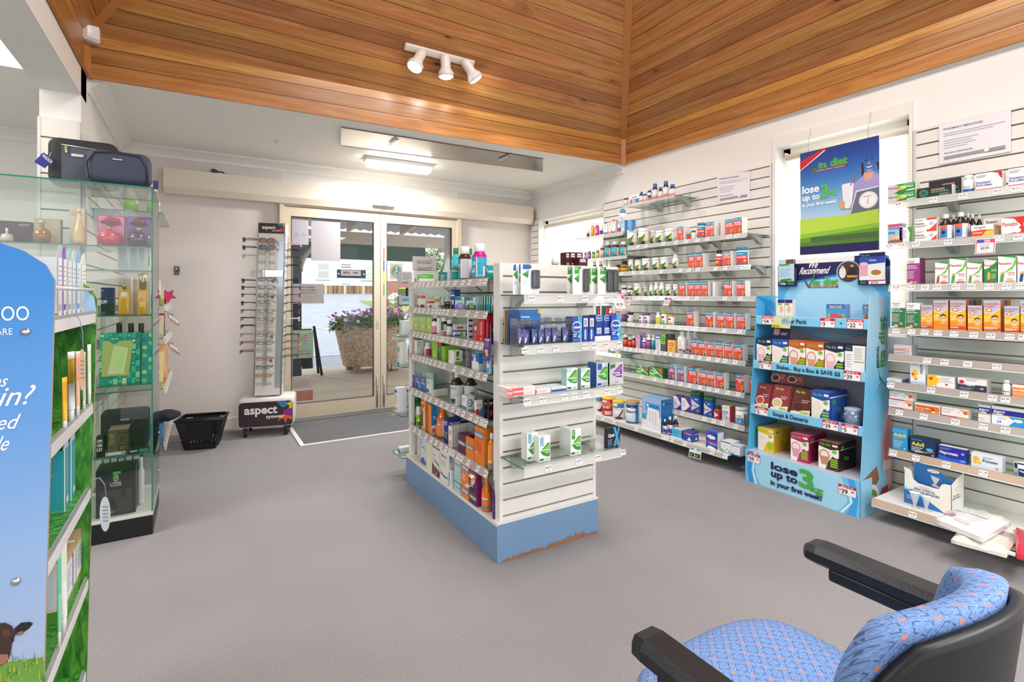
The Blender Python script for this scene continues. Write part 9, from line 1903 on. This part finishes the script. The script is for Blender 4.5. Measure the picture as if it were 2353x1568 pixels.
b=B();b.box(MX0,MX1,MY0,MY1,.001,.009,MATC);part(b,'mat_pile',mt)
b=B();e=M('e2e0de',.5)
b.box(MX0-.035,MX0,MY0-.03,MY1,.001,.01,e);b.box(MX0,MX1+.035,MY0-.03,MY0,.001,.01,e);b.box(MX1,MX1+.035,MY0,MY1,.001,.01,e);part(b,'edging',mt)
def uph_mat():
 m,nt,b=newmat('blue_diamond_upholstery');uv=N(nt,'ShaderNodeUVMap');sp=N(nt,'ShaderNodeSeparateXYZ');nt.links.new(uv.outputs[0],sp.inputs[0])
 a=mth(nt,'MULTIPLY',mth(nt,'ADD',sp.outputs[0],sp.outputs[1]),22.);c=mth(nt,'MULTIPLY',mth(nt,'SUBTRACT',sp.outputs[0],sp.outputs[1]),22.)
 fa,fc=mth(nt,'FRACT',a),mth(nt,'FRACT',c)
 da,dc=mth(nt,'ABSOLUTE',mth(nt,'SUBTRACT',fa,.5)),mth(nt,'ABSOLUTE',mth(nt,'SUBTRACT',fc,.5))
 mx=mth(nt,'MAXIMUM',da,dc);mn=mth(nt,'MINIMUM',da,dc)
 ring=mth(nt,'MULTIPLY',mth(nt,'LESS_THAN',mth(nt,'ABSOLUTE',mth(nt,'SUBTRACT',mx,.30)),.028),mth(nt,'GREATER_THAN',mn,.06))
 dot=mth(nt,'GREATER_THAN',mn,.40)
 nz=N(nt,'ShaderNodeTexNoise',i_Scale=260.,i_Detail=3.);nt.links.new(uv.outputs[0],nz.inputs['Vector'])
 base=ramp(nt,nz.outputs[0],[(.3,'5878ad'),(.7,'7f9ccb')])
 o=mix(nt,mth(nt,'MULTIPLY',ring,.75),base,lin('3a4a70'));o=mix(nt,dot,o,lin('c4806e'))
 nt.links.new(o,b.inputs['Base Color']);b.inputs['Roughness'].default_value=.95;b.inputs['Specular IOR Level'].default_value=.15
 bp=N(nt,'ShaderNodeBump',i_Strength=.35,i_Distance=.004);nt.links.new(nz.outputs[0],bp.inputs['Height']);nt.links.new(bp.outputs[0],b.inputs['Normal']);return m
UPH=uph_mat()
def grain():
 m,nt,b=newmat('black_grained_plastic');tc=N(nt,'ShaderNodeTexCoord');vo=N(nt,'ShaderNodeTexVoronoi');vo.inputs['Scale'].default_value=480.;nt.links.new(tc.outputs['Object'],vo.inputs['Vector'])
 b.inputs['Base Color'].default_value=lin('1d1d20');b.inputs['Roughness'].default_value=.3;bp=N(nt,'ShaderNodeBump',i_Strength=.22,i_Distance=.0006);nt.links.new(vo.outputs['Distance'],bp.inputs['Height']);nt.links.new(bp.outputs[0],b.inputs['Normal']);return m
BLK=grain();SHELL=M('141416',.45)
chx,chy,zs=.92,.525,.03
ct=empty('office_chair',(chx,chy,0),'blue patterned office armchair with black arms seen from behind','chair')
def seat_pts(z_,k,dome=0.):
 """superellipse ring"""
 o=[]
 for i in range(40):
  a=2*PI*i/40;c,s_=math.cos(a),math.sin(a);o.append((chx+k*.238*math.copysign(abs(c)**.62,c),chy+.01+k*.255*math.copysign(abs(s_)**.66,s_),z_))
 return o
b=B();rings=[(.395,.90),(.40,.95),(.425,.995),(.45,1.),(.472,.975),(.484,.92),(.489,.8),(.490,.6),(.489,.35),(.488,.12)]
vs=[]
for z_,k in rings:
 for x,y,z in seat_pts(z_,k):
  vs.append((x,y,z+zs-.035*max(0,(y-chy-.12)/.14)**2*(1 if z>.43 else .6)))
fs=[(j*40+i,j*40+(i+1)%40,(j+1)*40+(i+1)%40,(j+1)*40+i)for j in range(len(rings)-1)for i in range(40)]+[tuple(range((len(rings)-1)*40,len(rings)*40))]
b.add(vs,fs,UPH,True)
for k,f in enumerate(b.f):b.uv[k]=[(b.v[i][0],b.v[i][1]+.5*(.49-b.v[i][2]))for i in f]
part(b,'seat',ct)
b=B();b.lathe([(.9,.402),(.93,.41),(.93,.427),(.9,.43)],SHELL,(chx,chy+.01,0),40,sx=.232,sy=.245);b.lathe([(1,0)],SHELL)if False else None;part(b,'seat_pan',ct)
BCX=.97
def bpt(s_,t,off,k=1.):
 u=k*s_*math.sqrt(1-.42*t*t*1.0);v=k*t*math.sqrt(1-.40*s_*s_)
 x=BCX+.206*u;y=.258+.10*u*u+.035*(1-v)*.5;z=.662+.162*v
 return V((x,y,z))+V((-.2*u/.206*.5,1,.1)).normalized()*off
def cush(name,o0,o1,m,edge,uv=False,lab=None,k=1.):
 nu,nv=25,17;b=B();vs=[]
 for side in(0,1):
  for j in range(nv):
   for i in range(nu):
    u,v=-1+2*i/(nu-1),-1+2*j/(nv-1);e=min(1,(1-abs(u))*6,(1-abs(v))*5);e=math.sqrt(max(0,1-(1-e)**2))
    vs.append(bpt(u,v,o0+(o1-o0)*e*edge+(o1-o0)*(1-edge)if side else o0,k))
 q=nu*nv;fs=[(j*nu+i,(j+1)*nu+i,(j+1)*nu+i+1,j*nu+i+1)for j in range(nv-1)for i in range(nu-1)];fs+=[tuple(q+k for k in f[::-1])for f in fs]
 rim=[i for i in range(nu)]+[j*nu+nu-1 for j in range(1,nv)]+[(nv-1)*nu+i for i in range(nu-2,-1,-1)]+[j*nu for j in range(nv-2,0,-1)]
 fs+=[(rim[k],rim[(k+1)%len(rim)],q+rim[(k+1)%len(rim)],q+rim[k])for k in range(len(rim))]
 b.add(vs,fs,m,True)
 if uv:
  for k,f in enumerate(b.f):b.uv[k]=[(b.v[i][0],b.v[i][2]+1.1*b.v[i][1])for i in f]
 part(b,name,ct,lab)
cush('back_cushion',.002,.054,UPH,.75,True);cush('back_shell',-.018,.0015,SHELL,.2,k=.93)
for nm,ax,ya,yb_ in(('armrest',.645,.365,.638),('armrest',1.212,.40,.665)):
 b=B();hw=.031
 out=[(-hw,.0),(-hw,.018),(-hw*.72,.033),(hw*.72,.033),(hw,.018),(hw,.0),(hw*.7,-.008),(-hw*.7,-.008)]
 ys=[(ya,.8),(ya+.012,1),(yb_-.03,1),(yb_-.008,.9),(yb_,.62)];n=len(out);vs=[]
 for y,k in ys:vs+=[(ax+x*k,y,.652+z*k+(.0 if k>.85 else .002))for x,z in out]
 b.add(vs,[(j*n+i,j*n+(i+1)%n,(j+1)*n+(i+1)%n,(j+1)*n+i)for j in range(len(ys)-1)for i in range(n)]+[tuple(range(n-1,-1,-1)),tuple((len(ys)-1)*n+i for i in range(n))],BLK,False);a_=part(b,'armrest',ct)
 b=B();b.rbox(ax-.022,ax+.022,ya+.004,yb_-.055,.617,.645,.006,BLK)
 sx=1 if ax>chx else-1
 b.tube([(ax,ya+.03,.62),(ax-sx*.004,ya-.005,.57),(ax-sx*.03,ya-.01,.46),(ax-sx*.12,ya+.06,.395),(ax-sx*.2,ya+.1,.388)],[.02,.02,.018,.018,.018],SHELL,10,flat=1.2);part(b,'arm_support',ct)
b=B();b.rbox(chx-.03,chx+.03,.235,.26,.36,.56,.008,SHELL);b.rbox(chx-.03,chx+.03,.24,.5,.36,.38,.006,SHELL);part(b,'back_bracket',ct)
b=B();b.lathe([(.028,.1),(.028,.22),(.018,.225),(.018,.37),(.06,.375),(.06,.402)],SHELL,(chx,chy,0),20);part(b,'gas_column',ct)
for k in range(5):
 a=k*2*PI/5+.3;d=V((math.cos(a),math.sin(a),0));b=B();b.tube([V((chx,chy,.1)),V((chx,chy,.095))+d*.15,V((chx,chy,.07))+d*.29],[.028,.024,.018],SHELL,8);part(b,'base_leg',ct)
 b=B();c=V((chx,chy,.028))+d*.29;b.lathe([(0,-.02),(.025,-.02),(.027,0),(.025,.02),(0,.02)],SHELL,T=lambda p:c+V((p.z*d.y+p.x*d.x*.0,-p.z*d.x,0))+V((p.x*d.x,p.x*d.y,p.y)),n=14);part(b,'caster',ct)
w=bpy.data.worlds.new('sky');SC.world=w;w.use_nodes=True
bg=w.node_tree.nodes['Background']
nt=w.node_tree
tc=N(nt,'ShaderNodeTexCoord');sp=N(nt,'ShaderNodeSeparateXYZ');nt.links.new(tc.outputs['Generated'],sp.inputs[0])
nt.links.new(ramp(nt,sp.outputs[2],[(0.,(.86,.9,.95,1)),(.25,(1,1,1,1)),(1.,(.78,.88,1,1))]),bg.inputs[0])
bg.inputs[1].default_value=1.5
def area(name,loc,size,power,rot=(0,0,0),col=(1,1,1),sy=None):
 l=bpy.data.lights.new(name,'AREA');l.energy=power;l.color=col;l.size=size
 if sy:l.shape='RECTANGLE';l.size_y=sy
 o=bpy.data.objects.new(name,l);COL.objects.link(o);o.location=loc;o.rotation_euler=rot;return o
area('daylight_window_side',(XR+.75,1.8,1.9),1.2,26,(0,math.radians(78),0),(1,.99,.97),1.7)
area('daylight_window_corner',(XR+.75,4.7,1.8),1.4,30,(0,math.radians(78),0),(1,.99,.97),1.7)
area('tube_lamp_door',(1.65,4.92,2.455),.6,28,(0,0,0),(1,.98,.95),.16)
area('fill_light_rear',(1.6,-.6,2.5),2.2,60,(0,0,0),(1,.98,.95),.5)  # added fill behind the camera, no fitting; brightens the room
area('fill_light_side',(-2.2,2.6,2.5),1.3,50,(0,0,0),(1,.98,.95),1.3)  # extra unseen fill in the side room, added to lift the left
area('fill_light_vault',(1.5,1.1,4.2),1.6,75,(0,0,0),(1,.98,.96),1.6)  # unseen fill added inside the vault, stands for no actual lamp
sun=bpy.data.lights.new('sun','SUN');sun.energy=1.6;sun.angle=.09;sun.color=(1,.97,.92)
so=bpy.data.objects.new('sun',sun);COL.objects.link(so);so.rotation_euler=V((-.18,.75,-.8)).to_track_quat('-Z','Y').to_euler()
cam=bpy.data.cameras.new('camera');co=bpy.data.objects.new('camera',cam);COL.objects.link(co)
cam.sensor_width=36.;cam.lens=36.*FOCAL/2353.;cam.clip_start=.05;cam.clip_end=300
co.location=(0,0,EYE);co.rotation_euler=(PI/2,0,-YAW)
cam.shift_y=-(784-HZN)/2353.
SC.camera=co
vs=SC.view_settings;vs.view_transform='Standard';vs.look='None';vs.gamma=1.;vs.exposure=.5;vs.use_curve_mapping=False
SC.display_settings.display_device='sRGB'
cy=SC.cycles
cy.use_denoising=True;cy.denoiser='OPENIMAGEDENOISE'
cy.max_bounces=7;cy.diffuse_bounces=4;cy.glossy_bounces=3;cy.transmission_bounces=4;cy.transparent_max_bounces=24
cy.caustics_reflective=False;cy.caustics_refractive=False;cy.sample_clamp_indirect=6.
cy.use_adaptive_sampling=True;cy.adaptive_threshold=.02
